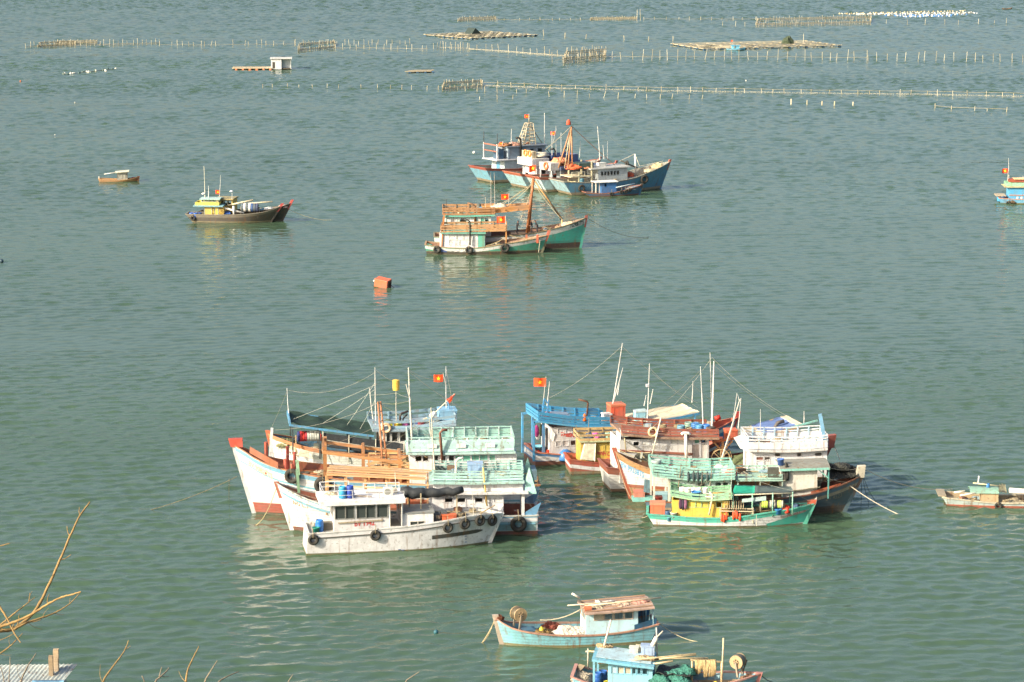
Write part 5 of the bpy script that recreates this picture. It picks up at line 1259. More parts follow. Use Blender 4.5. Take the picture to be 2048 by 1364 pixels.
# ---- G5: weathered teal and blue boat, bow to the right
def boat_G5():
    b = Boat('fishing_boat', 'weathered teal and dark blue fishing boat with slatted teal roof rail', 'boat', (1300, 1034), (1688, 1022), W=3.8, wt=0.88)
    b.hull((1724, 952), (1290, 1003), [(1350, 1006), (1450, 1004), (1550, 999), (1620, 990), (1680, 972)],
           [(('a', 0.55), ('#4a4238', 0.6)), (('s', 0.72), ('#46606a', 0.5)), (('s', 0.4), ('#a89a84', 0.5)), (('s', 0), ('#55748a', 0.5))],
           full=2.3, deck=0.6, cap='#8a5238', stem_col='#5a4638', deckcol='#7a5a42', inner='#8a4630', stem_rise=.1)
    xt, zt = b.pt(1, b.sheer[-1][1])[0], b.sheer[-1][1]
    g = G(); g.hexa([(xt - .5, -.25, zt - .1), (xt + .15, -.15, zt - .1), (xt + .15, .15, zt - .1), (xt - .5, .25, zt - .1), (xt - .35, -.25, zt + .8), (xt + .25, -.18, zt + .85), (xt + .25, .18, zt + .85), (xt - .35, .25, zt + .8)]); b.part('prow_head', g, paint('#cfc6ae', .4))
    h = 1.45; x0, x1 = b.X(1342, 975, h), b.X(1460, 975, h)
    z1 = b.Z(1400, 961, h); z0 = b.dk((x0 + x1) / 2)
    zl, zh = b.Z(1440, 974, h), b.Z(1440, 965, h)
    b.cabin(x0, x1, 2 * h, z0, z1, '#b9d2c8', near=[(b.X(1431, 970, h), b.X(1442, 970, h), zl, zh, 'o'), (b.X(1446, 970, h), b.X(1456, 970, h), zl, zh, 'o'), (b.X(1350, 970, h), b.X(1366, 970, h), zl, zh, 's:#a9c6cf'), (b.X(1395, 970, h), b.X(1410, 970, h), zl, zh, 'o')], wear=.4, fr='#d5e4da', back=[(-.6, .6, z0 + .1, z1 - .2, 'o')])
    ra = [(b.X(1305, 953, 1.75), b.Z(1305, 953, 1.75)), (b.X(1390, 961, 1.75), b.Z(1390, 961.5, 1.75)), (b.X(1470, 960, 1.75), b.Z(1470, 959, 1.75))]
    b.roof(ra, 3.7, .14, '#8ec4b4', wear=.5)
    rr = [(x, z + .18) for x, z in ra]
    b.rail(rr, 1.7, .78, [(0, .13), (.2, .34), (.41, .55), (.64, .78)], '#8fd0c0', 1.5, .12, .05, flare=-.1, wear=.5, ends='bF')
    # posts under the stern overhang, teal side platform
    for s in (1, -1): b.post(b.X(1308, 985, 1.5), s * 1.5, b.dk(.4), ra[0][1] + .05, .14, '#d9d5c4'); b.post(b.X(1338, 985, 1.5), s * 1.5, b.dk(1.2), ra[0][1] - .1, .14, '#d9d5c4')
    g = G(); x, z = b.at(1288, 1001, 1.5); g.box(b.X(1265, 1001, 1.5), b.X(1310, 1003, 1.5), b.s * .2, b.s * 1.7, z - .05, z + .1); b.part('stern_platform', g, paint('#6fc0b4', .4))
    b.crate(1278, 985, .4, .8, .9, .5, '#c8735a', 'dull red box on the teal stern platform', z=b.Z(1278, 998, .9) + .05)
    b.sheetpart('blue_screen', [b.P(1289, 958, 1.3), b.P(1300, 960, 1.3), b.P(1300, 985, 1.3), b.P(1287, 983, 1.3)], .04, paint('#8cc4d4', .35), nu=3, nv=3)
    b.crate(1315, 988, .8, .65, .6, .85, '#8a2f28', 'dark red box under the slatted teal roof', z=b.dk(b.X(1315, 988, .8)))
    b.crate(1325, 985, -.4, 1.1, .6, .9, '#9fd0dc', 'pale blue cabinet under the slatted teal roof', 'cabinet', 'cabinet', z=b.dk(b.X(1325, 988, .4)))
    # flat teal foredeck roof with the grey boxed house
    z4 = b.Z(1520, 962, 1.5); xa, xc = b.X(1471, 960, 1.5), b.X(1570, 962, 1.5)
    b.roof([(xa + .03, z4), (xc, z4)], 3.2, .1, '#9cc9b6', 'fore_roof', wear=.55)
    b.rail([(xa + .2, z4 + .14), (xc - .2, z4 + .14)], 1.55, .4, [(.02, .12), (.28, .4)], '#a5d2c0', 1.0, .08, .05, wear=.55)
    for f in (.05, .5, .95):
        x = xa + (xc - xa) * f
        for s in (1, -1): b.post(x, s * 1.45, b.dk(x), z4, .1, '#a9c4b2')
    h5 = 1.3; xb0, xb1 = b.X(1564, 955, h5), b.X(1634, 955, h5); zb1 = b.Z(1600, 938, h5); zb0 = b.dk((xb0 + xb1) / 2)
    b.cabin(xb0, xb1, 2 * h5, zb0, zb1, '#d9d6c8', near=[], wear=.3, batten=1.4)
    b.roof([(b.X(1560, 936, 1.5), zb1 + .02), (b.X(1660, 930, 1.5), zb1 + .12)], 3.3, .07, '#8d8d7e', wear=.6, camber=.2)
    b.beam((b.X(1560, 936, 1.66), b.s * 1.68, zb1 + .0), (b.X(1660, 930, 1.66), b.s * 1.68, zb1 + .1), .06, '#79c2b2', .16, 'eave_board')
    for s in (1, -1): b.post(b.X(1657, 955, 1.4), s * 1.4, b.dk(b.X(1657, 955, 1.4)), zb1 + .1, .1, '#4f9a94'); b.beam((b.X(1636, 945, 1.4), b.s * s * 1.42, zb1), (b.X(1657, 950, 1.4), b.s * s * 1.42, zb1 - .7), .08, '#79c2b2', name='brace')
    g = G(); g.box(b.X(1536, 945, 1.6), b.X(1558, 945, 1.6), b.s * 1.3, b.s * 1.6, b.Z(1545, 955, 1.6), b.Z(1545, 936, 1.6)); b.part('grey_panel', g, plain('dark_panel', '#54544c', .6))
    b.pile(1572, 935, 1.4, .25, .2, .9, '#2f2b28', 'black hose hung over the grey roofed box', 'hose', 'hose', 101, .5, RUBBER, z=zb1 - .7)
    b.drum(1561, 925, .9, .26, .5, '#4a6fb0', 'blue tub on the grey roof beside the white house', False, z=zb1 + .22)
    # bow: orange rails, dark tarp, black net
    for s in (1, -1):
        b.sheetpart('bow_board', [b.P(1622, 990, s * 1.5), b.P(1682, 972, s * .75), b.P(1682, 966, s * .75), b.P(1622, 983, s * 1.5)], .1, paint('#d0662f', .35), nu=5, nv=2)
    b.sheetpart('dark_tarp', [b.P(1530, 990, 1.6), b.P(1640, 975, 1.5), b.P(1645, 958, -1.2), b.P(1540, 962, -1.3)], .04, plain('drab_tarp', '#6e6a58', .8, 0, .3, 2), .14, 12, 8, 3)
    b.sheetpart('net_spread', [b.P(1652, 960, 1.0), b.P(1716, 952, .35), b.P(1722, 934, -.5), b.P(1655, 926, -1.6)], .06, netmat('#33342f'), .25, 12, 8, 5)
    b.pile(1682, 934, -.5, .75, .7, .32, '#3a3b35', 'black net heap in the bow on the right raft', 'net_pile', 'net', 111)
    b.lettering('BV 4523', 1652, 1684, 999, 990, '#8d8878', True, wear=.4, height=.34)
    for k, (u, v, c, t) in enumerate(((1312, 930, '#9aa8a0', 'grey steel barrel at the stern end of the slatted teal roof'),)):
        b.drum(u, 938, .9, .4, .95, c, t, True, z=rr[0][1])
    g = G(); g.blob((0, 0, 0), .3, .25, .5, 7, .2, 12, 8); b.drop('red_bundle', g, plain('maroon', '#7a2a4a', .8), (b.X(1340, 940, 0.5), b.s * .5, rr[0][1] - .05), 'maroon bag on the slatted teal roof', 'bag')
    for k, (u, n, c, t, r) in enumerate(((1424, .3, '#5a5fa8', 'violet blue crate', 0), (1438, -.3, '#e2dccc', 'cream sack', 1), (1452, .2, '#ddd6c4', 'white sack', 1), (1462, .9, '#d8542c', 'orange float', 1))):
        if r: b.pile(u, 945, n, .45, .4, .5, c, t + ' on the slatted teal roof of the right raft', 'sack' if k < 3 else 'float', 'sack' if k < 3 else 'float', 120 + k, .25, plain('sk_' + c.strip('#'), c, .8), z=rr[-1][1])
        else: b.crate(u, 945, n, 1.0, .6, .35, c, t + ' on the slatted teal roof', z=rr[-1][1])
    for k, u in enumerate((1377, 1387, 1396, 1404, 1415)):
        g = G(); g.blob((0, 0, 0), .1, .08, .42, 130 + k, .3, 10, 8, 2, False)
        b.drop('hung_boot', g, plain('dark_cloth', '#3f4a4c', .85), b.P(u, 953, 1.88), ['first', 'second', 'third', 'fourth', 'fifth'][k] + ' dark boot from the left on the slatted teal rail', 'boot', 'boots drying on the teal rail')
    b.whip(1355, 985, 1362, 930, 1.8, .05, '#8a7452', 'pole'); b.whip(1418, 985, 1424, 935, 1.8, .06, '#8a7d62', 'pole')
    w0 = b.wp(b.P(1722, 934, 0)); b.mooring(w0, water_at(1905, 978, .1), .045, 'pale mooring rope from the dark blue bow to the small moored boat', .6, '#c9bda4')
    w1 = b.wp(b.P(1698, 970, .4)); b.mooring(w1, water_at(1800, 1030, -.1), .055, 'pale mooring rope slanting into the water right of the raft', .15, '#d6cbb4')
    for k, (u, v) in enumerate(((1722, 1010), (1738, 1005), (1752, 1002))):
        b.mooring(b.wp(b.P(1724, 945, .1)), water_at(u, v, -.05), .03, ['near', 'middle', 'far'][k] + ' dark rope hanging from the black net bow', .3, '#3d3c36')
    return b
G5 = boat_G5()

# ---- G6: small green boat with yellow house in front
def boat_G6():
    b = Boat('fishing_boat', 'small emerald green and white boat with bright yellow house', 'boat', (1310, 1050), (1609, 1047), W=3.0, wt=0.88)
    b.hull((1628, 1008), (1294, 1029), [(1342, 1033), (1393, 1037), (1455, 1037), (1486, 1034), (1532, 1027), (1584, 1019), (1610, 1013)],
           [(('a', 0.07), ('#6a6848', 0.6)), (('s', 0.33), ('#eef0e4', 0.3)), (('s', 0), ('#36c0a8', 0.3))],
           full=2.3, deck=0.35, cap='#44c0a8', stem_col='#3a9f88', deckcol='#8f7a58', inner='#5a6a5a', stem_rise=.0, stem_full=True)
    # green lower bow and grey name board
    def hp(u, v):
        n = 1.2
        for _ in range(6): x, z = b.at(u, v, n); n = b.surf(x, z)
        return x, z
    def patch(name, top, bot, col, off=.012, wear=.3):
        g = G(); grid = []
        for i in range(13):
            f = i / 12
            (xa, za), (xb, zb) = [tuple(Vector(e0).lerp(Vector(e1), f)) for e0, e1 in (top, bot)]
            col_ = []
            for k in range(4):
                x = xa + (xb - xa) * k / 3; z = za + (zb - za) * k / 3; col_.append((x, b.s * (b.surf(x, z) + off), z))
            grid.append(col_)
        g.sheet(grid); return b.part(name, g, paint(col, wear), b.hull_ob)
    patch('painted_panel', (hp(1532, 1048), hp(1622, 1017)), (hp(1536, 1052), hp(1607, 1044)), '#22a490')
    patch('name_board', (hp(1560, 1033), hp(1616, 1018.5)), (hp(1562, 1037), hp(1611, 1023.5)), '#a9a294', .02, .4)
    b.lettering('TG.42310', 1572, 1611, 1032.5, 1021.5, '#a8626c', True, wear=.3, height=.2).location.y = b.s * .015
    xt, zt = b.pt(1, b.sheer[-1][1])[0], b.sheer[-1][1]
    g = G(); g.hexa([(xt - .5, -.16, zt - .05), (xt + .08, -.1, zt - .05), (xt + .08, .1, zt - .05), (xt - .5, .16, zt - .05), (xt - .5, -.18, zt + .26), (xt + .2, -.12, zt + .34), (xt + .2, .12, zt + .34), (xt - .5, .18, zt + .26)]); b.part('prow_cap', g, paint('#c8562f', .25))
    h = 1.15; x0, x1 = b.X(1344, 1015, h), b.X(1457, 1015, h); z1 = b.Z(1400, 1001, h); z0 = b.dk((x0 + x1) / 2)
    zl, zh = b.Z(1400, 1014, h), b.Z(1400, 1003.5, h)
    ws = [(b.X(a, 1008, h), b.X(c, 1008, h), zl, zh, f) for a, c, f in ((1376, 1390, 's:#e2c832'), (1392, 1402, 's:#e2c832'), (1404, 1416, 's:#e2c832'), (1433, 1443, 'o'))]
    b.cabin(x0, x1, 2 * h, z0, z1, '#e8bb1e', near=ws, wear=.22, fr='#9fc48a', back=[(-.5, .4, z0 + .1, z1 - .2, 'o')], front=[(-.5, .5, z0 + .1, z1 - .2, 'o')])
    ra = [(b.X(1342, 993, 1.45), b.Z(1342, 993, 1.45)), (b.X(1400, 1002, 1.45), b.Z(1400, 1002, 1.45)), (b.X(1464, 998, 1.45), b.Z(1464, 999, 1.45))]
    b.roof(ra, 3.0, .1, '#a5cfa0', wear=.45)
    rr = [(x, z + .14) for x, z in ra]
    b.rail(rr, 1.35, .34, [(0, .12), (.2, .34)], '#86bf96', 1.4, .09, .05, flare=-.05, wear=.5, ends='bF')
    # awning forward: emerald sheet, then dark shade net
    A0, A1 = b.P(1464, 988, 1.2), b.P(1588, 984, 1.1); B0, B1 = b.P(1470, 970, -1.1), b.P(1582, 973, -.9)
    m1, m2 = A0.lerp(A1, .36), B0.lerp(B1, .36)
    b.sheetpart('green_tarpaulin', [A0, m1, m2, B0], .03, plain('emerald_tarp', '#1c9a7c', .6, 0, .2, 3), .05, 8, 6, 3)
    b.sheetpart('shade_net', [m1 + Vector((0, 0, .01)), A1, B1, m2 + Vector((0, 0, .01))], .03, plain('grey_net', '#4c5a58', .85, 0, .25, 3), .08, 10, 6, 6)
    for p, q in ((A0, A1), (B0, B1)): b.pipe([p - Vector((0, 0, .08)), q - Vector((0, 0, .08))], .045, '#c9bfa4', 'awning_pole')
    for f in (.02, .33, .66, .98):
        for p, q in ((A0, A1), (B0, B1)):
            c = p.lerp(q, f); b.pipe([(c.x, c.y, b.dk(c.x)), c], .045, '#8fbfa8', 'awning_post')
    b.sheetpart('pale_board', [b.P(1484, 998, 1.0), b.P(1532, 992, 1.0), b.P(1532, 1000, 1.05), b.P(1484, 1004, 1.05)], .04, paint('#a9c4c2', .4), nu=4, nv=2)
    # line reel, gear rack, orange floats
    xr = b.X(1545, 1008, .8); b.reel(xr, .8, b.Z(1545, 1008, .8), .3, 1.6, ['#c9e45a', '#d4ea6a', '#c9e45a', '#3c3c36', '#b8b4a4', '#c4c0b0', '#b8b4a4', '#3c3c36', '#cfe86a', '#d8e880', '#b8b4a4'], 'row of lime and grey line reels on the emerald green boat', 'x', '#8a7d62')
    xa, xc = b.X(1440, 1020, 1.35), b.X(1506, 1022, 1.35); z_ = b.dk(xa)
    for dz in (.5, .9, 1.1): b.beam((xa, b.s * 1.33, z_ + dz), (xc, b.s * 1.33, z_ + dz), .05, '#c9bfa4', .08, 'gear_rack', wood('#c4b494'))
    for f in (0, .5, 1): b.beam((xa + (xc - xa) * f, b.s * 1.3, z_), (xa + (xc - xa) * f, b.s * 1.3, z_ + 1.2), .07, '#c9bfa4', name='gear_rack', mat=wood('#c4b494'))
    for k, (u, v) in enumerate(((1444, 1035), (1448, 1037), (1453, 1032), (1467, 1031), (1471, 1028), (1474, 1030), (1480, 1034))):
        g = G(); g.lathe([(.03, -.32), (.09, -.26), (.1, 0), (.08, .22), (.03, .3)], 10); b.drop('net_float', g, plain('float_orange', '#d4502c', .55), b.P(u, v, 1.5), ['first', 'second', 'third', 'fourth', 'fifth', 'sixth', 'seventh'][k] + ' orange float from the left on the emerald green hull', 'float', 'orange floats hung on the emerald hull')
    for k in range(9):
        u = 1450 + k * 4.6; p = b.P(u, 1014, 1.36); g = G(); g.torus(.17, .03, 12, 5, axis='x'); g.bar((0, 0, .15), (0, 0, .45), .03)
        b.drop('line_coil', g, plain('coil_tan', '#b0a080', .8), p, ['first', 'second', 'third', 'fourth', 'fifth', 'sixth', 'seventh', 'eighth', 'ninth'][k] + ' tan line coil from the left on the gear rack', 'coil', 'line coils on the gear rack')
    # stern gear
    b.crate(1315, 1027, .7, 1.1, .9, 1.25, '#e87444', 'big orange ice box on the stern of the emerald green boat', 'ice_box', 'box', lidcol='#f0926c', z=b.dk(b.X(1312, 1027, .8)))
    b.drum(1335, 1028, 1.0, .25, .75, '#3b587a', 'dark blue barrel between the orange ice box and yellow house', True, z=b.dk(1.6))
    b.drum(1347, 1026, 1.2, .25, .42, '#d9d6c8', 'white bucket at the corner of the yellow house', False, z=b.dk(1.8) + .25)
    b.drum(1338, 1030, 1.3, .16, .3, '#6aa8c4', 'small blue bucket beside the dark blue barrel', False, z=b.dk(1.6))
    for k, (u, c, t) in enumerate(((1361, '#4a2f4a', 'dark plum'), (1366, '#3a3444', 'black'), (1371, '#8a5a72', 'dusty pink'))):
        g = G(); g.blob((0, 0, 0), .14, .06, .45, 140 + k, .25, 10, 8, 2, False); b.drop('hung_garment', g, plain('gm_' + c.strip('#'), c, .85), b.P(u, 1007, 1.3), t + ' garment hung against the yellow wall', 'clothes')
    zr = rr[1][1]
    for k, u in enumerate((1364, 1375, 1386, 1397, 1410)):
        b.drum(u, 982, -.2 + .1 * (k % 2), .22, .52, '#e6e2d6', ['first', 'second', 'third', 'fourth', 'fifth'][k] + ' white jug from the left on the yellow house roof', True, z=zr, group='white jugs on the yellow house')
    b.drum(1392, 988, .7, .36, .42, '#3f7fb8', 'blue tub before the white jugs on the yellow house roof', False, z=zr)
    b.pile(1422, 986, .6, .45, .3, .25, '#ece8e0', 'white sack on the yellow house roof', 'sack', 'sack', 150, .25, plain('wsack', '#ebe6de', .8), z=zr)
    b.pile(1440, 985, .1, .6, .5, .25, '#a88a4a', 'tan rope heap at the front of the yellow house roof', 'rope_heap', 'rope', 151, .4, z=zr)
    b.pipe([b.P(1418, 1030, 1.4), b.P(1424, 998, 1.4), b.P(1425, 990, 1.4), b.P(1419, 984, 1.3)], .07, '#d8cdb0', 'exhaust_pipe')
    b.drum(1556, 1019, 1.0, .26, .38, '#3f86c8', 'blue and white cooler before the lime line reels', False, z=b.dk(b.X(1556, 1019, 1.0)) + .15)
    b.pile(1572, 1012, .7, .35, .3, .45, '#d2402a', 'red buoys heaped near the green prow', 'buoy_heap', 'buoys', 152, .4, plain('redb', '#d2402a', .6), z=b.dk(b.X(1572, 1012, .7)) + .2)
    b.pile(1592, 1008, .2, .35, .4, .35, '#4a5f7a', 'blue grey net in the green prow', 'net_pile', 'net', 153, .4, z=b.dk(b.X(1592, 1012, .2)) + .2)
    b.whip(1460, 998, 1464, 935, 1.3, .045, '#a8cbb8', 'pole'); b.whip(1400, 985, 1405, 945, 0, .03, '#8a7d62', 'pole')
    b.mooring(b.wp(b.P(1513, 1030, 1.55)), b.wp(b.P(1513, 1052, 1.6)), .03, 'pale rope hanging down the emerald green hull', .02, '#cfc8b4')
    b.mooring(b.wp(b.P(1298, 1030, .8)), water_at(1282, 1036, -.05), .03, 'short rope trailing from the emerald green stern', .05, '#c9bda0')
    return b
G6 = boat_G6()
# ropes between the two rafts
G6.mooring(water_at(1090, 983, 2.2), water_at(1150, 1003, -.05), .05, 'pale rope slanting into the water between the two rafts', .1, '#d6cfc0')
G6.mooring(water_at(1084, 1000, 1.5), water_at(1250, 1038, -.05), .035, 'dark rope between the two rafts, half sunk', .3, '#6a6252')
C.mooring(C.wp(C.P(474, 953, 0)), water_at(300, 1020, -.05), .045, 'long anchor rope left of the red prowed white hull', .2, '#625e4a')
C.mooring(C.wp(C.P(458, 958, 0)), water_at(458, 998, .0), .03, 'short line hanging from the anchor rope', .0, '#b3a07a')
B.mooring(B.wp(B.P(553, 975, .1)), water_at(512, 1050, -.05), .045, 'rope slanting from the second white bow to the water', .5, '#b3a47c')
# ================================================================== single boats in the foreground
def net_drum(b, u, v, n, r, w, label, axis='y', yaw=0.0, col='#6a5f4a'):
    """net hauling drum between two discs on a bracket"""
    p = b.P(u, v, n); root = empty('net_drum', b.wp(p), b.rz + yaw, label, 'drum')
    g = G(); g.lathe([(r * .3, -w/2), (r * .92, -w/2), (r, -w * .3), (r, w * .3), (r * .92, w/2), (r * .3, w/2)], 22, (0, 0, 0), axis); g.build('drum_barrel', plain('wornsteel', col, .5, .4), root, True)
    for s in (-1, 1):
        g = G(); o = s * (w/2 + .03); g.lathe([(.05, o - .03), (r * .98, o - .03), (r * .98, o + .03), (.05, o + .03)], 22, (0, 0, 0), axis); g.build('disc', plain('disc_tan', '#b39a74', .7), root)
        g = G(); g.lathe([(.03, o + s * .031), (r * .42, o + s * .031), (r * .4, o + s * .05), (.03, o + s * .05)], 14, (0, 0, 0), axis); g.build('hub', plain('hub_dark', '#3c332a', .7), root)
        for k in range(6):
            a = k * math.pi / 3; e = o + s * .06
            q = (lambda rr: (rr * math.cos(a), e, rr * math.sin(a)) if axis == 'y' else (e, rr * math.cos(a), rr * math.sin(a)))
            g = G(); g.bar(q(.04), q(r * .42), .05); g.build('spoke', plain('disc_tan', '#b39a74', .7), root)
        g = G(); oo = o + s * .1; f = (lambda x, z: (x, oo, z) if axis == 'y' else (oo, x, z)); g.bar(f(0, 0), f(.15, -r - .45), .1); g.build('bracket', paint('#9a8f7a', .4), root)
    return root
def boat_S1():
    b = Boat('small_boat', 'light blue wooden boat with pink edged roof and net drum at its bow, moored alone', 'boat', (1300, 1283), (1004, 1287), W=3.0, wt=0.75)
    b.hull((990, 1236), (1317, 1250), [(1290, 1257), (1253, 1265), (1185, 1272), (1100, 1271), (1031, 1260), (1005, 1247)],
           [(('a', 0.1), ('#8a8458', 0.7)), (('s', 0.0), ('#7cc4d2', 0.4))],
           full=2.6, deck=0.45, cap='#b08068', stem_col='#cdb9a0', deckcol='#8a8470', inner='#6aa4b4', stem_rise=.22, capw=.16, stem_full=True)
    b.rail([(b.sheer[0][0], b.sh(0))], 1, 1, [], '#fff') if False else None
    h = 1.0; x0, x1 = b.X(1276, 1245, h), b.X(1172, 1245, h); z1 = b.Z(1240, 1223.5, h); z0 = b.dk((x0 + x1) / 2)
    zl, zh = b.Z(1235, 1238, h), b.Z(1235, 1226, h)
    ws = [(b.X(a, 1232, h), b.X(c, 1232, h), zl - (.28 if f != 'o' else 0), zh, f) for a, c, f in ((1189, 1207, 's:#b3ac94'),)] + [(b.X(a, 1232, h), b.X(c, 1232, h), zl, zh, 'o') for a, c in ((1210, 1225), (1229, 1246), (1250, 1265))]
    b.wallc = ((x0 + x1) / 2, 0)
    ws = [(b.X(a, 1232, h), b.X(c, 1232, h), zl, zh, f) for a, c, f in ((1189, 1206, 's:#b3ac94'), (1210, 1225, 'o'), (1229, 1246, 'o'), (1250, 1265, 'o'))]
    b.cabin(x0, x1, 2 * h, z0, z1, '#b4dbe6', near=ws, wear=.22, fr='#c6a888', back=[(-.6, .4, z0 + .1, z1 - .2, 'o')], front=[(-.8, -.1, zl, zh, 'o'), (.1, .8, zl, zh, 'o')])
    g = G(); g.box(b.X(1277, 1255, h + .02), b.X(1172, 1260, h + .02), b.s * (h + .003), b.s * (h + .12), z0 + .1, z0 + .22); b.part('skirt_board', g, paint('#a9d6e2', .25))
    ra = [(b.X(1309, 1217, 1.35), b.Z(1309, 1217, 1.35)), (b.X(1240, 1224, 1.35), b.Z(1240, 1224.5, 1.35)), (b.X(1170, 1230, 1.35), b.Z(1170, 1230, 1.35))]
    b.roof(ra, 2.9, .1, '#b59886', wear=.6, camber=.12)
    zr = [(x, z + .2) for x, z in sorted(ra)]
    for k in range(5):
        y = -1.2 + .6 * k; b.beam((ra[0][0] + .1, y, interp(zr, ra[0][0]) - .02), (ra[-1][0] - .1, y, interp(zr, ra[-1][0]) - .02), .1, '#a8876a', .05, 'roof_batten', wood('#a9886c'))
    for s in (1, -1):
        b.post(b.X(1306, 1235, 1.1), s * 1.05, b.dk(.4), ra[0][1] + .05, .09, '#9ccbd8'); b.post(b.X(1300, 1235, 1.1), s * .95, b.dk(.6), ra[0][1] + .05, .06, '#6a8a94')
    for s in (1, -1):
        b.sheetpart('stern_board', [(b.xst + .1, s * 1.05, b.sh(0) + .1), (b.xst + 1.6, s * 1.3, b.sh(.15) + .1), (b.xst + 1.6, s * 1.3, b.sh(.15) + .4), (b.xst + .1, s * 1.05, b.sh(0) + .45)], .05, paint('#3f86b0', .35), nu=4, nv=2)
    # poles on the roof, junk
    b.pipe([b.P(1170, 1212, .3), b.P(1322, 1195, .3)], .06, '#cfc0a0', 'pole'); b.pipe([b.P(1135, 1211, .8), b.P(1230, 1203, .8)], .04, '#cdbfa4', 'pole')
    b.pipe([b.P(1160, 1196, 0), b.P(1144, 1187, 0)], .07, '#d8d2c2', 'pole'); b.pipe([b.P(1178, 1212, 0), b.P(1155, 1200, 0)], .06, '#4a4238', 'pole')
    b.rope(b.P(1175, 1210, .5), b.P(1080, 1240, .5), .03, .3, '#c8bb9c')
    g = G(); g.lathe([(.16, -.25), (.2, -.25), (.2, .2), (.16, .2), (.12, 0)], 12, b.P(1175, 1218, .9), 'x'); b.part('horn', g, plain('horn', '#b06a4a', .7))
    for k, (u, v, n, rx, c, t) in enumerate(((1195, 1212, .3, .5, '#b5a58a', 'tan rag bundle'), (1222, 1204, -.2, .55, '#d5cfc6', 'white net bundle'), (1250, 1208, .3, .8, '#b39a86', 'pinkish net spread'), (1280, 1203, .2, .7, '#c08a7a', 'faded red net'), (1197, 1204, -.5, .2, '#d9d4c6', 'white float'))):
        b.pile(u, v, n, rx, .5, .16, c, t + ' on the pink edged roof', 'net_bundle' if k < 4 else 'float', 'net' if k < 4 else 'float', 160 + k, .4, z=interp(zr, b.X(u, v, n)) - .04)
    net_drum(b, 1037, 1228, .1, .46, .55, 'rusty net drum in the bow of the light blue boat', 'y', R(18))
    b.pile(1142, 1262, .3, 1.35, .85, .62, '#cfc2b2', 'pale pink net heaped before the cabin of the light blue boat', 'net_pile', 'net', 170, .3, z=b.dk(b.X(1142, 1262, .3)) + .1)
    b.pile(1085, 1262, .2, .75, .8, .42, '#7a6238', 'brown rope net heaped amidships of the light blue boat', 'net_pile', 'net', 171, .45, z=b.dk(b.X(1085, 1262, .2)) + .1)
    b.pile(1103, 1244, -.7, .7, .4, .4, '#7a4034', 'dark red floats heaped along the far rail of the light blue boat', 'float_heap', 'floats', 172, .6, z=b.dk(b.X(1103, 1250, -.7)) + .3)
    b.pile(1083, 1255, .5, .16, .16, .3, '#d8c83c', 'yellow jug on the brown rope net', 'jug', 'jug', 173, .15, plain('yjug', '#d9c63a', .5), z=b.dk(b.X(1083, 1262, .5)) + .45)
    b.pile(998, 1228, 0, .3, .16, .28, '#6a3f2a', 'rusty anchor chain on the prow of the light blue boat', 'anchor_chain', 'chain', 174, .5, z=b.sh(.98) + .05)
    b.crate(1055, 1255, -.2, .9, .9, .35, '#3f6f86', 'dark blue hatch box in the bow of the light blue boat', 'hatch_box', 'box', z=b.dk(b.X(1055, 1255, -.2)))
    b.mooring(b.wp(b.P(992, 1236, .1)), water_at(965, 1284, -.05), .05, 'pale rope from the prow of the light blue boat', .1, '#b9a984'); b.mooring(b.wp(b.P(990, 1236, 0)), water_at(960, 1286, -.05), .035, 'second thinner rope from the prow of the light blue boat', .4, '#a59672')
    b.mooring(b.wp(b.P(1318, 1246, -.2)), water_at(1400, 1284, -.05), .04, 'stern rope of the light blue boat dipping into the water', .25, '#bfb393')
    b.mooring(b.wp(b.P(1312, 1250, .4)), b.wp(b.P(1314, 1275, .5)), .03, 'short rope hanging at the stern of the light blue boat', .0, '#cfc6ae')
    return b
S1 = boat_S1()
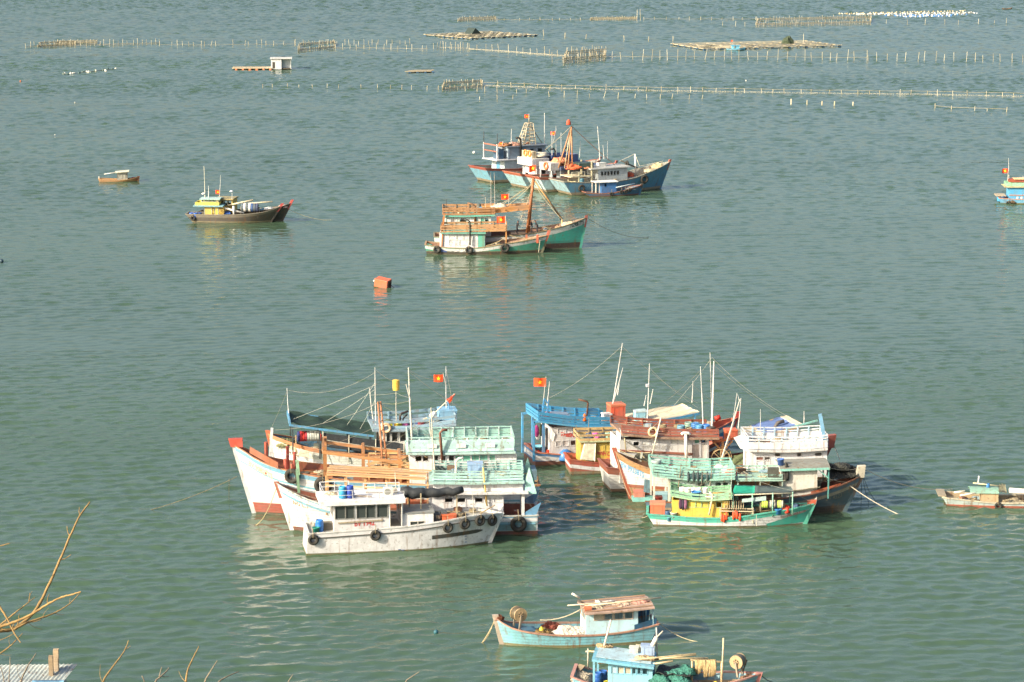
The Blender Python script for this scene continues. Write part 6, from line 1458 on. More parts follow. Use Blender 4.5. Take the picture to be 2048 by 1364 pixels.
def boat_S2():
    b = Boat('small_boat', 'light blue wooden boat at the bottom edge with green nets and net drum', 'boat', (1163, 1396), (1500, 1398), W=3.3, wt=0.75)
    b.hull((1520, 1348), (1143, 1355), [(1180, 1368), (1260, 1378), (1340, 1380), (1420, 1374), (1480, 1362)],
           [(('a', 0.1), ('#8a8458', 0.7)), (('s', 0.0), ('#7cc2d4', 0.4))],
           full=2.6, deck=0.4, cap='#c08a7c', stem_col='#b5706a', deckcol='#b59a72', inner='#6aa4b4', stem_rise=.1, capw=.16)
    h = 1.1; x0, x1 = b.X(1216, 1350, h), b.X(1305, 1350, h); z1 = b.Z(1255, 1330, h); z0 = b.dk((x0 + x1) / 2)
    zl, zh = b.Z(1255, 1347, h), b.Z(1255, 1335, h)
    ws = [(b.X(a, 1345, h), b.X(c, 1345, h), zl, zh, f) for a, c, f in ((1223, 1233, 's:#9fcbd8'), (1236, 1247, 's:#c9bfa2'), (1250, 1261, 's:#bdb49c'), (1264, 1271, 'o'), (1275, 1281, 'o'), (1285, 1294, 'o'))]
    b.cabin(x0, x1, 2 * h, z0, z1, '#86cbe0', near=ws, wear=.25, fr='#7cc0d8', back=[(-.6, .5, z0 + .1, z1 - .2, 'o')], front=[(-.8, -.1, zl, zh, 'o'), (.1, .8, zl, zh, 'o')])
    ra = [(b.X(1184, 1322, 1.4), b.Z(1184, 1322, 1.4)), (b.X(1245, 1331, 1.4), b.Z(1245, 1330.5, 1.4)), (b.X(1308, 1338, 1.4), b.Z(1308, 1338, 1.4))]
    b.roof(ra, 3.0, .14, '#6fbfd8', wear=.3, camber=.08)
    zr = [(x, z + .24) for x, z in sorted(ra)]
    g = G(); g.sheet([[(x, -1.2 + .6 * k, interp(zr, x) + .0) for k in range(5)] for x in [ra[0][0] + .2 + (ra[-1][0] - ra[0][0] - .4) * i / 6 for i in range(7)]], .03); b.part('roof_sheet', g, paint('#b9dbe4', .35))
    for s in (1, -1): b.post(b.X(1188, 1345, 1.2), s * 1.2, b.dk(1.0), ra[0][1] + .05, .13, '#6fbfd8')
    # poles lying on the roof, pointing forward
    for k, (u0, v0, u1, v1, n) in enumerate(((1196, 1327, 1392, 1307, .9), (1300, 1320, 1392, 1309, .3), (1260, 1318, 1416, 1316, -.2), (1300, 1329, 1346, 1322, .9), (1175, 1302, 1310, 1315, -.8), (1230, 1300, 1300, 1308, -1.2))):
        b.pipe([b.P(u0, v0, n), b.P(u1, v1, n)], .06 if k % 2 else .045, '#c9b48c', 'pole')
    b.pipe([b.P(1176, 1340, -.9), b.P(1176, 1297, -.9)], .05, '#b3ab98', 'pole'); b.pipe([b.P(1171, 1303, -.9), b.P(1200, 1303, -.9)], .05, '#b3ab98', 'pole')
    b.pipe([b.P(1206, 1300, -.8), b.P(1222, 1240, -.8)], .06, '#ddd2bc', 'boom')
    b.crate(1296, 1318, -.6, .8, .5, .6, '#8fa8c8', 'pale blue crate on end on the roof of the bottom boat', 'fish_crate', 'crate', z=interp(zr, b.X(1296, 1318, -.6)))
    b.crate(1268, 1309, -.7, .5, .4, .35, '#e0ddd0', 'white foam box on the roof of the bottom boat', 'foam_box', 'box', z=interp(zr, b.X(1268, 1309, -.7))); b.crate(1280, 1308, -1.0, .45, .4, .35, '#ddd0a4', 'cream foam box on the roof of the bottom boat', 'foam_box', 'box', z=interp(zr, b.X(1280, 1308, -1.0)))
    b.pile(1208, 1301, -1.0, .5, .3, .18, '#a8906a', 'tan rope coil at the stern end of the bottom boat roof', 'rope_heap', 'rope', 180, .4, z=interp(zr, b.X(1208, 1301, -1)))
    b.pile(1292, 1324, .4, .7, .4, .18, '#b59f78', 'tan rope coil at the front of the bottom boat roof', 'rope_heap', 'rope', 181, .4, z=interp(zr, b.X(1292, 1324, .4)))
    p0, p1 = b.P(1314, 1300, -.6), b.P(1313, 1255, -.6); b.pipe([b.P(1314, 1318, -.6), p1], .045, '#b9b5ac', 'pole'); q = b.P(1305, 1291, -.4); b.pipe([q, b.P(1313, 1275, -.4)], .14, '#e4e0d2', 'wrapped_boom_end'); b.pipe([b.P(1313, 1275, -.4), b.P(1326, 1262, -.4)], .04, '#c9c2b0', 'boom')
    # stern: net and blue barrels under the roof
    b.pile(1166, 1350, -.1, .8, .8, .4, '#a59a86', 'grey net heap on the stern of the bottom boat', 'net_pile', 'net', 182, .4, z=b.dk(.6) + .2)
    b.beam(b.P(1150, 1346, -.4), b.P(1165, 1330, -.9), .5, '#8a7a60', .06, 'stern_plank', wood('#8d7d64'))
    for k, (u, n, t) in enumerate(((1195, .2, 'left'), (1206, -.2, 'right'))): b.drum(u, 1352, n, .27, .85, '#2f5fa8', t + ' dark blue barrel under the bottom boat roof', True, z=b.dk(1.2))
    b.drum(1212, 1350, .5, .14, .35, '#d8d23c', 'yellow jug under the bottom boat roof', True, z=b.dk(1.4) + .1)
    # nets forward
    b.sheetpart('dark_cover', [b.P(1310, 1345, 1.2), b.P(1380, 1352, 1.2), b.P(1390, 1333, -1.3), b.P(1318, 1330, -1.3)], .05, netmat('#3c4240'), .2, 10, 6, 3)
    for k, (u, v, n, rx) in enumerate(((1325, 1362, .9, .7), (1350, 1355, .7, .7), (1372, 1345, .3, .65), (1362, 1364, 1.0, .6))):
        b.pile(u, v, n, rx, .6, .4, '#3a7568', ['leftmost green net mound', 'second green net mound', 'topmost green net mound', 'rightmost green net mound'][k] + ' on the bottom boat', 'net_pile', 'net', 183 + k, .4, z=b.Z(u, v, n))
    # rope curtain hung on a rail
    xa, xc = b.X(1391, 1322, .3), b.X(1430, 1322, .3); zt_ = b.Z(1410, 1321, .3)
    b.pipe([(xa - .3, b.s * .3, zt_), (xc + .5, b.s * .3, zt_ - .05)], .06, '#c9b48c', 'pole')
    for x in (xa - .2, xc + .4): b.pipe([(x, b.s * .3, b.dk(x)), (x, b.s * .3, zt_)], .06, '#c9b48c', 'pole')
    g = G()
    for k in range(24):
        x = xa + (xc - xa) * k / 23; l = random.uniform(.5, 1.0); g.tube([(x, b.s * (.3 + random.uniform(.03, .12)), zt_ + .06), (x + .05, b.s * .42, zt_ - l * .5), (x + random.uniform(-.08, .08), b.s * .38, zt_ - l)], .05, 5)
        g.tube([(x, b.s * (.3 - random.uniform(.03, .12)), zt_ + .06), (x + .05, b.s * .18, zt_ - l * .5), (x + random.uniform(-.08, .08), b.s * .22, zt_ - l)], .05, 5)
    tag(b.drop('rope_curtain', g, plain('rope_tan', '#b09a70', .9), (0, 0, 0), 'curtain of tan rope hung over a rail on the bottom boat', 'ropes'), None, None, None, 'stuff')
    b.pile(1398, 1362, .8, .35, .3, .3, '#3fae4a', 'bright green basket beside the rope curtain', 'basket', 'basket', 190, .2, plain('gbasket', '#3f9f52', .7), z=b.dk(b.X(1398, 1370, .8)))
    b.pile(1431, 1350, .4, .2, .2, .4, '#d9c832', 'yellow jug near the rope curtain', 'jug', 'jug', 191, .15, plain('yjug', '#d9c63a', .5), z=b.dk(b.X(1431, 1362, .4)))
    b.pile(1420, 1360, .7, .35, .3, .3, '#9aa6b8', 'grey blue net bag near the rope curtain', 'net_bag', 'net', 192, .3, z=b.dk(b.X(1420, 1368, .7)))
    net_drum(b, 1476, 1322, .0, .42, .5, 'pale net drum in the bow of the bottom boat', 'y', R(-20), '#6f6c60')
    b.pipe([b.P(1444, 1356, .4), b.P(1447, 1276, .4)], .05, '#cbb896', 'pole'); b.pipe([b.P(1486, 1342, -.2), b.P(1494, 1320, -.2)], .04, '#4a4238', 'pole')
    b.pile(1500, 1340, -.2, .5, .4, .25, '#8a6a52', 'brown rope heap on the prow of the bottom boat', 'rope_heap', 'rope', 193, .4, z=b.dk(b.X(1500, 1350, 0)) + .15)
    b.mooring(b.wp(b.P(1521, 1348, 0)), water_at(1545, 1364, -.05), .04, 'dark rope off the prow of the bottom boat', .1, '#4a463c')
    return b
S2 = boat_S2()
def boat_R1():
    b = Boat('small_boat', 'low pale blue boat with red bottom cut off by the right edge', 'boat', (1896, 1011), heading=-4, L=11.5, W=2.8, wt=0.8)
    b.hull((2215, 998), (1886, 996), [(1940, 1002), (1992, 1007), (2048, 1007), (2120, 1004)],
           [(('a', 0.12), ('#b0553a', 0.4)), (('s', 0.0), ('#b3c6c2', 0.5))], full=2.5, deck=0.25, cap='#d4c9a8', stem_col='#b9b39c', deckcol='#b39c74', inner='#b39c74', capw=.15)
    p = b.P(1875, 990, .6); g = G(); g.box(b.X(1876, 991, .8), b.X(1892, 991, .8), -1.1, 1.1, b.sh(0) + .1, b.sh(0) + .2); b.part('stern_platform', g, wood('#a89c84'))
    h = .75; x0, x1 = b.X(1962, 995, h), b.X(1997, 995, h); z0 = b.dk((x0 + x1) / 2); z1 = b.Z(1975, 986, h)
    b.cabin(x0, x1, 2 * h, z0, z1, '#c9ad7c', near=[], wear=.3)
    g = G(); xx0, xx1 = b.X(1940, 983, h), b.X(1998, 985, h)
    g.sheet([[(xx0 + (xx1 - xx0) * i / 4, .85 * math.cos(math.pi * k / 8), z1 + .3 * math.sin(math.pi * k / 8)) for k in range(9)] for i in range(5)], .04); b.part('roof', g, paint('#7fae98', .4))
    b.pipe([b.P(1908, 985, .4), b.P(1930, 982, .4)], .08, '#d9d2be', 'pole'); b.pipe([b.P(1920, 991, .9), b.P(1950, 986, .9)], .06, '#e0d8c6', 'pole'); b.pipe([b.P(1946, 966, .1), b.P(2000, 972, .1)], .05, '#cfc09a', 'pole'); b.pipe([b.P(1956, 968, 0), b.P(1958, 952, 0)], .05, '#efece4', 'post')
    b.pipe([b.P(2018, 981, .3), b.P(2090, 986, .3)], .22, '#d6d2c6', 'rolled_sail')
    b.sheetpart('cover', [b.P(1997, 982, .8), b.P(2014, 985, .8), b.P(2010, 968, -.4), b.P(1998, 968, -.4)], .04, plain('drab', '#7a7862', .85), .15, 6, 6, 2)
    b.pile(2030, 1000, .5, .8, .6, .45, '#8f846c', 'grey brown net pile on the low pale blue boat', 'net_pile', 'net', 200, .35, z=b.dk(b.X(2030, 1003, .5)))
    b.drum(1976, 973, .1, .13, .3, '#3f7fc0', 'small blue float on the pole of the low pale blue boat', True, z=b.Z(1976, 975, .1)); b.drum(1931, 999, .6, .2, .28, '#3a5a78', 'dark blue bucket on the deck of the low pale blue boat', False, z=b.dk(b.X(1931, 1001, .6)))
    b.pile(1916, 993, .3, .4, .3, .22, '#6aa89c', 'teal bundle on the deck of the low pale blue boat', 'bundle', 'bundle', 201, .3, plain('tealb', '#6aa89c', .8), z=b.dk(1.5))
    b.tyre(1997, 1012, .3, 'black tyre on the low pale blue boat at the right edge')
    return b
R1 = boat_R1()

# ================================================================== middle distance
def person(loc, rz, label, height=1.68, lean=0.15, top='#2b2b2e', legs='#33343a', arm=0.6):
    """standing figure grown from a jointed skeleton: one continuous skin"""
    k = height / 1.7
    V = [(0, 0, .95, .13), (0, 0, 1.15, .13), (.02, 0, 1.38, .15), (.04, 0, 1.50, .06), (.07, 0, 1.60, .09), (.08, 0, 1.70, .075)]
    E = [(0, 1), (1, 2), (2, 3), (3, 4), (4, 5)]
    for s in (1, -1):
        o = len(V); V += [(0, s * .10, .90, .095), (.05, s * .12, .50, .065), (0, s * .13, .10, .045), (.14, s * .14, .04, .035)]
        E += [(0, o), (o, o + 1), (o + 1, o + 2), (o + 2, o + 3)]
        o = len(V); V += [(.02, s * .19, 1.40, .06), (.10, s * .25, 1.14, .045), (.10 + .25 * arm, s * .20, 1.00, .035), (.15 + .3 * arm, s * .19, .97, .03)]
        E += [(2, o), (o, o + 1), (o + 1, o + 2), (o + 2, o + 3)]
        h = o + 3
        for dy in (-.025, -.008, .009, .026):
            q = len(V); V += [(.23 + .3 * arm, s * .19 + dy, .955, .009), (.255 + .3 * arm, s * .19 + dy, .925, .008)]; E += [(h, q), (q, q + 1)]
        q = len(V); V += [(.18 + .3 * arm, s * .15, .945, .010)]; E += [(h, q)]
    me = bpy.data.meshes.new('body'); me.from_pydata([((x + lean * max(0, z - .9)) * k, y * k, z * k) for x, y, z, r in V], E, [])
    ob = bpy.data.objects.new('person_tmp', me); COL.objects.link(ob)
    md = ob.modifiers.new('Skin', 'SKIN'); ss = ob.modifiers.new('Sub', 'SUBSURF'); ss.levels = 1; ss.render_levels = 1
    for i, (x, y, z, r) in enumerate(V): me.skin_vertices[0].data[i].radius = (r * k, r * k)
    me.skin_vertices[0].data[0].use_root = True
    dg = bpy.context.evaluated_depsgraph_get(); dg.update()
    m2 = bpy.data.meshes.new_from_object(ob.evaluated_get(dg)); bpy.data.objects.remove(ob)
    for m in (plain('cloth_top' + top, top, .85), plain('cloth_legs' + legs, legs, .85), plain('skin', '#8a5c44', .6)): m2.materials.append(m)
    for p in m2.polygons:
        c = p.center / k; p.material_index = 1 if c.z < .93 and abs(c.y) < .165 and c.x < .2 else (2 if c.z > 1.5 or c.z < .06 or (c.x > .22 and c.z < 1.08) else 0); p.use_smooth = True
    o = bpy.data.objects.new('person', m2); COL.objects.link(o); o.location = loc; o.rotation_euler = (0, 0, rz)
    g = G(); hx = (.075 + lean * .74) * k; g.blob((hx - .015, 0, 1.67 * k), .1 * k, .092 * k, .1 * k, 1, .08, 12, 8, 1, True); g.build('hair', plain('hair', '#1d1a18', .7), o, True)
    return tag(o, label, 'person')
def boat_M2():
    b = Boat('trawler', 'green trawler with tall brown mast and dark red bottom, behind its lower neighbour', 'boat', (872, 500), (1161, 495), W=4.8, wt=0.85)
    b.hull((1173, 436), (868, 474), [(940, 474), (1000, 473), (1060, 468), (1100, 460), (1140, 449)],
           [(('a', 0.75), ('#46322c', 0.5)), (('a', 1.05), ('#2a9a88', 0.4)), (('s', 0.72), ('#25b49e', 0.3)), (('s', 0.1), ('#dfe4da', 0.25)), (('s', 0), ('#3a9a80', 0.4))],
           full=2.5, deck=0.7, cap='#8a7a58', stem_col='#8a3a30', deckcol='#7a6248', inner='#8a5a40', stem_rise=.35)
    b.lettering('TG.90817TS', 1140, 1168, 452.5, 445, '#2c3436', True, wear=.1, height=.55, bold=.03)
    h = 1.8; x0, x1 = b.X(888, 443, h), b.X(982, 443, h); z1 = b.Z(930, 433, h); z0 = b.dk((x0 + x1) / 2)
    zl, zh = b.Z(965, 447, h), b.Z(965, 437, h)
    ws = [(b.X(a, 442, h), b.X(c, 442, h), zl, zh, f) for a, c, f in ((893, 915, 's:#dfe6e4'), (920, 932, 'o'), (938, 955, 's:#dfe6e2'), (962, 967, 's:#3fa890'), (970, 976, 'o'))]
    b.cabin(x0, x1, 2 * h, z0, z1, '#dde4de', near=ws, wear=.3, fr='#5fc0ac', front=[(-1.2, -.2, zl, zh, 'g'), (.2, 1.2, zl, zh, 'g')])
    ra = [(b.X(886, 431, 2.1), z1 + .02), (b.X(930, 433, 2.1), z1), (b.X(990, 431, 2.1), z1 + .1)]
    b.roof(ra, 4.4, .16, '#58b8a4', wear=.4)
    rr = [(x, z + .2) for x, z in ra]
    b.rail(rr, 2.0, .95, [(0, .25), (.4, .6), (.7, .95)], '#b9834e', 1.6, .14, .06, wear=.55, ends='b')
    # long brown booms from the roof to the mast
    for k, (n, dv) in enumerate(((1.9, 0), (1.9, 3.5), (1.9, 7), (-1.9, 0), (-1.9, 4))):
        p = Vector((b.X(955, 428, 1.9), b.s * n, b.Z(955, 421 + dv, 1.9))); q = Vector((b.X(1058, 412, 1.9), b.s * n * .5, b.Z(1058, 411 + dv, 1.0))); b.beam(p, q, .14, '#b9854e', .22, 'boom', wood('#bd8750'))
    for u in (985, 1010, 1035):
        p = b.P(u, 420, 1.7); q = p.copy(); q.y = -p.y; b.beam(p, q, .12, '#b9854e', .12, 'boom', wood('#b57f48'))
    # mast
    m0, m1 = b.P(1053, 465, 0), b.P(1067, 356, 0); m0.z = b.dk(m0.x)
    b.pipe([m0, m1], .19, '#a56a42', 'mast'); m2 = b.P(1056, 440, .7); b.pipe([b.P(1058, 463, -.8), m0.lerp(m1, .9) + Vector((0, -.2, 0))], .14, '#a56a42', 'mast_leg')
    e0 = b.P(1124, 438, 0); b.pipe([m1 - Vector((0, 0, .2)), e0], .1, '#b08a58', 'fore_stay_pole'); b.pipe([b.P(1075, 360, .4), b.P(1122, 440, .4)], .05, '#3d3a34', 'stay')
    b.pipe([e0 - Vector((0, 0, .1)), Vector((e0.x, 0, b.dk(e0.x)))], .12, '#b99a68', 'samson_post')
    for u, v in ((950, 440), (960, 428), (1000, 420), (1040, 440), (1125, 440)): b.rope(m1 - Vector((0, 0, .6)), b.P(u, v, .8), .03, .3, '#b7ad90')
    for s in (1, -1): b.whip(986 + 4 * s, 430, 985 + 3.5 * s, 345, s * .3, .06, '#b5b0a4')
    b.whip(971, 440, 971, 395, 1.2, .06, '#c9c0a4'); b.whip(892, 420, 892, 398, 1.2, .07, '#3d3a36')
    b.pipe([b.P(950, 458, 1.9), b.P(950, 412, 1.9), b.P(946, 409, 1.9), b.P(935, 406, 1.9)], .13, '#7a5a40'); b.pipe([b.P(958, 430, 0), b.P(958, 408, 0)], .3, '#5a5a50', 'funnel')
    b.flag(1018, 388, 0, 16, 11, 'red flag with yellow star above the brown booms, green trawler', pole=(1017, 425), seed=.5, poler=.05)
    b.pile(998, 415, .3, 1.0, .8, .5, '#cfc4ae', 'cream nets on the roof of the tall masted green trawler', 'net_pile', 'net', 210, .4)
    b.pile(962, 420, .5, .4, .4, .4, '#5f9fc8', 'blue bundle beside the funnel of the tall masted green trawler', 'bundle', 'bundle', 211, .3, plain('bluecl', '#5f9fc8', .8))
    b.pile(1140, 440, .1, 1.2, .55, .55, '#c9b79a', 'cream net heap on the bow of the tall masted green trawler', 'net_pile', 'net', 212, .4, z=b.dk(b.X(1140, 444, .3)) + .35)
    b.pile(1117, 446, .4, .5, .4, .5, '#a88a6a', 'brown heap beside the bow post of the green trawler', 'net_pile', 'net', 213, .4, z=b.dk(b.X(1117, 446, .4)) + .3)
    xh = b.X(1050, 465, 0); g = G(); g.box(b.X(1022, 467, 1.4), b.X(1086, 467, 1.4), -1.6, 1.6, b.dk(xh) - .1, b.dk(xh) + .6); b.part('fish_hold', g, wood('#8f7352'))
    for k, (u, n, rz, t) in enumerate(((1034, 1.1, 30, 'person in dark clothes standing left of the tall brown mast'), (1064, .4, 170, 'person in dark clothes just right of the tall brown mast'), (1075, .9, 200, 'person in dark clothes bending furthest right on the green trawler'))):
        x = b.X(u, 465, n); person(b.wp((x, b.s * n, b.dk(b.X(1050, 465, n)) + .62)), b.rz + R(rz), t, 1.7, (.15, .1, .35)[k])
    b.mooring(b.wp(b.P(1175, 436, 0)), water_at(1300, 475, -.05), .05, 'anchor rope off the bow of the tall masted green trawler', .8, '#9a9478')
    return b
M2 = boat_M2()
def boat_M1():
    b = Boat('fishing_boat', 'green and white fishing boat with red prow cap, moored before the tall masted trawler', 'boat', (854, 508), (1083, 505), W=3.9, wt=0.85)
    b.hull((1096, 471), (850, 490), [(899, 496), (956, 496), (1011, 488), (1065, 479)],
           [(('a', 0.3), ('#3c382e', 0.6)), (('a', 0.42), ('#6a6a4a', 0.5)), (('s', 0.5), ('#3aa88c', 0.35)), (('s', 0.12), ('#e4e8de', 0.35)), (('s', 0), ('#7fb89a', 0.4))],
           full=2.5, deck=0.6, cap='#a88a62', stem_col='#cf5a34', deckcol='#8a5a3c', inner='#9a6a48', stem_rise=.65)
    h = 1.5; x0, x1 = b.X(879, 480, h), b.X(970, 480, h); z1 = b.Z(925, 467, h); z0 = b.dk((x0 + x1) / 2)
    zl, zh = z1 - .75, z1 - .2
    ws = [(b.X(a, 474, h), b.X(c, 474, h), zl, zh, f) for a, c, f in ((898, 912, 's:#eef0ea'), (914, 926, 's:#eef0ea'), (928, 942, 's:#eef0ea'), (946, 956, 's:#dfe6e0'))] + [(b.X(a, 474, h), b.X(c, 474, h), zl - .75, zl - .15, 's:#e8ebe4') for a, c in ((898, 918), (920, 940), (944, 956))]
    b.cabin(x0, x1, 2 * h, z0, z1, '#e6eae4', near=ws, wear=.28, fr='#cfd8d0', front=[(-.6, .6, z0 + .2, z1 - .3, 'o')])
    g = G(); g.box(x1 - .9, x1 - .05, b.s * (h + .003), b.s * (h + .03), z0 + .1, z1 - .1); b.part('corner_panel', g, paint('#4fb8a0', .3))
    ra = [(b.X(882, 468, 1.8), z1 + .02), (x1 + .1, z1 + .02)]
    b.roof(ra, 3.8, .14, '#63b49e', wear=.4)
    rr = [(ra[0][0], z1 + .2), (b.X(1012, 460, 1.7), z1 + .35)]
    b.rail(rr, 1.75, .85, [(0, .16), (.3, .46), (.62, .85)], '#bb8a55', 1.7, .12, .06, wear=.55, ends='b')
    for k in range(5): b.beam((x1 + .1, -1.5 + .75 * k, z1 + .25), (rr[1][0], -1.5 + .75 * k, z1 + .38), .3, '#bb8a55', .06, 'rack_plank', wood('#b98a58'))
    for s in (1, -1): b.beam((rr[1][0], s * 1.6, b.dk(rr[1][0])), (rr[1][0], s * 1.6, z1 + 1.1), .16, '#b9854e', name='rack_post', mat=wood('#b9854e'))
    for s in (1, -1): b.beam((b.X(883, 480, 1.7), s * 1.6, b.dk(1.5)), (b.X(887, 470, 1.7), s * 1.55, z1 + 2.2), .16, '#bf7a46', name='stern_post', mat=wood('#c07a42'))
    g = G(); g.box(b.X(882, 490, 1.55), b.X(894, 490, 1.55), b.s * 1.52, b.s * 1.75, z0 + .1, z0 + .75); b.part('blue_locker', g, paint('#2f4f8a', .25))
    b.pipe([b.P(940, 490, 1.85), b.P(940, 445, 1.85), b.P(938, 441, 1.85), b.P(928, 439, 1.85)], .1, '#3a3a36')
    g = G(); g.box(b.X(922, 440, 1.85), b.X(931, 440, 1.85), b.s * 1.6, b.s * 1.9, b.Z(926, 441, 1.85), b.Z(926, 437, 1.85)); b.part('exhaust_box', g, plain('black_iron', '#2c2b28', .7))
    b.flag(1011, 433, .4, 18, 13, 'red flag with yellow star over the wooden rack of the green and white boat', pole=(1012, 458), seed=3.1, poler=.05)
    b.drum(880, 476, 1.2, .3, .6, '#c85a32', 'orange jar at the stern corner of the green and white boat', True, z=z1 - .6) if False else None
    b.pile(858, 485, .5, .5, .8, .5, '#5aa890', 'green net bundle on the stern of the green and white boat', 'net_pile', 'net', 220, .4, z=b.dk(.8) + .2)
    b.pile(990, 480, .6, 1.3, .9, .8, '#4a4a42', 'dark nets piled before the house of the green and white boat', 'net_pile', 'net', 221, .4, z=b.dk(b.X(990, 488, .6)))
    b.pile(1040, 476, .4, .9, .6, .35, '#8f8470', 'grey brown net on the foredeck of the green and white boat', 'net_pile', 'net', 222, .4, z=b.dk(b.X(1040, 480, .4)))
    for (u, v, u2, v2) in ((970, 492, 1015, 472), (1010, 486, 1080, 470), (1018, 470, 1075, 478)): b.rope(b.P(u, v, 1.4), b.P(u2, v2, .8), .05, .2, '#b8a47c')
    for (u, c) in ((1053, '#c06a44'), (1075, '#c8562f')): p = b.P(u, 474, .8); b.beam((p.x, p.y, b.dk(p.x)), p + Vector((0, 0, .3)), .28, c, name='bitt')
    for k, (u, v, r, t) in enumerate(((874, 499, .5, 'stern tyre'), (938, 500, .5, 'middle tyre'), (1010, 496, .62, 'large forward tyre'))): b.tyre(u, v, r, t + ' on the green and white boat in the middle distance')
    b.mooring(b.wp(b.P(1080, 480, .9)), b.wp(b.P(1077, 505, 1.0)), .05, 'pale rope down the bow of the green and white boat', 0, '#c9c0a8')
    return b
M1 = boat_M1()
def boat_L(front):
    if front:
        b = Boat('fishing_boat', 'black hulled boat with bright yellow house and red prow tip, nearer of the pair', 'boat', (388, 445), (540, 444), W=3.6, wt=0.7)
        b.hull((562, 413), (371, 429), [(417, 430), (477, 430), (525, 425), (550, 418)], [(('a', .25), ('#8a7f5c', .6)), (('s', .35), ('#4c463c', .5)), (('s', 0), ('#7a7262', .5))], full=2.6, deck=.55, cap='#8a8472', stem_col='#c03a3a', deckcol='#6a5f50', inner='#5a5448', stem_rise=.45)
        h = 1.3; x0, x1 = b.X(408, 420, h), b.X(448, 420, h); z1 = b.Z(428, 413.5, h); z0 = b.dk((x0 + x1) / 2)
        b.cabin(x0, x1, 2 * h, z0, z1, '#e0bc3c', near=[(b.X(430, 420, h), b.X(436, 420, h), z0 + .3, z1 - .15, 'o'), (b.X(409, 420, h), b.X(423, 420, h), z0 + .2, z1 - .15, 's:#e6d4a0')], wear=.2, fr='#8fc4d4')
        ra = [(b.X(386, 411, 1.6), z1 + .05), (b.X(446, 412.5, 1.6), z1 + .02)]
        b.roof(ra, 3.4, .12, '#7fbccb', wear=.3)
        z2 = b.Z(415, 401, 1.2)
        b.cabin(b.X(390, 407, 1.2), b.X(438, 407, 1.2), 2.4, z1 + .2, b.Z(415, 405, 1.2), '#e8cf3a', near=[], wear=.15)
        b.cabin(b.X(402, 403, 1.0), b.X(437, 403, 1.0), 2.0, b.Z(415, 405, 1.2) + .02, b.Z(415, 399.5, 1.0), '#d9cf9a', near=[(b.X(a, 402, 1), b.X(a + 5, 402, 1), b.Z(415, 405, 1.2) + .15, b.Z(415, 400.5, 1.0), 'o') for a in (404, 411, 418, 425)], wear=.2, fr='#8fb8b8')
        b.roof([(b.X(399, 399, 1.2), b.Z(415, 399.2, 1.1)), (b.X(440, 399, 1.2), b.Z(415, 399.2, 1.1))], 2.7, .1, '#a9cfc4', wear=.3)
        b.whip(410, 398, 408, 332, 0, .07, '#cfccb4'); b.whip(417, 398, 417, 372, .3, .07, '#dcdcd4'); b.whip(464, 398, 464, 384, 0, .05)
        g = G(); g.blob((0, 0, 0), .28, .28, .2, 2, .05, 10, 6); b.drop('radar_dome', g, plain('domewhite', '#e8e8e2', .4), b.P(407, 388, 0), 'white radar dome above the yellow house, left one', 'radar'); g = G(); g.blob((0, 0, 0), .28, .28, .18, 3, .05, 10, 6); b.drop('radar_dome', g, plain('domewhite', '#e8e8e2', .4), b.P(463, 383, 0), 'white radar dome right of the flag, black hulled pair', 'radar')
        for k, (u, n, t) in enumerate(((383, .9, 'leftmost'), (391, 1.1, 'middle'), (400, .6, 'darker, right hand'))): b.drum(u, 429, n, .33, .8, ('#2f62b4', '#2f62b4', '#2a4a8a')[k], t + ' blue drum on the stern of the black hulled boat', True, z=b.dk(b.X(u, 429, n)))
        b.sheetpart('blue_cover', [b.P(447, 429, 1.4), b.P(461, 428, 1.4), b.P(460, 422, .4), b.P(449, 422, .4)], .5, plain('bluecover', '#2f559a', .7), .1, 5, 4, 2)
        b.pipe([b.P(448, 416, 1.0), b.P(488, 426, 1.0)], .13, '#dcd8cc', 'boom'); b.pipe([b.P(468, 429, 1.2), b.P(467, 412, 1.2)], .16, '#e4e2da', 'samson_post'); b.pipe([b.P(455, 411, -.3), b.P(506, 400, -.3)], .12, '#d2c6a4', 'boom'); b.pipe([b.P(488, 408, .2), b.P(545, 403, .2)], .1, '#d2c6a4', 'boom')
        x = b.X(500, 418, .6); b.reel(x, .6, b.Z(500, 415, .6), .62, 2.4, ['#5f6a70', '#e4e2da', '#5a6468', '#e4e2da', '#3f5a86', '#56606a', '#46506a'], 'row of grey and white line reels on the black hulled boat', 'x', '#b3a484')
        b.pile(520, 420, .3, .9, .7, .5, '#5a4438', 'brown nets before the red prow tip, black hulled boat', 'net_pile', 'net', 230, .4, z=b.dk(b.X(520, 422, .3))); b.pile(480, 418, -.6, .8, .6, .7, '#2f3f6a', 'dark blue tarp bundle amidships, black hulled boat', 'bundle', 'bundle', 231, .3, plain('dkblue', '#2f3f6a', .8), z=b.dk(b.X(480, 424, 0)))
        b.flag(440, 380, .0, 9, 8, 'red flag with yellow star over the yellow house, black hulled boat', pole=(439, 398), seed=1.2, poler=.06); b.whip(440, 380, 441, 350, 0, .04)
        b.tyre(386, 436, .36, 'small tyre at the stern of the black hulled boat')
    else:
        b = Boat('fishing_boat', 'black hulled boat with red prow tip, further of the pair', 'boat', (405, 441), (563, 442), W=3.8, wt=0.7)
        b.hull((582, 407), (395, 425), [(450, 426), (500, 424), (540, 419), (565, 413)], [(('a', .25), ('#5a5444', .6)), (('s', .3), ('#34332e', .4)), (('s', 0), ('#4a463c', .5))], full=2.5, deck=.55, cap='#5a5448', stem_col='#b83434', deckcol='#6a5f50', inner='#6a5a44', stem_rise=.55)
        h = 1.3; x0, x1 = b.X(428, 405, h), b.X(465, 405, h); z0 = b.dk((x0 + x1) / 2); z1 = b.Z(446, 399.5, h)
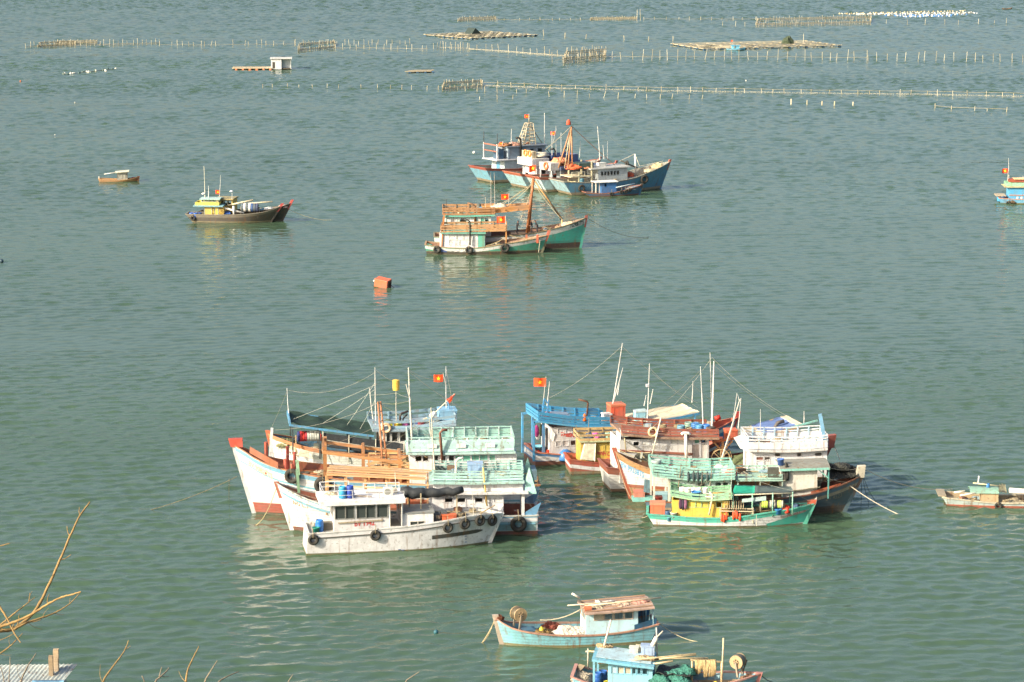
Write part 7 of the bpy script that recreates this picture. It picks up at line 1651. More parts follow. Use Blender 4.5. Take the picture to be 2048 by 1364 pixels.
        b.cabin(x0, x1, 2 * h, z0, z1, '#d8b83c', near=[(b.X(a, 404, h), b.X(a + 6, 404, h), z1 - .75, z1 - .15, 'o') for a in (440, 448, 456)], wear=.2, fr='#5f9ab0')
        b.roof([(b.X(427, 399, 1.6), z1 + .02), (b.X(466, 399, 1.6), z1 + .02)], 3.2, .14, '#b9a868', wear=.4)
        b.pile(538, 412, .3, 1.0, .8, .5, '#e2dfd6', 'white net sack near the bow of the further black hulled boat', 'net_bag', 'net', 235, .25, z=b.dk(b.X(538, 416, .3)) + .3); b.pile(566, 411, .2, .7, .5, .35, '#cfa89a', 'pinkish net on the further red prow tip', 'net_pile', 'net', 236, .3, z=b.dk(b.X(566, 413, .2)) + .4); b.pile(525, 420, .5, .8, .7, .45, '#4f7f8f', 'teal net before the further bow', 'net_pile', 'net', 237, .35, z=b.dk(b.X(525, 422, .5)) + .3)
        b.mooring(b.wp(b.P(570, 414, .2)), water_at(662, 440, -.05), .05, 'anchor rope off the black hulled pair', .5, '#a8a282')
    return b
L2 = boat_L(False); L1 = boat_L(True)
def boat_W1():
    b = Boat('small_boat', 'small varnished wooden boat with grey cabin drifting alone at left', 'boat', (199, 364.5), (276, 362.5), W=2.2, wt=0.7)
    b.hull((277.5, 354), (197, 358.5), [(215, 360), (235, 361), (255, 359.5), (268, 357)], [(('a', .12), ('#7a5f34', .5)), (('s', .0), ('#c08a4a', .35))], full=2.4, deck=.3, cap='#c99a5a', stem_col='#9a4a34', deckcol='#b39a72', inner='#a8743f', stem_rise=.15)
    h = .8; x0, x1 = b.X(234, 355, h), b.X(255, 355, h); z0 = b.dk((x0 + x1) / 2); z1 = b.Z(245, 345, h)
    b.cabin(x0, x1, 2 * h, z0, z1, '#a8a898', near=[(b.X(245, 350, h), b.X(250, 350, h), z1 - .9, z1 - .15, 'o'), (b.X(236, 350, h), b.X(243, 350, h), z1 - .9, z1 - .2, 's:#b4b4a4')], wear=.3, fr='#c9c9b8')
    b.roof([(b.X(230, 345, 1.0), z1 - .05), (b.X(258, 343, 1.0), z1 + .12)], 2.3, .1, '#cfcdb2', wear=.3)
    b.pipe([b.P(208, 348.5, .2), b.P(236, 344, .2)], .06, '#e0dccf', 'boom'); b.post(b.X(198, 357, .4), .4, b.sh(0), b.sh(0) + .45, .14, '#e6e2d6')
    b.pile(222, 358, .2, .7, .5, .25, '#c08a6a', 'brown rope heap on the small varnished boat', 'rope_heap', 'rope', 240, .4, z=b.dk(2))
    b.pile(268, 357, 0, .6, .4, .3, '#a04a44', 'red net on the prow of the small varnished boat', 'net_pile', 'net', 241, .4, z=b.dk(b.X(266, 358, 0)) + .15)
    return b
W1 = boat_W1()
def boat_X1():
    b = Boat('fishing_boat', 'sky blue fishing boat with pale green roof cut off by the right edge', 'boat', (2003, 407), heading=-3, L=14, W=4.0, wt=0.85)
    b.hull((2215, 374), (1999, 397), [(2030, 399), (2060, 399), (2110, 395), (2170, 386)], [(('a', .12), ('#7a703c', .6)), (('s', .0), ('#62b4da', .4))], full=2.4, deck=.5, cap='#c98a68', stem_col='#6cb8dc', deckcol='#8a7a60', inner='#c9785a')
    h = 1.5; x0, x1 = b.X(2018, 390, h), b.X(2095, 390, h); z0 = b.dk((x0 + x1) / 2); z1 = b.Z(2035, 375, h)
    b.cabin(x0, x1, 2 * h, z0, z1, '#3fa8d8', near=[(b.X(a, 392, h), b.X(a + 5, 392, h), z0 + .5, z0 + .9, 's:#cfe2e6') for a in (2032, 2040, 2048, 2056)], wear=.25)
    b.beam((x0, b.s * (h + .04), z0 + 1.1), (x1, b.s * (h + .04), z0 + 1.1), .06, '#c98a68', .12, 'wall_plank')
    b.roof([(b.X(2009, 373, 1.8), z1 + .02), (b.X(2100, 373, 1.8), z1 + .05)], 3.7, .14, '#cfc48f', wear=.3)
    b.cabin(b.X(2013, 370, 1.4), b.X(2090, 370, 1.4), 2.8, z1 + .2, b.Z(2030, 365.5, 1.4), '#8fd0a4', near=[], wear=.3)
    g = G(); zz = b.Z(2030, 365.5, 1.4); g.box(b.X(2018, 363, .8), b.X(2070, 363, .8), -.9, .9, zz + .01, zz + .45); b.part('roof_load', g, paint('#b0502f', .4)); g = G(); g.box(b.X(2028, 363, .9), b.X(2080, 363, .9), -1.1, 1.1, zz + .452, zz + .55); b.part('roof_board', g, wood('#cfb98a'))
    b.flag(2017, 337, .3, 13, 9, 'red flag with yellow star at the right edge', pole=(2015, 362), seed=4, poler=.05); b.whip(2018, 370, 2017, 316, 0, .06); b.whip(2046, 362, 2046, 352, 0, .05)
    for k, (u, v, n, c, t) in enumerate(((1999, 386, .6, '#3f8fc0', 'light'), (2006, 385, .9, '#2a4a68', 'dark'))): b.drum(u, v + 6, n, .4, .9, c, t + ' blue barrel on the stern of the boat at the right edge', True, z=b.dk(.6))
    g = G(); g.box(b.X(1992, 387, .8), b.X(2012, 390, .8), -1.2, 1.5, b.Z(2000, 392, .8), b.Z(2000, 390.5, .8)); b.part('stern_platform', g, wood('#b5a48a'))
    b.pile(2012, 396, 1.2, .5, .4, .35, '#c9785a', 'brick coloured bundle on the stern of the boat at the right edge', 'bundle', 'bundle', 245, .3, plain('brick', '#c9785a', .8), z=b.dk(1.2) + .2); b.pile(2026, 393, 1.55, .7, .3, .5, '#5a4a38', 'brown net on the side of the boat at the right edge', 'net_pile', 'net', 246, .4, z=b.dk(b.X(2026, 396, 1.5)))
    b.tyre(2017, 407, .4, 'tyre on the sky blue hull at the right edge')
    return b
X1 = boat_X1()
# ---- far raft of four trawlers and a tender
def boat_F(k):
    spec = [('blue and red trawler with lattice mast, furthest back of the far raft', (988, 366), (927.5, 338), 6.0, 13, '#79bcd6', '#b5523c'),
            ('pale blue trawler with white square wheelhouse, second in the far raft', (1058, 378), (999, 349), 6.0, 13, '#a4d2de', '#c4603a'),
            ('white and blue trawler with white railed wheelhouse and life ring, third in the far raft', (1096, 385), (1066, 358), 4.6, 12, '#c2dfe4', '#b85a3a'),
            ('large dark blue trawler with long grey house, nearest of the far raft', (1146, 391), (1098, 363), 5.6, 16.4, '#4f93b4', '#8a8a80')][k]
    label, st, tl, W, L, col, capc = spec
    b = Boat('trawler', label, 'boat', st, heading=(31, 31, 31, 26)[k], L=L, W=W, wt=0.9)
    # sheer in local metres: high flared bow, long raked transom
    b.full = 2.4
    zst = 2.4 if k < 3 else 2.15; b.xst = -1.7; b.xbt = L + 1.7
    top = [(b.xst, zst), (L * .3, zst - .35), (L * .6, zst - .05), (L * .85, zst + (.9 if k == 3 else .5)), (b.xbt, zst + (1.9 if k == 3 else 1.2))]
    pj = []
    class _: pass
    bands = [(('a', .45), ('#a8977a', .6)), (('s', .34 if k < 3 else .12), (col, .4)), (('s', 0), (capc, .35))]
    at0 = b.at
    tbl = {'stem': (b.xbt, top[-1][1]), 'stern': (b.xst, zst)}
    # feed the hull builder with local numbers
    seq = [tbl['stem'], tbl['stern']] + top[1:-1]
    it = {}
    def at(u, v, n=0.0):
        if u == 'L': return v
        return at0(u, v, n)
    b.at = at
    b.hull(('L', seq[0]), ('L', seq[1]), [('L', p) for p in seq[2:]], bands, full=2.4, deck=.8, cap=capc if k < 3 else '#b9b9a4', stem_col='#b0523c' if k < 3 else '#c8674a', deckcol='#77705f', inner='#8f8f84', stem_rise=.4)
    if k == 3:
        g = G(); (xa, ya), (xb_, yb) = b.pt(0, .5), b.pt(0, b.sh(0) - .1); za, zc = .5, b.sh(0) - .1
        g.add([(xa - .015, -ya, za), (xa - .015, ya, za), (xb_ - .015, yb, zc), (xb_ - .015, -yb, zc)], [(0, 1, 2, 3)]); b.part('transom_paint', g, paint('#9cc6d4', .5), b.hull_ob)
    return b
F1 = boat_F(0); F2 = boat_F(1); F3 = boat_F(2); F4 = boat_F(3)
def dress_F():
    # F1: blue-white house, net drum frame aft, lattice mast
    b = F1; h = 2.0
    x0, x1 = 2.2, 11.0; z0 = b.dk(5); z1 = z0 + 2.1; z2 = z1 + 2.0
    b.cabin(x0, x1, 2 * h, z0, z1, '#c3d9de', near=[(x, x + .7, z0 + .9, z0 + 1.6, 'o') for x in (6, 7.4, 8.8)], back=[(-.6, .5, z0 + .1, z0 + 1.8, 's:#4a9cc4')], wear=.3)
    b.roof([(x0 - 1.6, z1 + .01), (x1 + .2, z1 + .01)], 4.6, .16, '#e6e8e4', wear=.2)
    b.cabin(x0 + .8, x1 - 1, 3.6, z1 + .2, z2, '#8fa4b4', near=[(x, x + .8, z1 + .8, z1 + 1.6, 'o') for x in (5.5, 7, 8.5)], wear=.3)
    b.roof([(x0 + .5, z2), (x1 - .6, z2)], 4.1, .14, '#6a7f90', wear=.35)
    for s in (1, -1): b.post(x0 - 1.4, s * 2.1, z1 + .17, z2 + .7, .16, '#e6e8e4', 'gantry_post')
    b.beam((x0 - 1.4, -2.1, z2 + .5), (x0 - 1.4, 2.1, z2 + .5), .18, '#a8644a', name='gantry_beam'); b.beam((x0 - 1.4, -2.1, z2 - .5), (x0 - 1.4, 2.1, z2 - .5), .16, '#a8644a', name='gantry_beam')
    g = G(); g.box(x0 - .7, x0 + .2, -1.4, .3, z1 + .17, z2 - .2); b.part('winch_house', g, paint('#2f5a78', .3))
    for s in (1, -1): b.pipe([(x0 - 1.4, s * 2.1, z2 + .7), (x0 - 1.4, s * 2.1, z2 + 2.4)], .05, '#3c3a36', 'pole')
    b.pile(1008, 303, .5, 1.1, 1.0, .45, '#a5744f', 'brown nets on the roof of the furthest trawler, left end', 'net_pile', 'net', 250, .4, z=z2 + .2); b.pile(1028, 298, .5, 1.2, 1.0, .45, '#b58a76', 'pinkish nets on the roof of the furthest trawler', 'net_pile', 'net', 251, .4, z=z2 + .2)
    b.pipe([(5.2, b.s * 2.05, z1), (5.2, b.s * 2.05, z2 + 1.2), (4.9, b.s * 2.05, z2 + 1.5), (4.3, b.s * 2.05, z2 + 1.5)], .16, '#332f2c')
    # lattice mast: four legs and rings
    mx = b.X(1052, 300, 0); base = z2 - .4; topz = b.Z(1058, 246, 0); tx = b.X(1058, 246, 0)
    legs = [((mx - 1.2, -1.1), (tx - .5, -.45)), ((mx + 1.3, -1.1), (tx + .5, -.45)), ((mx + 1.3, 1.1), (tx + .5, .45)), ((mx - 1.2, 1.1), (tx - .5, .45))]
    P = lambda i, f: Vector((legs[i % 4][0][0], legs[i % 4][0][1], base)).lerp(Vector((legs[i % 4][1][0], legs[i % 4][1][1], topz)), f)
    for i in range(4): b.pipe([P(i, 0), P(i, 1)], .09, '#b5aa90', 'mast_leg')
    for f in (0, .14, .28, .42, .56, .7, .84, 1):
        for i in range(4): b.pipe([P(i, f), P(i + 1, f)], .06, '#b5aa90', 'mast_rung')
    for i in range(4): b.pipe([P(i, 1).lerp(P(i + 1, 1), .5), P(i, 0).lerp(P(i + 1, 0), .5)], .05, '#b5aa90', 'mast_rung'); b.pipe([P(i, 0), (P(i, 0).x, P(i, 0).y, z0)], .1, '#4a463e', 'mast_leg')
    tp = (P(0, 1) + P(2, 1)) / 2; b.pipe([tp, tp + Vector((0, 0, 1.2))], .07, '#b5aa90', 'mast_top')
    b.flag(1058, 229, 0, 9, 7, 'red flag with yellow star on top of the lattice mast', pole=(1058, 240), seed=2, poler=.06)
    b.flag(1006, 284, 1, 7, 6, 'small faded orange flag over the furthest trawler roof', pole=(1003, 300), seed=3, poler=.06)
    b.rope(tp, b.P(1104, 312, 0), .06, .2, '#5a5044'); b.rope(tp, b.P(1030, 300, 1), .05, .1, '#b5aa90')
    b.whip(1022, 300, 1023, 258, 1, .07); b.whip(1044, 300, 1044, 258, 1, .06); b.whip(1089, 305, 1089, 226, 0, .08); b.whip(1070, 300, 1069, 262, 0, .06)
    # F2
    b = F2; x0, x1 = 1.6, 10.5; z0 = b.dk(5); z1 = z0 + 2.2; h = 2.1
    b.cabin(x0, x1, 2 * h, z0, z1, '#e9eae4', near=[(x, x + .8, z0 + .9, z0 + 1.6, 'o') for x in (2.5, 5, 7)], back=[(-1.5, -.6, z0 + .9, z0 + 1.7, 'g'), (.4, 1.3, z0 + .1, z0 + 1.9, 'o')], wear=.2)
    g = G(); g.box(x0 - .9, x0 + 2.2, -2.2, 2.2, z1 + .01, z1 + 1.1); b.part('wheelhouse_front', g, paint('#e6e5de', .4))
    g = G(); g.box(x0 - .5, x0 + .3, -1.5, 1.5, z1 + 1.103, z1 + 2.2); b.part('signal_board', g, paint('#dccfa6', .4))
    for k, s in enumerate((.9, -.3)):
        g = G(); g.torus(.42, .13, 16, 6, axis='x'); b.drop('life_ring', g, plain('ringor', '#e08a4a', .6), (x0 - .62, b.s * s, z1 + 1.85), ('right', 'left')[k] + ' orange life ring on the white square wheelhouse of the far raft', 'life ring', 'life rings on the boats')
    b.roof([(x0 + 2.3, z1 + .02), (x1 + .3, z1 + .02)], 4.8, .2, '#2f4f86', wear=.3)
    b.cabin(x0 + 3, x1 - 1, 3.4, z1 + .25, z1 + 1.4, '#3a568a', near=[], wear=.3)
    b.pile(1080, 318, .8, 1.6, 1, .5, '#cfc8b4', 'pale nets on the blue roof in the far raft', 'net_pile', 'net', 255, .35, z=z1 + 1.4)
    for s in (0, 2.5): b.pipe([(x0 + 3.5 + s, b.s * 1.9, z1 + .3), (x0 + 3.5 + s, b.s * 1.9, z1 + 2.2), (x0 + 3.2 + s, b.s * 1.9, z1 + 2.5), (x0 + 2.6 + s, b.s * 1.9, z1 + 2.4)], .13, '#2f2c2a')
    b.flag(1072, 330, 2.8, 14, 13, 'red flag with yellow star hung beside the white square wheelhouse', pole=(1071, 352), seed=5, poler=.05)
    b.flag(1111, 263, 0, 10, 7, 'small red flag with yellow star left of the orange tripod mast', pole=(1107, 285), seed=1.6, poler=.06)
    for u, v in ((1104, 262), (1112, 252), (1122, 265)): b.whip(u, 320, u, v, 0, .06)
    b.sheetpart('stern_panel', [(x0 - 2.2, -1.0, z0 + .9), (x0 - 2.2, -2.7, z0 + .9), (x0 - 2.2, -2.7, z0 + .1), (x0 - 2.2, -1.0, z0 + .1)], .06, paint('#4f8a84', .3), nu=2, nv=2) if False else None
    # F3
    b = F3; x0, x1 = 1.2, 9.5; z0 = b.dk(4); z1 = z0 + 2.0; h = 1.7
    b.cabin(x0 + 1.2, x1, 2 * h, z0, z1, '#8f9ca0', near=[(x, x + .8, z0 + .9, z0 + 1.6, 'o') for x in (3, 5, 7)], back=[(-.5, .6, z0 + .1, z0 + 1.8, 'o')], wear=.3)
    g = G(); g.box(x0 - .6, x0 + 1.0, -1.6, 1.6, z1 + .01, z1 + 1.15); b.part('wheelhouse_front', g, paint('#e6e5de', .4))
    for s in (1, -1): b.post(x0 - .4, s * 1.6, z0, z1, .16, '#ecece6')
    b.roof([(x0 + 1.05, z1 + .02), (x1 + .3, z1 + .02)], 4.0, .5, '#34507e', wear=.3)
    g = G(); g.torus(.5, .15, 18, 6, axis='x'); b.drop('life_ring', g, plain('ringor2', '#d8744a', .6), (x0 - .76, b.s * .5, z1 + .7), 'orange life ring on the railed white wheelhouse of the third trawler', 'life ring', 'life rings on the boats')
    for (u, v, r, k) in ((1115, 300, 1.1, 0), (1122, 308, 1.0, 1), (1132, 312, 1.2, 2), (1112, 314, 1.2, 3)):
        b.pile(u, v, .2, r, .9, .7, '#d99a78', ['highest', 'second', 'third', 'lowest'][k] + ' heap of salmon coloured floats on the third trawler', 'float_heap', 'floats', 260 + k, .5, plain('salmon', '#d9916c', .8, 0, .2, 3, .05), z=z1 + .55 + .5 * (k < 2))
    # F4
    b = F4; z0 = b.dk(6); h = 1.9
    x0, x1 = 1.9, 9.6; z1 = z0 + 2.7
    zl, zh = z0 + 1.75, z0 + 2.35
    b.cabin(x0 + 2.6, x1, 2 * h, z0, z1, '#a9b4b6', near=[(x, x + .38, zl, zh, 'o') for x in (5.0, 5.55, 6.1, 6.65, 7.2, 7.75)], front=[(s, s + .4, zl, zh, 'g') for s in (-1.5, -.8, 0, .7)], wear=.35)
    b.roof([(x0 + 1.2, z1 + .02), (x1 + .4, z1 + .1)], 4.3, .16, '#c9cbc4', wear=.3)
    for s in (1, -1):
        b.post(x0 - .6, s * 1.7, b.dk(1), z1 - .3, .2, '#e2d9b0', 'gantry_post'); b.post(x0 + 1.6, s * 1.7, b.dk(1), z1 + 1.2, .2, '#d9cfa4', 'gantry_post')
        b.rail([(x0 - 1.8, z1 - .9), (x0 + .4, z1 - .9)], 1.75, .7, [(.0, .08), (.62, .7)], '#e0d8b8', 1.1, .07, .05, wear=.3, both=False) if s > 0 else None
    g = G(); g.box(x0 - 2.0, x0 + 1.4, -1.8, 1.8, z1 - 1.05, z1 - .9); b.part('stern_gallery', g, paint('#d8cfa6', .3))
    g = G(); g.box(x0 - .3, x0 + 2.2, -1.2, 1.3, z1 + .1, z1 + 1.0); b.part('green_tank', g, paint('#2f4f48', .3))
    for k, (u, n, r) in enumerate(((1158, .5, .5), (1166, -.2, .45))): b.drum(1140 + 8 * k, 352, .8, .35, .8, ('#e8d8a8', '#d8c9a0')[k], ('left', 'right')[k] + ' cream drum on the stern deck of the large dark blue trawler', True, z=b.dk(.8))
    b.drum(1164, 345, 2.2, .34, 1.2, '#3f6a78', 'tall teal drum beside the grey house of the large trawler', True, z=b.dk(3) + .3)
    # tripod mast, orange
    bx = b.X(1145, 315, 0); tz = b.Z(1143, 252, 0); tx = b.X(1143, 252, 0)
    for (dx, y) in ((0, 0), (-1.9, 1.0), (-1.3, -1.0)): b.pipe([(bx + dx, y, z1 + .2), (tx, 0, tz)], .11, '#b98a64', 'mast_leg')
    for dx in (-1.2, -.6): b.pipe([(bx + dx, .3, z1 + .2), (tx - .1, .1, tz - .3)], .06, '#d8cfa4', 'mast_line')
    g = G(); g.blob((tx - .5, 0, tz + .3), .38, .34, .7, 4, .15, 12, 8); b.part('mast_head', g, plain('masthead', '#d2573a', .7), smooth=True)
    b.rope((tx, 0, tz), (x1 - 1.2, 0, z1 + .3), .05, .1, '#8a6a58'); b.rope((tx, 0, tz), b.P(1090, 300, 0), .05, .1, '#a8a08c')
    b.pile(1150, 312, .5, 1.4, .8, .6, '#d8683f', 'orange floats heaped under the tripod mast', 'float_heap', 'floats', 270, .5, plain('salmon2', '#d8683f', .7), z=z1 + .2); b.pile(1170, 314, .6, 1.2, .7, .45, '#d87a5a', 'salmon floats heaped right of the tripod mast', 'float_heap', 'floats', 271, .5, plain('salmon', '#d9916c', .8, 0, .2, 3, .05), z=z1 + .2)
    b.whip(1200, 320, 1195, 252, 0, .08); b.whip(1208, 318, 1206, 290, .3, .07); b.whip(1215, 318, 1215, 282, -.3, .06); b.whip(1159, 315, 1161, 282, 0, .05)
    b.crate(1202, 316, .2, 1.3, .9, .6, '#e2e2d8', 'white radio locker at the front of the long grey house', 'radio_locker', 'locker', z=z1 + .25)
    g = G(); g.torus(.35, .16, 14, 6, axis='x'); b.drop('tyre_fender', g, RUBBER, (x1 + .6, b.s * .6, z1 + .5), 'black tyre at the front corner of the long grey house', 'tyre', 'tyre fenders hung along the hulls')
    # foredeck: derrick, capstan, rope heaps
    dx = b.X(1272, 330, 0); b.pipe([(dx, 0, b.dk(dx)), (dx - .2, 0, b.Z(1271, 308, 0))], .14, '#dcd9cf', 'derrick_post'); b.rope((dx - .2, 0, b.Z(1271, 308, 0)), b.P(1240, 322, 0), .05, 0, '#c9c4b0'); b.rope((dx - .2, 0, b.Z(1271, 308, 0)), b.P(1279, 332, .6), .05, 0, '#c9c4b0')
    b.pipe([b.P(1241, 321, 0), b.P(1275, 336, 0)], .11, '#4a463e', 'boom'); b.rope(b.P(1262, 334, 0), b.P(1326, 322, 0), .05, .1, '#c9c4b0')
    b.pile(1258, 330, .2, .9, .7, .7, '#c8542f', 'orange windlass cover on the trawler foredeck', 'windlass_cover', 'cover', 272, .35, plain('wl', '#c85a34', .7), z=b.dk(b.X(1258, 335, .2)) + .6); b.pile(1243, 336, .8, 1.3, .6, .35, '#d8a05a', 'tan ropes along the trawler foredeck', 'rope_heap', 'rope', 273, .4, z=b.dk(b.X(1243, 338, .8)) + .5); b.pile(1316, 332, .2, 1.2, .8, .6, '#d2bf92', 'cream ropes heaped on the prow of the large trawler', 'rope_heap', 'rope', 274, .4, z=b.dk(b.X(1316, 336, .2)) + .6); b.pile(1298, 340, .6, .9, .6, .4, '#cfc09c', 'cream rope coil on the bow deck of the large trawler', 'rope_heap', 'rope', 275, .35, z=b.dk(b.X(1298, 342, .6)) + .5)
    g = G(); hx = b.X(1238, 350, 1.2); g.box(hx - .3, hx + 3.2, -1.6, 1.6, b.dk(hx), b.dk(hx) + 1.0); b.part('fore_hatch', g, paint('#a9aeac', .35))
    for k, (x, z, r, t) in enumerate(((1.2, 1.1, .6, 'stern'), (12.2, 1.9, .7, 'bow'))):
        n = b.surf(x, z); g = G(); g.torus(r * .7, r * .3, 18, 8, axis='y'); b.drop('tyre_fender', g, RUBBER, (x, b.s * (n + .3), z), 'black tyre near the ' + t + ' of the large dark blue trawler', 'tyre', 'tyre fenders hung along the hulls')
dress_F()
def boat_F5():
    b = Boat('small_boat', 'small blue tender with white roof alongside the large dark blue trawler', 'boat', (1184, 394), (1278, 389), W=2.4, wt=0.8)
    b.hull((1284, 370), (1172, 386), [(1200, 387.5), (1225, 386), (1250, 381), (1270, 375)], [(('a', .2), ('#8a4a44', .4)), (('s', .12), ('#2f6a8c', .4)), (('s', 0), ('#b9705a', .35))], full=2.4, deck=.3, cap='#a86a54', stem_col='#4a463e', deckcol='#7a705c', inner='#4f7f98')
    h = .85; x0, x1 = b.X(1205, 375, h), b.X(1233, 375, h); z0 = b.dk((x0 + x1) / 2); z1 = b.Z(1215, 365, h)
    b.cabin(x0, x1, 2 * h, z0, z1, '#2f6fae', near=[(b.X(1209, 372, h), b.X(1213, 372, h), z1 - .6, z1 - .15, 'o')], wear=.25)
    b.roof([(b.X(1190, 364, 1.0), z1 + .02), (b.X(1236, 362.5, 1.0), z1 + .06)], 2.3, .1, '#e9e4de', wear=.2)
    for s in (1, -1): b.post(b.X(1192, 375, .9), s * .9, b.dk(.8), z1 + .02, .12, '#e2d4c4'); b.post(b.X(1199, 375, .9), s * .9, b.dk(1.2), z1 + .02, .1, '#e2d4c4')
    b.pipe([b.P(1232, 375, .9), b.P(1270, 367, .6)], .07, '#c9d2d4', 'boom'); b.pile(1262, 374, .3, .8, .5, .3, '#cfc8b8', 'pale net on the bow of the small blue tender', 'net_pile', 'net', 280, .35, z=b.dk(b.X(1262, 377, .3)) + .1)
    for k, u in enumerate((1223, 1243, 1252, 1260)): b.tyre(u, (388, 384, 383, 380)[k], .3, ['first', 'second', 'third', 'fourth'][k] + ' small tyre from the left on the small blue tender')
    return b
F5 = boat_F5()
# ---- orange buoy and small floats
def buoys():
    p = water_at(765, 574); root = empty('mooring_buoy', p, R(-22), 'big orange red box buoy floating alone in mid bay', 'buoy')
    root.rotation_euler = (R(8), R(9), R(-22))
    g = G(); g.box(-.85, .85, -.6, .6, -.5, 1.05); ob = g.build('float_body', paint('#e8642e', .45), root)
    md = ob.modifiers.new('Bevel', 'BEVEL'); md.width = .06; md.segments = 2
    g = G(); g.box(-.87, .87, -.62, .62, -.45, .1); g.build('weed_skirt', plain('weed', '#4f4a30', .9, 0, .4, 5, .02), root)
    g = G(); g.tube([(.9, .1, .5), (1.3, .2, .25), (1.9, .5, -.3)], .035, 5); g.build('chain', plain('ringiron', '#4a4238', .6, .3), root)
    for s in (1, -1):
        g = G(); g.box(s * .853, s * .90, -.5, .5, -.2, .95); g.build('end_plate', paint('#8a3a28', .35), root)
        g = G(); g.torus(.2, .04, 14, 6, (s * .95, 0, .55), 'x'); g.build('ring', plain('ringiron', '#4a4238', .6, .3), root)
    g = G(); g.blob((-1.05, -.2, .6), .12, .12, .12, 1, .05, 8, 6, 1, False); g.build('lamp', plain('lampw', '#f2efe6', .4), root)
    for k, (u, v, c, r, t) in enumerate(((872, 1266, '#2f5f6a', .16, 'small dark teal float near the bottom boats'), (41, 163, '#b0603c', .22, 'small red float far left'), (3, 524, '#2c4450', .28, 'dark float at the left edge'), (110, 270, '#cfcbc0', .11, 'tiny white float left of the bay'), (150, 205, '#cfcbc0', .11, 'tiny white float below the net line at left'), (1492, 162, '#d8d4c8', .2, 'white float on a stick right of centre'), (948, 306, '#efece4', .25, 'tiny white float left of the far raft'))):
        g = G(); g.blob((0, 0, 0), r, r, r, k, .05, 10, 7, 1, False); o = g.build('float', plain('fl' + c, c, .5), None, True); o.location = water_at(u, v) + Vector((0, 0, r * .4)); tag(o, t, 'float')
buoys()
# ================================================================== fish farm: stake fences, rafts, floats
BAMBOO = [plain('bamboo' + str(i), c, 0.8, 0, 0.2) for i, c in enumerate(('#c2b799', '#a99d80', '#cdc4ab'))]  # bamboo tones dulled so the distant stakes lose contrast, imitating haze in the colour
def rod(g, p, q, r, n=5): g.tube([p, q], r, n)
def stake_fence(label, pts, step, hpx, rope=None, jit=0.3, r=0.06, net=None, lean=.12, skip=0.0, group='stake fences of the fish farm', name='stake_fence'):
    """posts along a photo polyline of waterline points; each stake is a part of the fence"""
    W = [water_at(u, v) for u, v in pts]; root = empty(name, W[0], 0, label, 'fence', group); o = W[0]
    tops = []; U = []
    for i in range(len(pts) - 1):
        n = max(1, int(abs(pts[i + 1][0] - pts[i][0]) / step))
        for k in range(n): U.append((W[i].lerp(W[i + 1], k / n), pts[i][1] + (pts[i + 1][1] - pts[i][1]) * k / n))
    U.append((W[-1], pts[-1][1]))
    for p, v in U:
        if random.random() < skip: continue
        s = mpp(v); h = hpx * s * random.uniform(1 - jit, 1 + jit * .6)
        q = p - o + Vector((random.uniform(-.5, .5) * step * s * .5, 0, 0))
        t = q + Vector((random.gauss(0, lean) * h, random.gauss(0, lean) * h * .5, h))
        g = G(); rod(g, q - Vector((0, 0, 1)), t, r * random.uniform(.8, 1.15)); g.build('stake', random.choice(BAMBOO), root); tops.append((q, t))
    if rope is not None:
        for a in range(len(U) - 1):
            pass
        g = G(); rp = [q.lerp(t, min(.95, rope)) if False else Vector((q.x, q.y, rope * hpx * mpp(U[0][1]) + random.uniform(-.06, .06))) for q, t in tops]
        if len(rp) > 1: g.tube(rp, .032, 5); g.build('rail_rope', BAMBOO[1], root)
    if net:
        g = G(); grid = [[(q.x, q.y, .02), (q.x, q.y, net * hpx * mpp(U[0][1]) * random.uniform(.7, 1))] for q, t in tops]
        if len(grid) > 1: g.sheet(grid); g.build('net', netsheet(), root)
    return root
def netsheet():
    key = 'netsheet'
    if key in MATS: return MATS[key]
    m, nt, b = _nodes('stake_net'); L = nt.links
    tc = nt.nodes.new('ShaderNodeTexCoord')
    w = nt.nodes.new('ShaderNodeTexNoise'); w.inputs['Scale'].default_value = 9.0; L.new(tc.outputs['Object'], w.inputs['Vector'])
    r = nt.nodes.new('ShaderNodeMath'); r.operation = 'GREATER_THAN'; r.inputs[1].default_value = .53; L.new(w.outputs[0], r.inputs[0])
    b.inputs['Base Color'].default_value = (.40, .37, .28, 1); b.inputs['Roughness'].default_value = .9
    L.new(r.outputs[0], b.inputs['Alpha'])
    MATS[key] = m
    return m
def enclosure(label, u0, u1, v0, v1, hpx, n, col=None, name='net_pen'):
    """pen of close-set stakes round a rectangle on the water, with rails"""
    P = [water_at(u0, v1), water_at(u1, v1 - (v1 - v0) * .35), water_at(u1 + 2, v0), water_at(u0 + 4, v0 + (v1 - v0) * .3)]
    root = empty(name, P[0], 0, label, 'net pen', 'net pens of the fish farm'); o = P[0]; s = mpp((v0 + v1) / 2); h = hpx * s
    for i in range(4):
        a, c = P[i] - o, P[(i + 1) % 4] - o; k = n if i % 2 == 0 else max(3, n // 4)
        for j in range(k):
            q = a.lerp(c, j / k); t = q + Vector((random.gauss(0, .12) * h, random.gauss(0, .1) * h, h * random.uniform(.6, 1.2)))
            g = G(); rod(g, q - Vector((0, 0, 1)), t, .055); g.build('stake', random.choice(BAMBOO), root)
        for f in (.35, .62):
            g = G(); rod(g, a + Vector((0, 0, h * f)), c + Vector((0, 0, h * f * random.uniform(.9, 1.1))), .07); g.build('rail', BAMBOO[1], root)
        g = G(); g.add([a, c, c + Vector((0, 0, h * .6)), a + Vector((0, 0, h * .6))], [(0, 1, 2, 3)]); g.build('net', netsheet(), root)
    return root
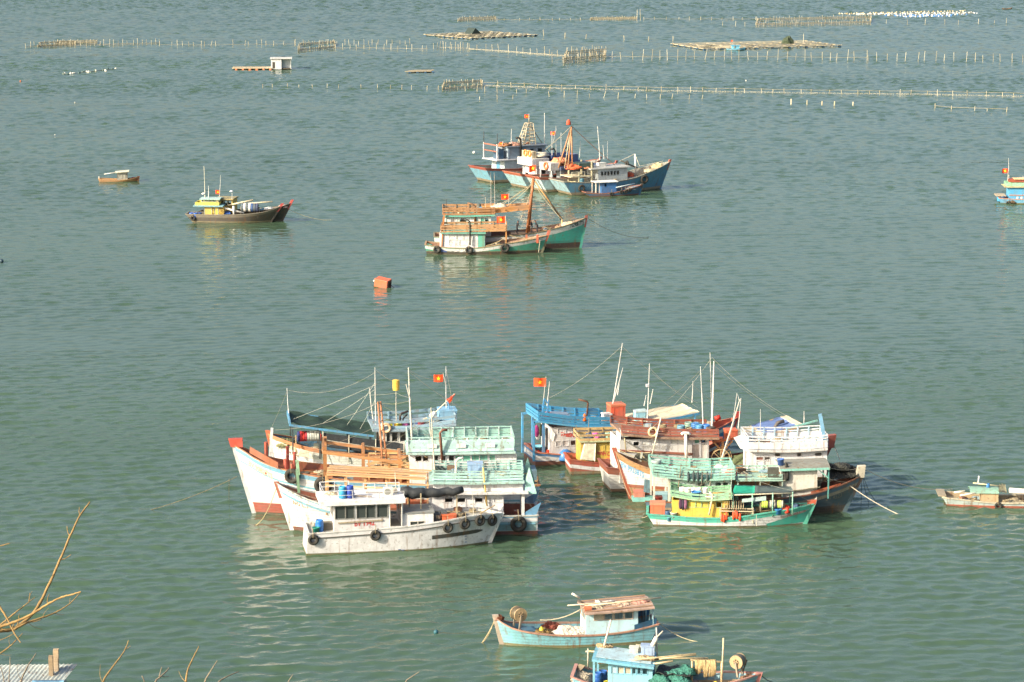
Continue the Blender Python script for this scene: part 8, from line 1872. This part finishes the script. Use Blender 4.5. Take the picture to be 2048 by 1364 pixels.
def raft(label, cu, cv, lx, ly, nx, ny, rz, name='fish_raft', col='#c4b898', drums='#3c5a78'):
    """floating lattice of walkway planks on drums"""
    o = water_at(cu, cv); root = empty(name, o, rz, label, 'raft', 'fish farm rafts')
    for i in range(nx + 1):
        x = -lx / 2 + lx * i / nx; g = G(); g.box(x - .22, x + .22, -ly / 2, ly / 2, .3, .42); g.build('walkway', wood(col), root)
    for j in range(ny + 1):
        y = -ly / 2 + ly * j / ny; g = G(); g.box(-lx / 2 - .6, lx / 2 + .6, y - .5, y + .5, .43, .55); g.build('walkway', wood(col), root)
    for j in range(ny + 1):
        for i in range(nx * 2 + 1):
            x = -lx / 2 + lx * i / (nx * 2); y = -ly / 2 + ly * j / ny
            g = G(); g.lathe([(.05, -.4), (.33, -.4), (.33, .4), (.05, .4)], 8, (x, y, .02), 'y'); g.build('float_drum', plain('raftdrum' + str(i % 2), (drums, '#b9b5a8')[i % 2], .5), root)
    return root, o
def far_farm():
    # upper left fence
    stake_fence('stake fence far left with thin stakes in a row', [(50, 95), (120, 93), (200, 91), (320, 88)], 9, 11, .25, net=.3)
    enclosure('low net pen at the left end of the far left stakes', 76, 150, 86, 95, 7, 14); enclosure('pale railed net pen behind the far left stakes', 112, 192, 84, 90, 6, 12)
    stake_fence('sparse stakes between the far left fence and the brown pen', [(320, 92), (400, 92), (500, 91), (592, 90)], 11, 11, .2, skip=.15)
    enclosure('brown net pen of close stakes left of centre', 596, 668, 87, 103, 8, 20)
    stake_fence('front row of stakes with rail right of the brown pen', [(668, 98), (740, 98), (855, 100)], 13, 10, .22)
    stake_fence('back row of stakes right of the brown pen', [(590, 90), (700, 89), (820, 88)], 9, 10, None, skip=.1)
    stake_fence('dense stakes slanting to the right below the dark hut raft', [(862, 98), (880, 97), (940, 99)], 6, 13, .2, skip=.05)
    stake_fence('stakes in a line slanting down to the tall pen', [(940, 99), (1000, 103), (1060, 108), (1130, 113)], 13, 15, .12, net=.2)
    enclosure('tall net pen of close stakes in the middle distance', 1128, 1210, 108, 127, 17, 26)
    stake_fence('tall stakes with a rail, right of the tall pen', [(1105, 126), (1210, 118), (1300, 120), (1500, 119), (1730, 121)], 17, 19, .32)
    stake_fence('tall stakes running on to the right edge', [(1735, 122), (1850, 122), (1950, 123), (2060, 124)], 17, 18, None)
    # second line
    stake_fence('short stakes in a dotted line below the white hut', [(525, 174), (600, 175), (700, 176), (880, 180)], 23, 8, None, skip=.1)
    enclosure('pale humped net pen starting the long roped line', 884, 962, 166, 182, 10, 22)
    stake_fence('long roped line of short stakes to the right edge', [(965, 172), (1100, 177), (1300, 182), (1600, 187), (1850, 190), (2060, 194)], 27, 10, .72, net=.3)
    stake_fence('scattered short stakes before the long roped line', [(935, 182), (1010, 185), (1050, 187)], 18, 11, None, skip=.1)
    stake_fence('lower scattered stakes before the long roped line', [(958, 199), (1020, 198)], 25, 9, None)
    stake_fence('leaning short stakes right of centre', [(1100, 192), (1150, 195), (1240, 196), (1400, 199)], 24, 12, None, lean=.3)
    stake_fence('four stout stakes standing alone at right', [(1578, 208), (1610, 208), (1672, 211), (1706, 211)], 31, 10, None, r=.12)
    stake_fence('short stakes with a rope near the right edge', [(1866, 216), (1905, 219), (1948, 221), (2014, 223)], 33, 8, .6)
    # top lines
    enclosure('low tangled pen at the top centre', 916, 990, 37, 43, 6, 16); stake_fence('sparse stakes at the top, between the two low pens', [(990, 41), (1100, 41), (1180, 40)], 20, 6, .3)
    enclosure('low tangled pen right of the top centre', 1180, 1272, 37, 41, 5, 18); stake_fence('tall lone pole beside the low pen', [(1276, 40), (1278, 40)], 20, 21, None, jit=.05)
    stake_fence('sparse stakes at the top right of centre', [(1290, 40), (1400, 40), (1510, 40)], 22, 7, .3)
    enclosure('wide tangled pen with sticks at the top right', 1512, 1740, 38, 53, 9, 44); stake_fence('stakes trailing right from the wide tangled pen', [(1740, 46), (1850, 48), (2050, 47)], 33, 10, None)
    stake_fence('lone stakes in open water between the two big rafts', [(1094, 72), (1130, 74), (1175, 77), (1252, 80), (1345, 82)], 42, 11, None, r=.09)
    stake_fence('two or three stakes left of the wide tangled pen', [(1446, 52), (1470, 52), (1488, 53)], 18, 10, None)
    # big rafts
    def hut(root, x, y, w, d, h, col, name='hut'):
        g = G(); g.add([(x - w/2, y - d/2, .56), (x + w/2, y - d/2, .56), (x + w/2, y + d/2, .56), (x - w/2, y + d/2, .56), (x - w * .1, y - d/2, .56 + h), (x - w * .1, y + d/2, .56 + h)], [(0, 1, 4), (2, 3, 5), (0, 4, 5, 3), (1, 2, 5, 4)]); g.build('roof', plain('thatch' + col, col, .9, 0, .3, 2, .1), root)
        for sx in (-.45, .45):
            for sy in (-.45, .45): g = G(); g.box(x + w * sx - .06, x + w * sx + .06, y + d * sy - .06, y + d * sy + .06, .56, .9); g.build('post', BAMBOO[1], root)
    r, o = raft('wide lattice fish raft with dark peaked hut', 962, 72, 25, 22, 6, 5, R(40)); hut(r, -1.5, 2, 4.2, 3.5, 1.9, '#33403c')
    g = G(); g.box(-6, 1, -1.4, 4.2, .551, .7); g.build('store_deck', wood('#8d8670'), r)
    r, o = raft('long lattice fish raft with bushy green hut', 1512, 92, 42, 22, 8, 5, R(20)); 
    g = G(); g.blob((9.5, -1, .7), 1.7, 1.5, 1.8, 4, .3, 16, 10, 2); g.build('thatched_hut', plain('greenthatch', '#44503c', .9, 0, .35, 3, .1), r)
    g = G(); rod(g, Vector((15, 0, .5)), Vector((15, 0, 3.2)), .07); g.build('pole', BAMBOO[2], r)
    r2, o2 = raft('lower arm of the long lattice raft', 1455, 96.5, 16, 5, 5, 1, R(-2))
    # raft with white hut
    o = water_at(525, 138); root = empty('hut_raft', o, R(4), 'small plank raft with white box hut', 'raft', 'fish farm rafts')
    for k in range(7): g = G(); y = -2.6 + k * .86; g.box(-7.5 + .4 * (k % 2), 2.6, y, y + .8, .3, .42); g.build('plank', wood(('#b9aa88', '#a89a7c')[k % 2]), root)
    for k in range(6): g = G(); g.lathe([(.05, -.45), (.33, -.45), (.33, .45), (.05, .45)], 8, (-6.5 + 1.7 * k, -2.7, .0), 'y'); g.build('float_drum', plain('raftdrum1', '#c9805a', .5), root)
    hx0, hx1, hy0, hy1 = 2.2, 7.2, -2.4, 2.4
    g = G(); g.box(hx0, hx1 - 2.4, hy0, hy1, .1, 2.65); g.build('wall', paint('#eceae2', .1), root)
    g = G(); g.box(hx1 - 2.4 + .003, hx1, hy0 + 1.2, hy1, .1, 2.65); g.build('wall', paint('#cfd8d6', .15), root)
    g = G(); g.box(hx1 - 2.4, hx1, hy0 + .2, hy0 + 1.19, .1, .35); g.build('porch', wood('#5c5648'), root); g = G(); g.box(hx1 - .12, hx1, hy0 + .1, hy0 + .25, .1, 2.65); g.build('post', paint('#dfe2dc', .1), root)
    g = G(); g.box(hx0 - .25, hx1 + .25, hy0 - .3, hy1 + .3, 2.66, 2.82); g.build('roof', paint('#dcdcd4', .15), root)
    g = G(); g.box(hx0 + .35, hx0 + 1.0, hy0 - .02, hy0 - .004, .3, 1.9); g.build('door', plain('doordark', '#4a4640', .7), root)
    # small plank raft
    o = water_at(838, 144); root = empty('plank_raft', o, R(12), 'small bare plank raft with blue end', 'raft', 'fish farm rafts')
    for k in range(6): g = G(); y = -2.4 + k * .82; g.box(-3.8 + .5 * k, 2.6 + .3 * k, y, y + .74, .25, .38); g.build('plank', wood(('#b3a585', '#a09274')[k % 2]), root)
    for k in range(4): g = G(); g.lathe([(.05, -.5), (.3, -.5), (.3, .5), (.05, .5)], 8, (-2.8 + 2 * k, -2.2, .0), 'y'); g.build('float_drum', plain('raftdrum0', '#3c5a78', .5), root)
    # tiny boat at the long raft
    b = Boat('small_boat', 'tiny turquoise boat tied to the long lattice raft', 'boat', (1456, 101), (1488, 100.5), W=2.2, wt=.7)
    b.hull((1489.5, 96.5), (1454, 98), [(1470, 99)], [(('s', .0), ('#5cbede', .2))], full=2.3, deck=.3, cap='#8fd2e6', stem_col='#5cbede')
    b.cabin(1.2, 3.2, 1.4, b.dk(2), b.dk(2) + 1.3, '#63c4e4', near=[(1.6, 2.2, b.dk(2) + .6, b.dk(2) + 1.1, 'o')], wear=.2); b.roof([(.9, b.dk(2) + 1.31), (3.5, b.dk(2) + 1.31)], 1.8, .1, '#4fb4dc'); b.flag(1466, 80, 0, 4, 3, 'tiny red flag on the turquoise boat at the long raft', pole=(1466, 92), seed=1, poler=.05)
    # tiny dark boat at top right
    b = Boat('small_boat', 'tiny dark rowing boat at the far top right', 'boat', (2009, 19.5), (2022, 19), W=1.8, wt=.7); b.hull((2023.5, 16), (2008, 17), [(2015, 18)], [(('s', .0), ('#5a4636', .3))], full=2.2, deck=.3, cap='#7a6248', stem_col='#5a4636')
    # float lines
    def floats(label, pts, n, r, cols, name):
        W = [water_at(u, v) for u, v in pts]; gs = [G() for _ in cols]; o = W[0]
        for k in range(n):
            f = k / (n - 1) * (len(W) - 1); i = min(len(W) - 2, int(f)); p = W[i].lerp(W[i + 1], f - i) - o + Vector((random.gauss(0, .6), random.gauss(0, 1.5), 0))
            gs[k % len(cols)].blob(p + Vector((0, 0, r * .3)), r, r, r, k, .1, 8, 5, 1, False)
        root = empty(name, o, 0, label, 'floats', 'float lines of the fish farm')
        for g, c in zip(gs, cols):
            ob = g.build('float_row', plain('flt' + c, c, .5), root); ob['kind'] = 'stuff'
        g = G(); g.tube([w - o + Vector((0, 0, .05)) for w in W], .06, 5); g.build('float_rope', BAMBOO[1], root)
    floats('short string of dark floats left of the white hut', [(130, 148), (150, 147), (185, 143), (234, 138)], 30, .3, ('#5a6a60', '#cfcfc0', '#3f5a58'), 'float_line')
    for k, (a, c, cols) in enumerate((((1678, 28), (1935, 22), ('#d6cfae', '#d0b67a')), ((1690, 29), (1945, 25), ('#d9d5c6', '#cfcbba')), ((1715, 29.5), (1955, 26.5), ('#c9d0d6', '#d9d5c8')), ((1775, 31.5), (1930, 29), ('#5a8fd0', '#efece4')), ((1805, 34), (1900, 32), ('#4f86cc', '#dfe6ee')))):
        floats(['back row', 'second row', 'third row', 'fourth row, partly blue,', 'front row, partly blue,'][k] + ' of the white float field at top right', [a, ((a[0] + c[0]) / 2, (a[1] + c[1]) / 2), c], 55, .27, cols, 'float_line')
    for k, (u, v) in enumerate(((606, 252), (1172, 81), (1355, 64), (1760, 36), (1790, 31), (1964, 12), (498, 22), (232, 9))):
        pass
far_farm()
# ================================================================== hillside under the camera, bare trees, shack roof at the shore
def hillside():
    m = plain('hill_soil', '#6a6048', .95, 0, .35, .3, .1); g = G(); grid = []
    for i in range(25):
        y = -60 + i * 5.0; row = []
        for j in range(31):
            x = -75 + j * 5
            z = 46.2 - max(0, y - 2) * .66 + 1.2 * mnoise.noise(Vector((x * .06, y * .06, 0))) - abs(x) * .02
            row.append((x, y, max(-3, z)))
        grid.append(row)
    g.sheet(grid); o = g.build('hillside', m, None, True); tag(o, 'dry slope below the viewpoint', None, None, 'structure')
hillside()
BARK = [plain('bare_bark', '#93784a', .85, 0, .3, 8, .01), plain('grey_bark', '#867a66', .85, 0, .3, 8, .01)]
def branch_mesh(pts, r0, r1, seed=0):
    """knobbly tapering twig through the points"""
    g = G(); P = [Vector(p) for p in pts]; Q = []
    for i in range(len(P) - 1):
        for k in range(6): Q.append(P[i].lerp(P[i + 1], k / 6))
    Q.append(P[-1]); n = len(Q); rnd = random.Random(seed)
    S = []
    for i, q in enumerate(Q):   # smooth the corners and add small kinks
        a = Q[max(0, i - 2)]; c = Q[min(n - 1, i + 2)]; j = 0.12 * r0
        S.append((a + q * 2 + c) / 4 + Vector((rnd.uniform(-j, j), rnd.uniform(-j, j), rnd.uniform(-j, j))))
    rings = []; k = 7; vs = []; fs = []
    for i, p in enumerate(S):
        d = (S[min(i + 1, n - 1)] - S[max(i - 1, 0)]).normalized(); a = d.cross(Vector((.3, 1, .1))).normalized(); b = a.cross(d)
        r = (r0 + (r1 - r0) * (i / (n - 1))) * (1 + (.22 if i % 5 == 0 else 0) * rnd.random())
        vs += [p + a * (r * math.cos(2 * math.pi * j / k)) + b * (r * math.sin(2 * math.pi * j / k)) for j in range(k)]
    for i in range(n - 1):
        for j in range(k): fs.append((i * k + j, i * k + (j + 1) % k, (i + 1) * k + (j + 1) % k, (i + 1) * k + j))
    fs.append(tuple((n - 1) * k + j for j in range(k))); fs.append(tuple(range(k - 1, -1, -1)))
    g.add(vs, fs); return g
def hill_z(x, y): return 46.2 - max(0, y - 2) * .66 - abs(x) * .02
def tree(label, dist, trunk_px, twigs, mat=0, name='bare_tree'):
    """twigs: lists of photo points at about this distance; trunk runs down to the slope"""
    base_top = dist_at(*trunk_px, dist); gz = hill_z(base_top.x, base_top.y)
    base = Vector((base_top.x - .6, base_top.y + .1, gz - .2)); root = empty(name, base, 0, label, 'tree', 'bare trees on the slope')
    sc = dist / FPX
    L = lambda p: p - base
    branch_mesh([L(base), L(base.lerp(base_top, .5)) + Vector((.15, 0, 0)), L(base_top)], max(.05, 9 * sc), 6 * sc, 1).build('trunk', BARK[mat], root, True)
    for k, (pts, w0, w1, dd) in enumerate(twigs):
        P = [L(dist_at(u, v, dist + dd * i / max(1, len(pts) - 1))) for i, (u, v) in enumerate(pts)]
        rs = random.Random(k * 7 + int(dist * 10))
        for i in range(1, len(P) - 1):                     # short side shoots at the knots
            if len(P) > 4 and rs.random() < .55:
                d = (P[i + 1] - P[i]).normalized(); sd = d.cross(Vector((0, 1, 0))) * rs.choice((-1, 1)); l = rs.uniform(10, 34) * sc
                branch_mesh([P[i], P[i] + (d * .5 + sd * .8) * l * .6, P[i] + (d * .9 + sd * .9) * l], w1 * sc * .6, w1 * sc * .3, i).build('twig', BARK[mat], root, True)
        branch_mesh([L(base_top)] + P if pts[0][0] < -900 else P, w0 * sc * .8, w1 * sc * .75, k + 3).build('branch', BARK[mat], root, True)
D1 = 19.0
tree('bare tan branches of a tree at the left edge', D1, (-70, 1268), [
    ([(-70, 1268), (-5, 1262), (25, 1260), (50, 1243), (76, 1215), (100, 1165), (120, 1120), (140, 1072), (160, 1030), (182, 1001)], 5.5, 2.0, .6),
    ([(-70, 1275), (0, 1254), (40, 1240), (68, 1226), (95, 1208), (125, 1193), (148, 1188), (163, 1183)], 4.0, 1.6, -.5),
    ([(25, 1261), (55, 1244), (85, 1235), (110, 1226), (140, 1208), (162, 1184)], 3.2, 1.0, .3),
    ([(-40, 1285), (5, 1246), (35, 1222), (58, 1204), (72, 1193)], 2.6, .9, .2), ([(58, 1204), (60, 1184)], 1.5, .8, 0),
    ([(-20, 1180), (0, 1214), (14, 1236), (26, 1262), (34, 1275), (42, 1286)], 3.0, 1.2, -.2),
    ([(35, 1252), (39, 1225)], 1.6, .7, 0), ([(-30, 1330), (0, 1307), (20, 1293), (40, 1272), (46, 1266)], 2.4, .8, .1),
    ([(-60, 1100), (0, 1092), (22, 1086)], 2.0, 1.0, 0), ([(-30, 1290), (10, 1277), (30, 1266)], 1.2, .7, 0)])
tree('tan bare twigs rising from the bottom edge before the shack', 21.0, (20, 1440), [([(20, 1440), (42, 1360), (55, 1332), (65, 1318), (73, 1305)], 2.6, 1.1, .3), ([(20, 1440), (17, 1364), (20, 1330), (20, 1312)], 1.6, .8, 0), ([(20, 1440), (5, 1340), (-5, 1325)], 1.4, .8, 0)], 1)
tree('slender tan shoot at the bottom left, leaning right', 21.0, (185, 1450), [([(185, 1450), (204, 1364), (222, 1338), (240, 1315), (251, 1298), (258, 1279)], 2.8, 1.2, .3)], 0)
tree('forked grey twigs at the bottom edge left of the tall shoot', 22.0, (295, 1450), [([(295, 1450), (308, 1364), (322, 1352), (332, 1344), (338, 1335)], 2.6, 1.4, .2), ([(318, 1355), (324, 1332)], 1.6, 1.0, 0), ([(295, 1450), (290, 1364), (283, 1350)], 1.8, 1.2, 0), ([(300, 1420), (277, 1362)], 1.6, 1.0, 0)], 1)
tree('tall tan shoot rising from the bottom edge', 21.0, (366, 1450), [([(366, 1450), (372, 1364), (374, 1342), (385, 1318), (399, 1290)], 3.2, 1.3, .3)], 0)
tree('grey and tan twigs bending right at the bottom edge', 22.0, (395, 1450), [([(395, 1450), (408, 1364), (420, 1344), (436, 1319)], 2.2, 1.2, 0), ([(395, 1450), (432, 1366), (455, 1352), (480, 1342)], 2.4, 1.2, .3)], 1)
tree('short twig tips at the bottom edge near the centre', 22.0, (790, 1450), [([(790, 1450), (808, 1364), (825, 1352), (840, 1343)], 1.6, 1.0, 0), ([(780, 1450), (560, 1390), (588, 1345)], 1.6, .9, 0)], 1)
def shack():
    # corrugated roof on stilts at the waterside
    zr = 3.4; o = water_at(60, 1345, zr); o.z = 0; root = empty('shack', o, R(2), 'waterside shack with pale corrugated roof and timber posts at bottom left', 'shack')
    far, near, xl, xr = 0.9, -4.2, -6.5, 2.85
    inv = Matrix.Rotation(R(-2), 4, 'Z')
    def loc(u, v, z): return inv @ (water_at(u, v, z) - o)
    cr = loc(155, 1328, zr); xr = cr.x; far = cr.y
    lip = [];  n = int((xr - xl) / .055)
    grid = []
    for i in range(n + 1):
        x = xl + (xr - xl) * i / n; z = zr + .035 * math.sin(2 * math.pi * x / .235)
        grid.append([(x - .25 * k * 1.0, far - k * 1.0, z - .16 * k) for k in (0, 1, 2, 3, 4, 5)])
    g = G(); g.sheet(grid, .012); g.build('roof_sheet', paint('#b4c0bb', .5, .4), root, True)
    for (u0, v0, v1, w, k) in ((102.5, 1346, 1312, .24, 0), (113, 1340, 1299, .3, 1)):
        p = loc(u0, v0, zr - .1); q = loc(u0, v1, zr); t = (v0 - v1) * mpp(v0) * .98
        g = G(); g.box(p.x - w / 2, p.x + w / 2, p.y - .14, p.y + .14, -1.0, zr + t - .1); g.build('timber_post', wood(('#a08a6c', '#b39c7c')[k]), root)
    p = loc(96, 1352, zr); g = G(); g.sheet([[(p.x - .9 + 1.8 * i / 6, p.y - 1.6 + 1.6 * j / 5, zr + .12 - .16 * (far - p.y + 1.6 - 1.6 * j / 5) + .08 * mnoise.noise(Vector((i, j, 3)))) for j in range(6)] for i in range(7)], .02); g.build('blue_sheet', plain('blue_patch', '#6f9cb4', .6, 0, .2), root, True)
    p = loc(122, 1356, zr - .5); g = G(); g.box(p.x - .5, p.x + .25, p.y - 1.2, p.y + .4, zr - .9, zr - .55); g.build('zinc_patch', plain('corrugated_zinc', '#b9c6c2', .45, .2, .15, 2), root)
    for x in (xl + .3, (xl + xr) / 2, xr - 1.2):
        for y in (far - .4, far - 4.5):
            g = G(); g.box(x - .09, x + .09, y - .09, y + .09, -1.5, zr - .9 if y < far - 2 else zr - .2); g.build('stilt', wood('#7a6a54'), root)
    g = G(); g.box(xl, xr - 1.4, far - 4.8, far - .5, 1.0, 1.12); g.build('floor', wood('#8a785c'), root)
    g = G(); g.box(xl + .1, xr - 1.5, far - .62, far - .55, 1.12, zr - .3); g.build('wall', wood('#8f7f66'), root)
shack()
# ================================================================== working clutter and rigging on the near rafts
ORD = 'first second third fourth fifth sixth seventh eighth ninth tenth eleventh twelfth thirteenth fourteenth fifteenth sixteenth seventeenth eighteenth'.split()
def clutter():
    rnd = random.Random(21)
    cols = ['#8a7f66', '#5f6a62', '#b5aa90', '#4a4a44', '#9c6a4a', '#7f96a0', '#a89c84', '#c9c2ae', '#6a4f3a']
    def scatter(b, spots, where, n):
        """spots: (u0, u1, height z, half width) roof or deck areas"""
        todo = sorted((rnd.uniform(u0, u1), z, w) for (u0, u1, z, w) in spots for _ in range(n))
        for i, (u, z, w) in enumerate(todo):
                nn = rnd.uniform(-w, w); x = b.XZ(u, nn, z)
                if z < b.dk(x) + b.deckh + .15: nn = max(-1, min(1, nn / w)) * max(0, b.surf(x, z) - .55); z = max(z, b.dk(x) + .05)
                c = rnd.choice(cols); t = rnd.random(); g = G()
                if t < .4: g.blob((0, 0, 0), rnd.uniform(.2, .5), rnd.uniform(.2, .4), rnd.uniform(.12, .3), i, .45, 12, 7, 2.5); m = netmat(c); kind = 'net bundle'
                elif t < .6: g.torus(rnd.uniform(.2, .32), .07, 12, 5, (0, 0, .07), 'z'); g.torus(.22, .06, 12, 5, (.03, .02, .18), 'z'); m = plain('old_rope', '#8a7d62', .9); kind = 'rope coil'
                elif t < .8: g.box(-rnd.uniform(.15, .35), .25, -.2, rnd.uniform(.15, .3), 0, rnd.uniform(.15, .4)); m = paint(c, .6); kind = 'worn box'
                else: g.tube([(-rnd.uniform(.5, 1.4), 0, .06), (rnd.uniform(.5, 1.4), .1, .1)], .045, 5); m = wood('#a08a66'); kind = 'wooden pole'
                b.drop('gear_bundle', g, m, (x, b.s * nn, z), ORD[i] + ' loose gear piece from the left, ' + kind + ', on ' + where, 'gear', 'loose gear on ' + where, False, Matrix.Rotation(rnd.uniform(-.6, .6), 4, 'Z'))
    def lines(b, L):
        for (u0, v0, n0, u1, v1, n1, sag) in L: b.rope(b.P(u0, v0, n0), b.P(u1, v1, n1), .011, sag, rnd.choice(('#9a9686', '#7f7a6a', '#aaa698')))
    zc = lambda b, u, v, n: b.Z(u, v, n)
    scatter(C, [(600, 660, C.dk(C.X(630, 940, 0)) + .42, 1.4), (660, 735, C.dk(C.X(700, 940, 0)) + .05, 1.8), (560, 600, C.dk(C.X(580, 930, 0)) + .05, 1.2)], 'the orange deck', 6)
    scatter(C, [(740, 850, C.Z(800, 936, 1.2) + .1, 1.5)], 'the plank platform', 7)
    scatter(C, [(830, 1015, C.Z(920, 880, 2.0) - .75, 1.6)], 'the pale teal roof', 9)
    scatter(B, [(590, 650, B.dk(B.X(620, 1000, 0)) + .05, 1.2)], 'the second white bow', 6)
    scatter(B, [(870, 1040, B.Z(960, 950, 1.7) - .3, 1.4)], 'the weathered teal upper deck', 9)
    scatter(A, [(660, 800, A.Z(735, 1008, 1.4) + .42, 1.1)], 'the white cabin roof', 6); scatter(A, [(872, 960, A.dk(A.X(910, 1035, 0)) + .06, .9)], 'the white cabin boat foredeck', 8)
    scatter(D, [(565, 640, D.dk(D.X(600, 890, 0)) + .05, 1.4)], 'the deck under green awning', 8)
    scatter(G3, [(1255, 1430, G3.Z(1330, 872, 2.0) + .12, 1.6)], 'the brown plank roof', 14); scatter(G3, [(1420, 1500, G3.dk(G3.X(1460, 930, 0)) + .05, 1.5)], 'the deck below spoked wheels', 10)
    scatter(G1, [(1110, 1220, G1.Z(1160, 852, 1.9) + .2, 1.5)], 'the bright blue roof', 7)
    scatter(G5, [(1320, 1460, G5.Z(1390, 958, 1.7) + .12, 1.3)], 'the slatted teal roof', 10); scatter(G5, [(1475, 1560, G5.Z(1520, 962, 1.5) + .16, 1.2)], 'the flat pale teal fore roof', 8); scatter(G5, [(1640, 1700, G5.dk(G5.X(1670, 975, 0)) + .1, .8)], 'the bow behind orange boards', 8)
    scatter(G6, [(1470, 1590, G6.dk(G6.X(1530, 1020, 0)) + .05, .9)], 'the deck under the emerald awning', 12)
    scatter(G4, [(1250, 1310, G4.dk(G4.X(1285, 930, 0)) + .1, 1.0)], 'the blue numbered bow deck', 8); scatter(G4, [(1510, 1645, G4.Z(1580, 900, 1.9) + .1, 1.4)], 'the white railed roof', 6)
    scatter(S1, [(1020, 1170, S1.dk(S1.X(1100, 1262, 0)) + .05, 1.0)], 'the lone light blue boat', 10); scatter(S2, [(1320, 1500, S2.dk(S2.X(1410, 1365, 0)) + .05, 1.0)], 'the deck of the bottom boat', 12); scatter(R1, [(1890, 2048, R1.dk(R1.X(1960, 1003, 0)) + .05, .9)], 'the low boat at right', 12)
    scatter(M1, [(985, 1070, M1.dk(M1.X(1030, 482, 0)) + .1, 1.3)], 'the green and white foredeck', 10); scatter(M2, [(1085, 1150, M2.dk(M2.X(1110, 455, 0)) + .3, 1.2)], 'the tall masted trawler bow', 8); scatter(M2, [(895, 985, M2.Z(930, 433, 2.0) + .2, 1.6)], 'the tall masted trawler roof', 8)
    scatter(F4, [(1215, 1310, F4.dk(11.5) + .3, 1.4)], 'the dark blue trawler foredeck', 10); scatter(F1, [(975, 1060, F1.dk(5) + 4.3, 1.3)], 'the furthest trawler roof', 9); scatter(L1, [(465, 545, L1.dk(L1.X(500, 425, 0)) + .1, 1.1)], 'the nearer black hulled boat', 10)
    lines(C, [(758, 805, 0, 822, 800, 1, .2), (758, 805, 0, 545, 860, 0, .5), (758, 808, 0, 866, 850, 1.2, .2), (820, 745, 1, 1025, 870, 1, .4), (645, 897, 1.8, 540, 905, .5, .3), (650, 893, 1.8, 760, 850, .5, .1)])
    lines(B, [(864, 830, 1.2, 655, 945, 1.2, .4), (864, 830, 1.2, 1048, 945, 1.4, .4), (925, 916, 1.2, 1040, 940, 1.4, .2), (655, 1000, 1.4, 560, 970, .2, .2), (1045, 985, 2, 1080, 1035, 1.6, .1)])
    lines(D, [(893, 740, 0, 912, 840, .5, .1), (818, 740, 0, 893, 760, 0, .3), (752, 740, 0, 818, 770, 0, .3), (575, 780, -.8, 540, 862, 0, .1), (575, 780, -.8, 750, 745, 0, .8)])
    lines(G3, [(1424, 715, 0, 1300, 860, 1, .3), (1424, 715, 0, 1600, 845, 1, .5), (1480, 800, 2, 1440, 940, 2, .05), (1428, 730, 0, 1662, 880, 0, .6), (1402, 740, 0, 1246, 858, 1, .4)])
    lines(G1, [(1244, 692, .2, 1090, 800, .3, .4), (1244, 692, .2, 1395, 806, .2, .4), (1298, 735, 1.9, 1395, 815, 1.9, .2), (1470, 830, 0, 1386, 770, 0, .2)])
    lines(G5, [(1362, 932, 1.8, 1420, 936, 1.8, .2), (1420, 936, 1.8, 1465, 940, 1.5, .1), (1657, 935, 1.4, 1722, 935, 0, .2), (1600, 930, 1.5, 1700, 965, .6, .3)])
    lines(G6, [(1463, 938, 1.3, 1342, 990, 1.3, .2), (1463, 938, 1.3, 1588, 982, 1, .2), (1588, 984, 1, 1626, 1003, 0, .1), (1405, 948, 0, 1463, 940, 1.2, .1)])
    lines(F4, [(1143, 254, 0, 1195, 300, 0, .2), (1200, 255, 0, 1272, 310, 0, .4), (1200, 255, 0, 1145, 262, 0, .3), (1272, 310, 0, 1330, 325, 0, .3)])
    lines(M2, [(1067, 360, 0, 893, 420, 1.5, .5), (1067, 365, 0, 985, 350, .3, .4), (1124, 438, 0, 1172, 432, 0, .1), (1067, 380, 0, 1040, 462, 1.2, .1)])
clutter()
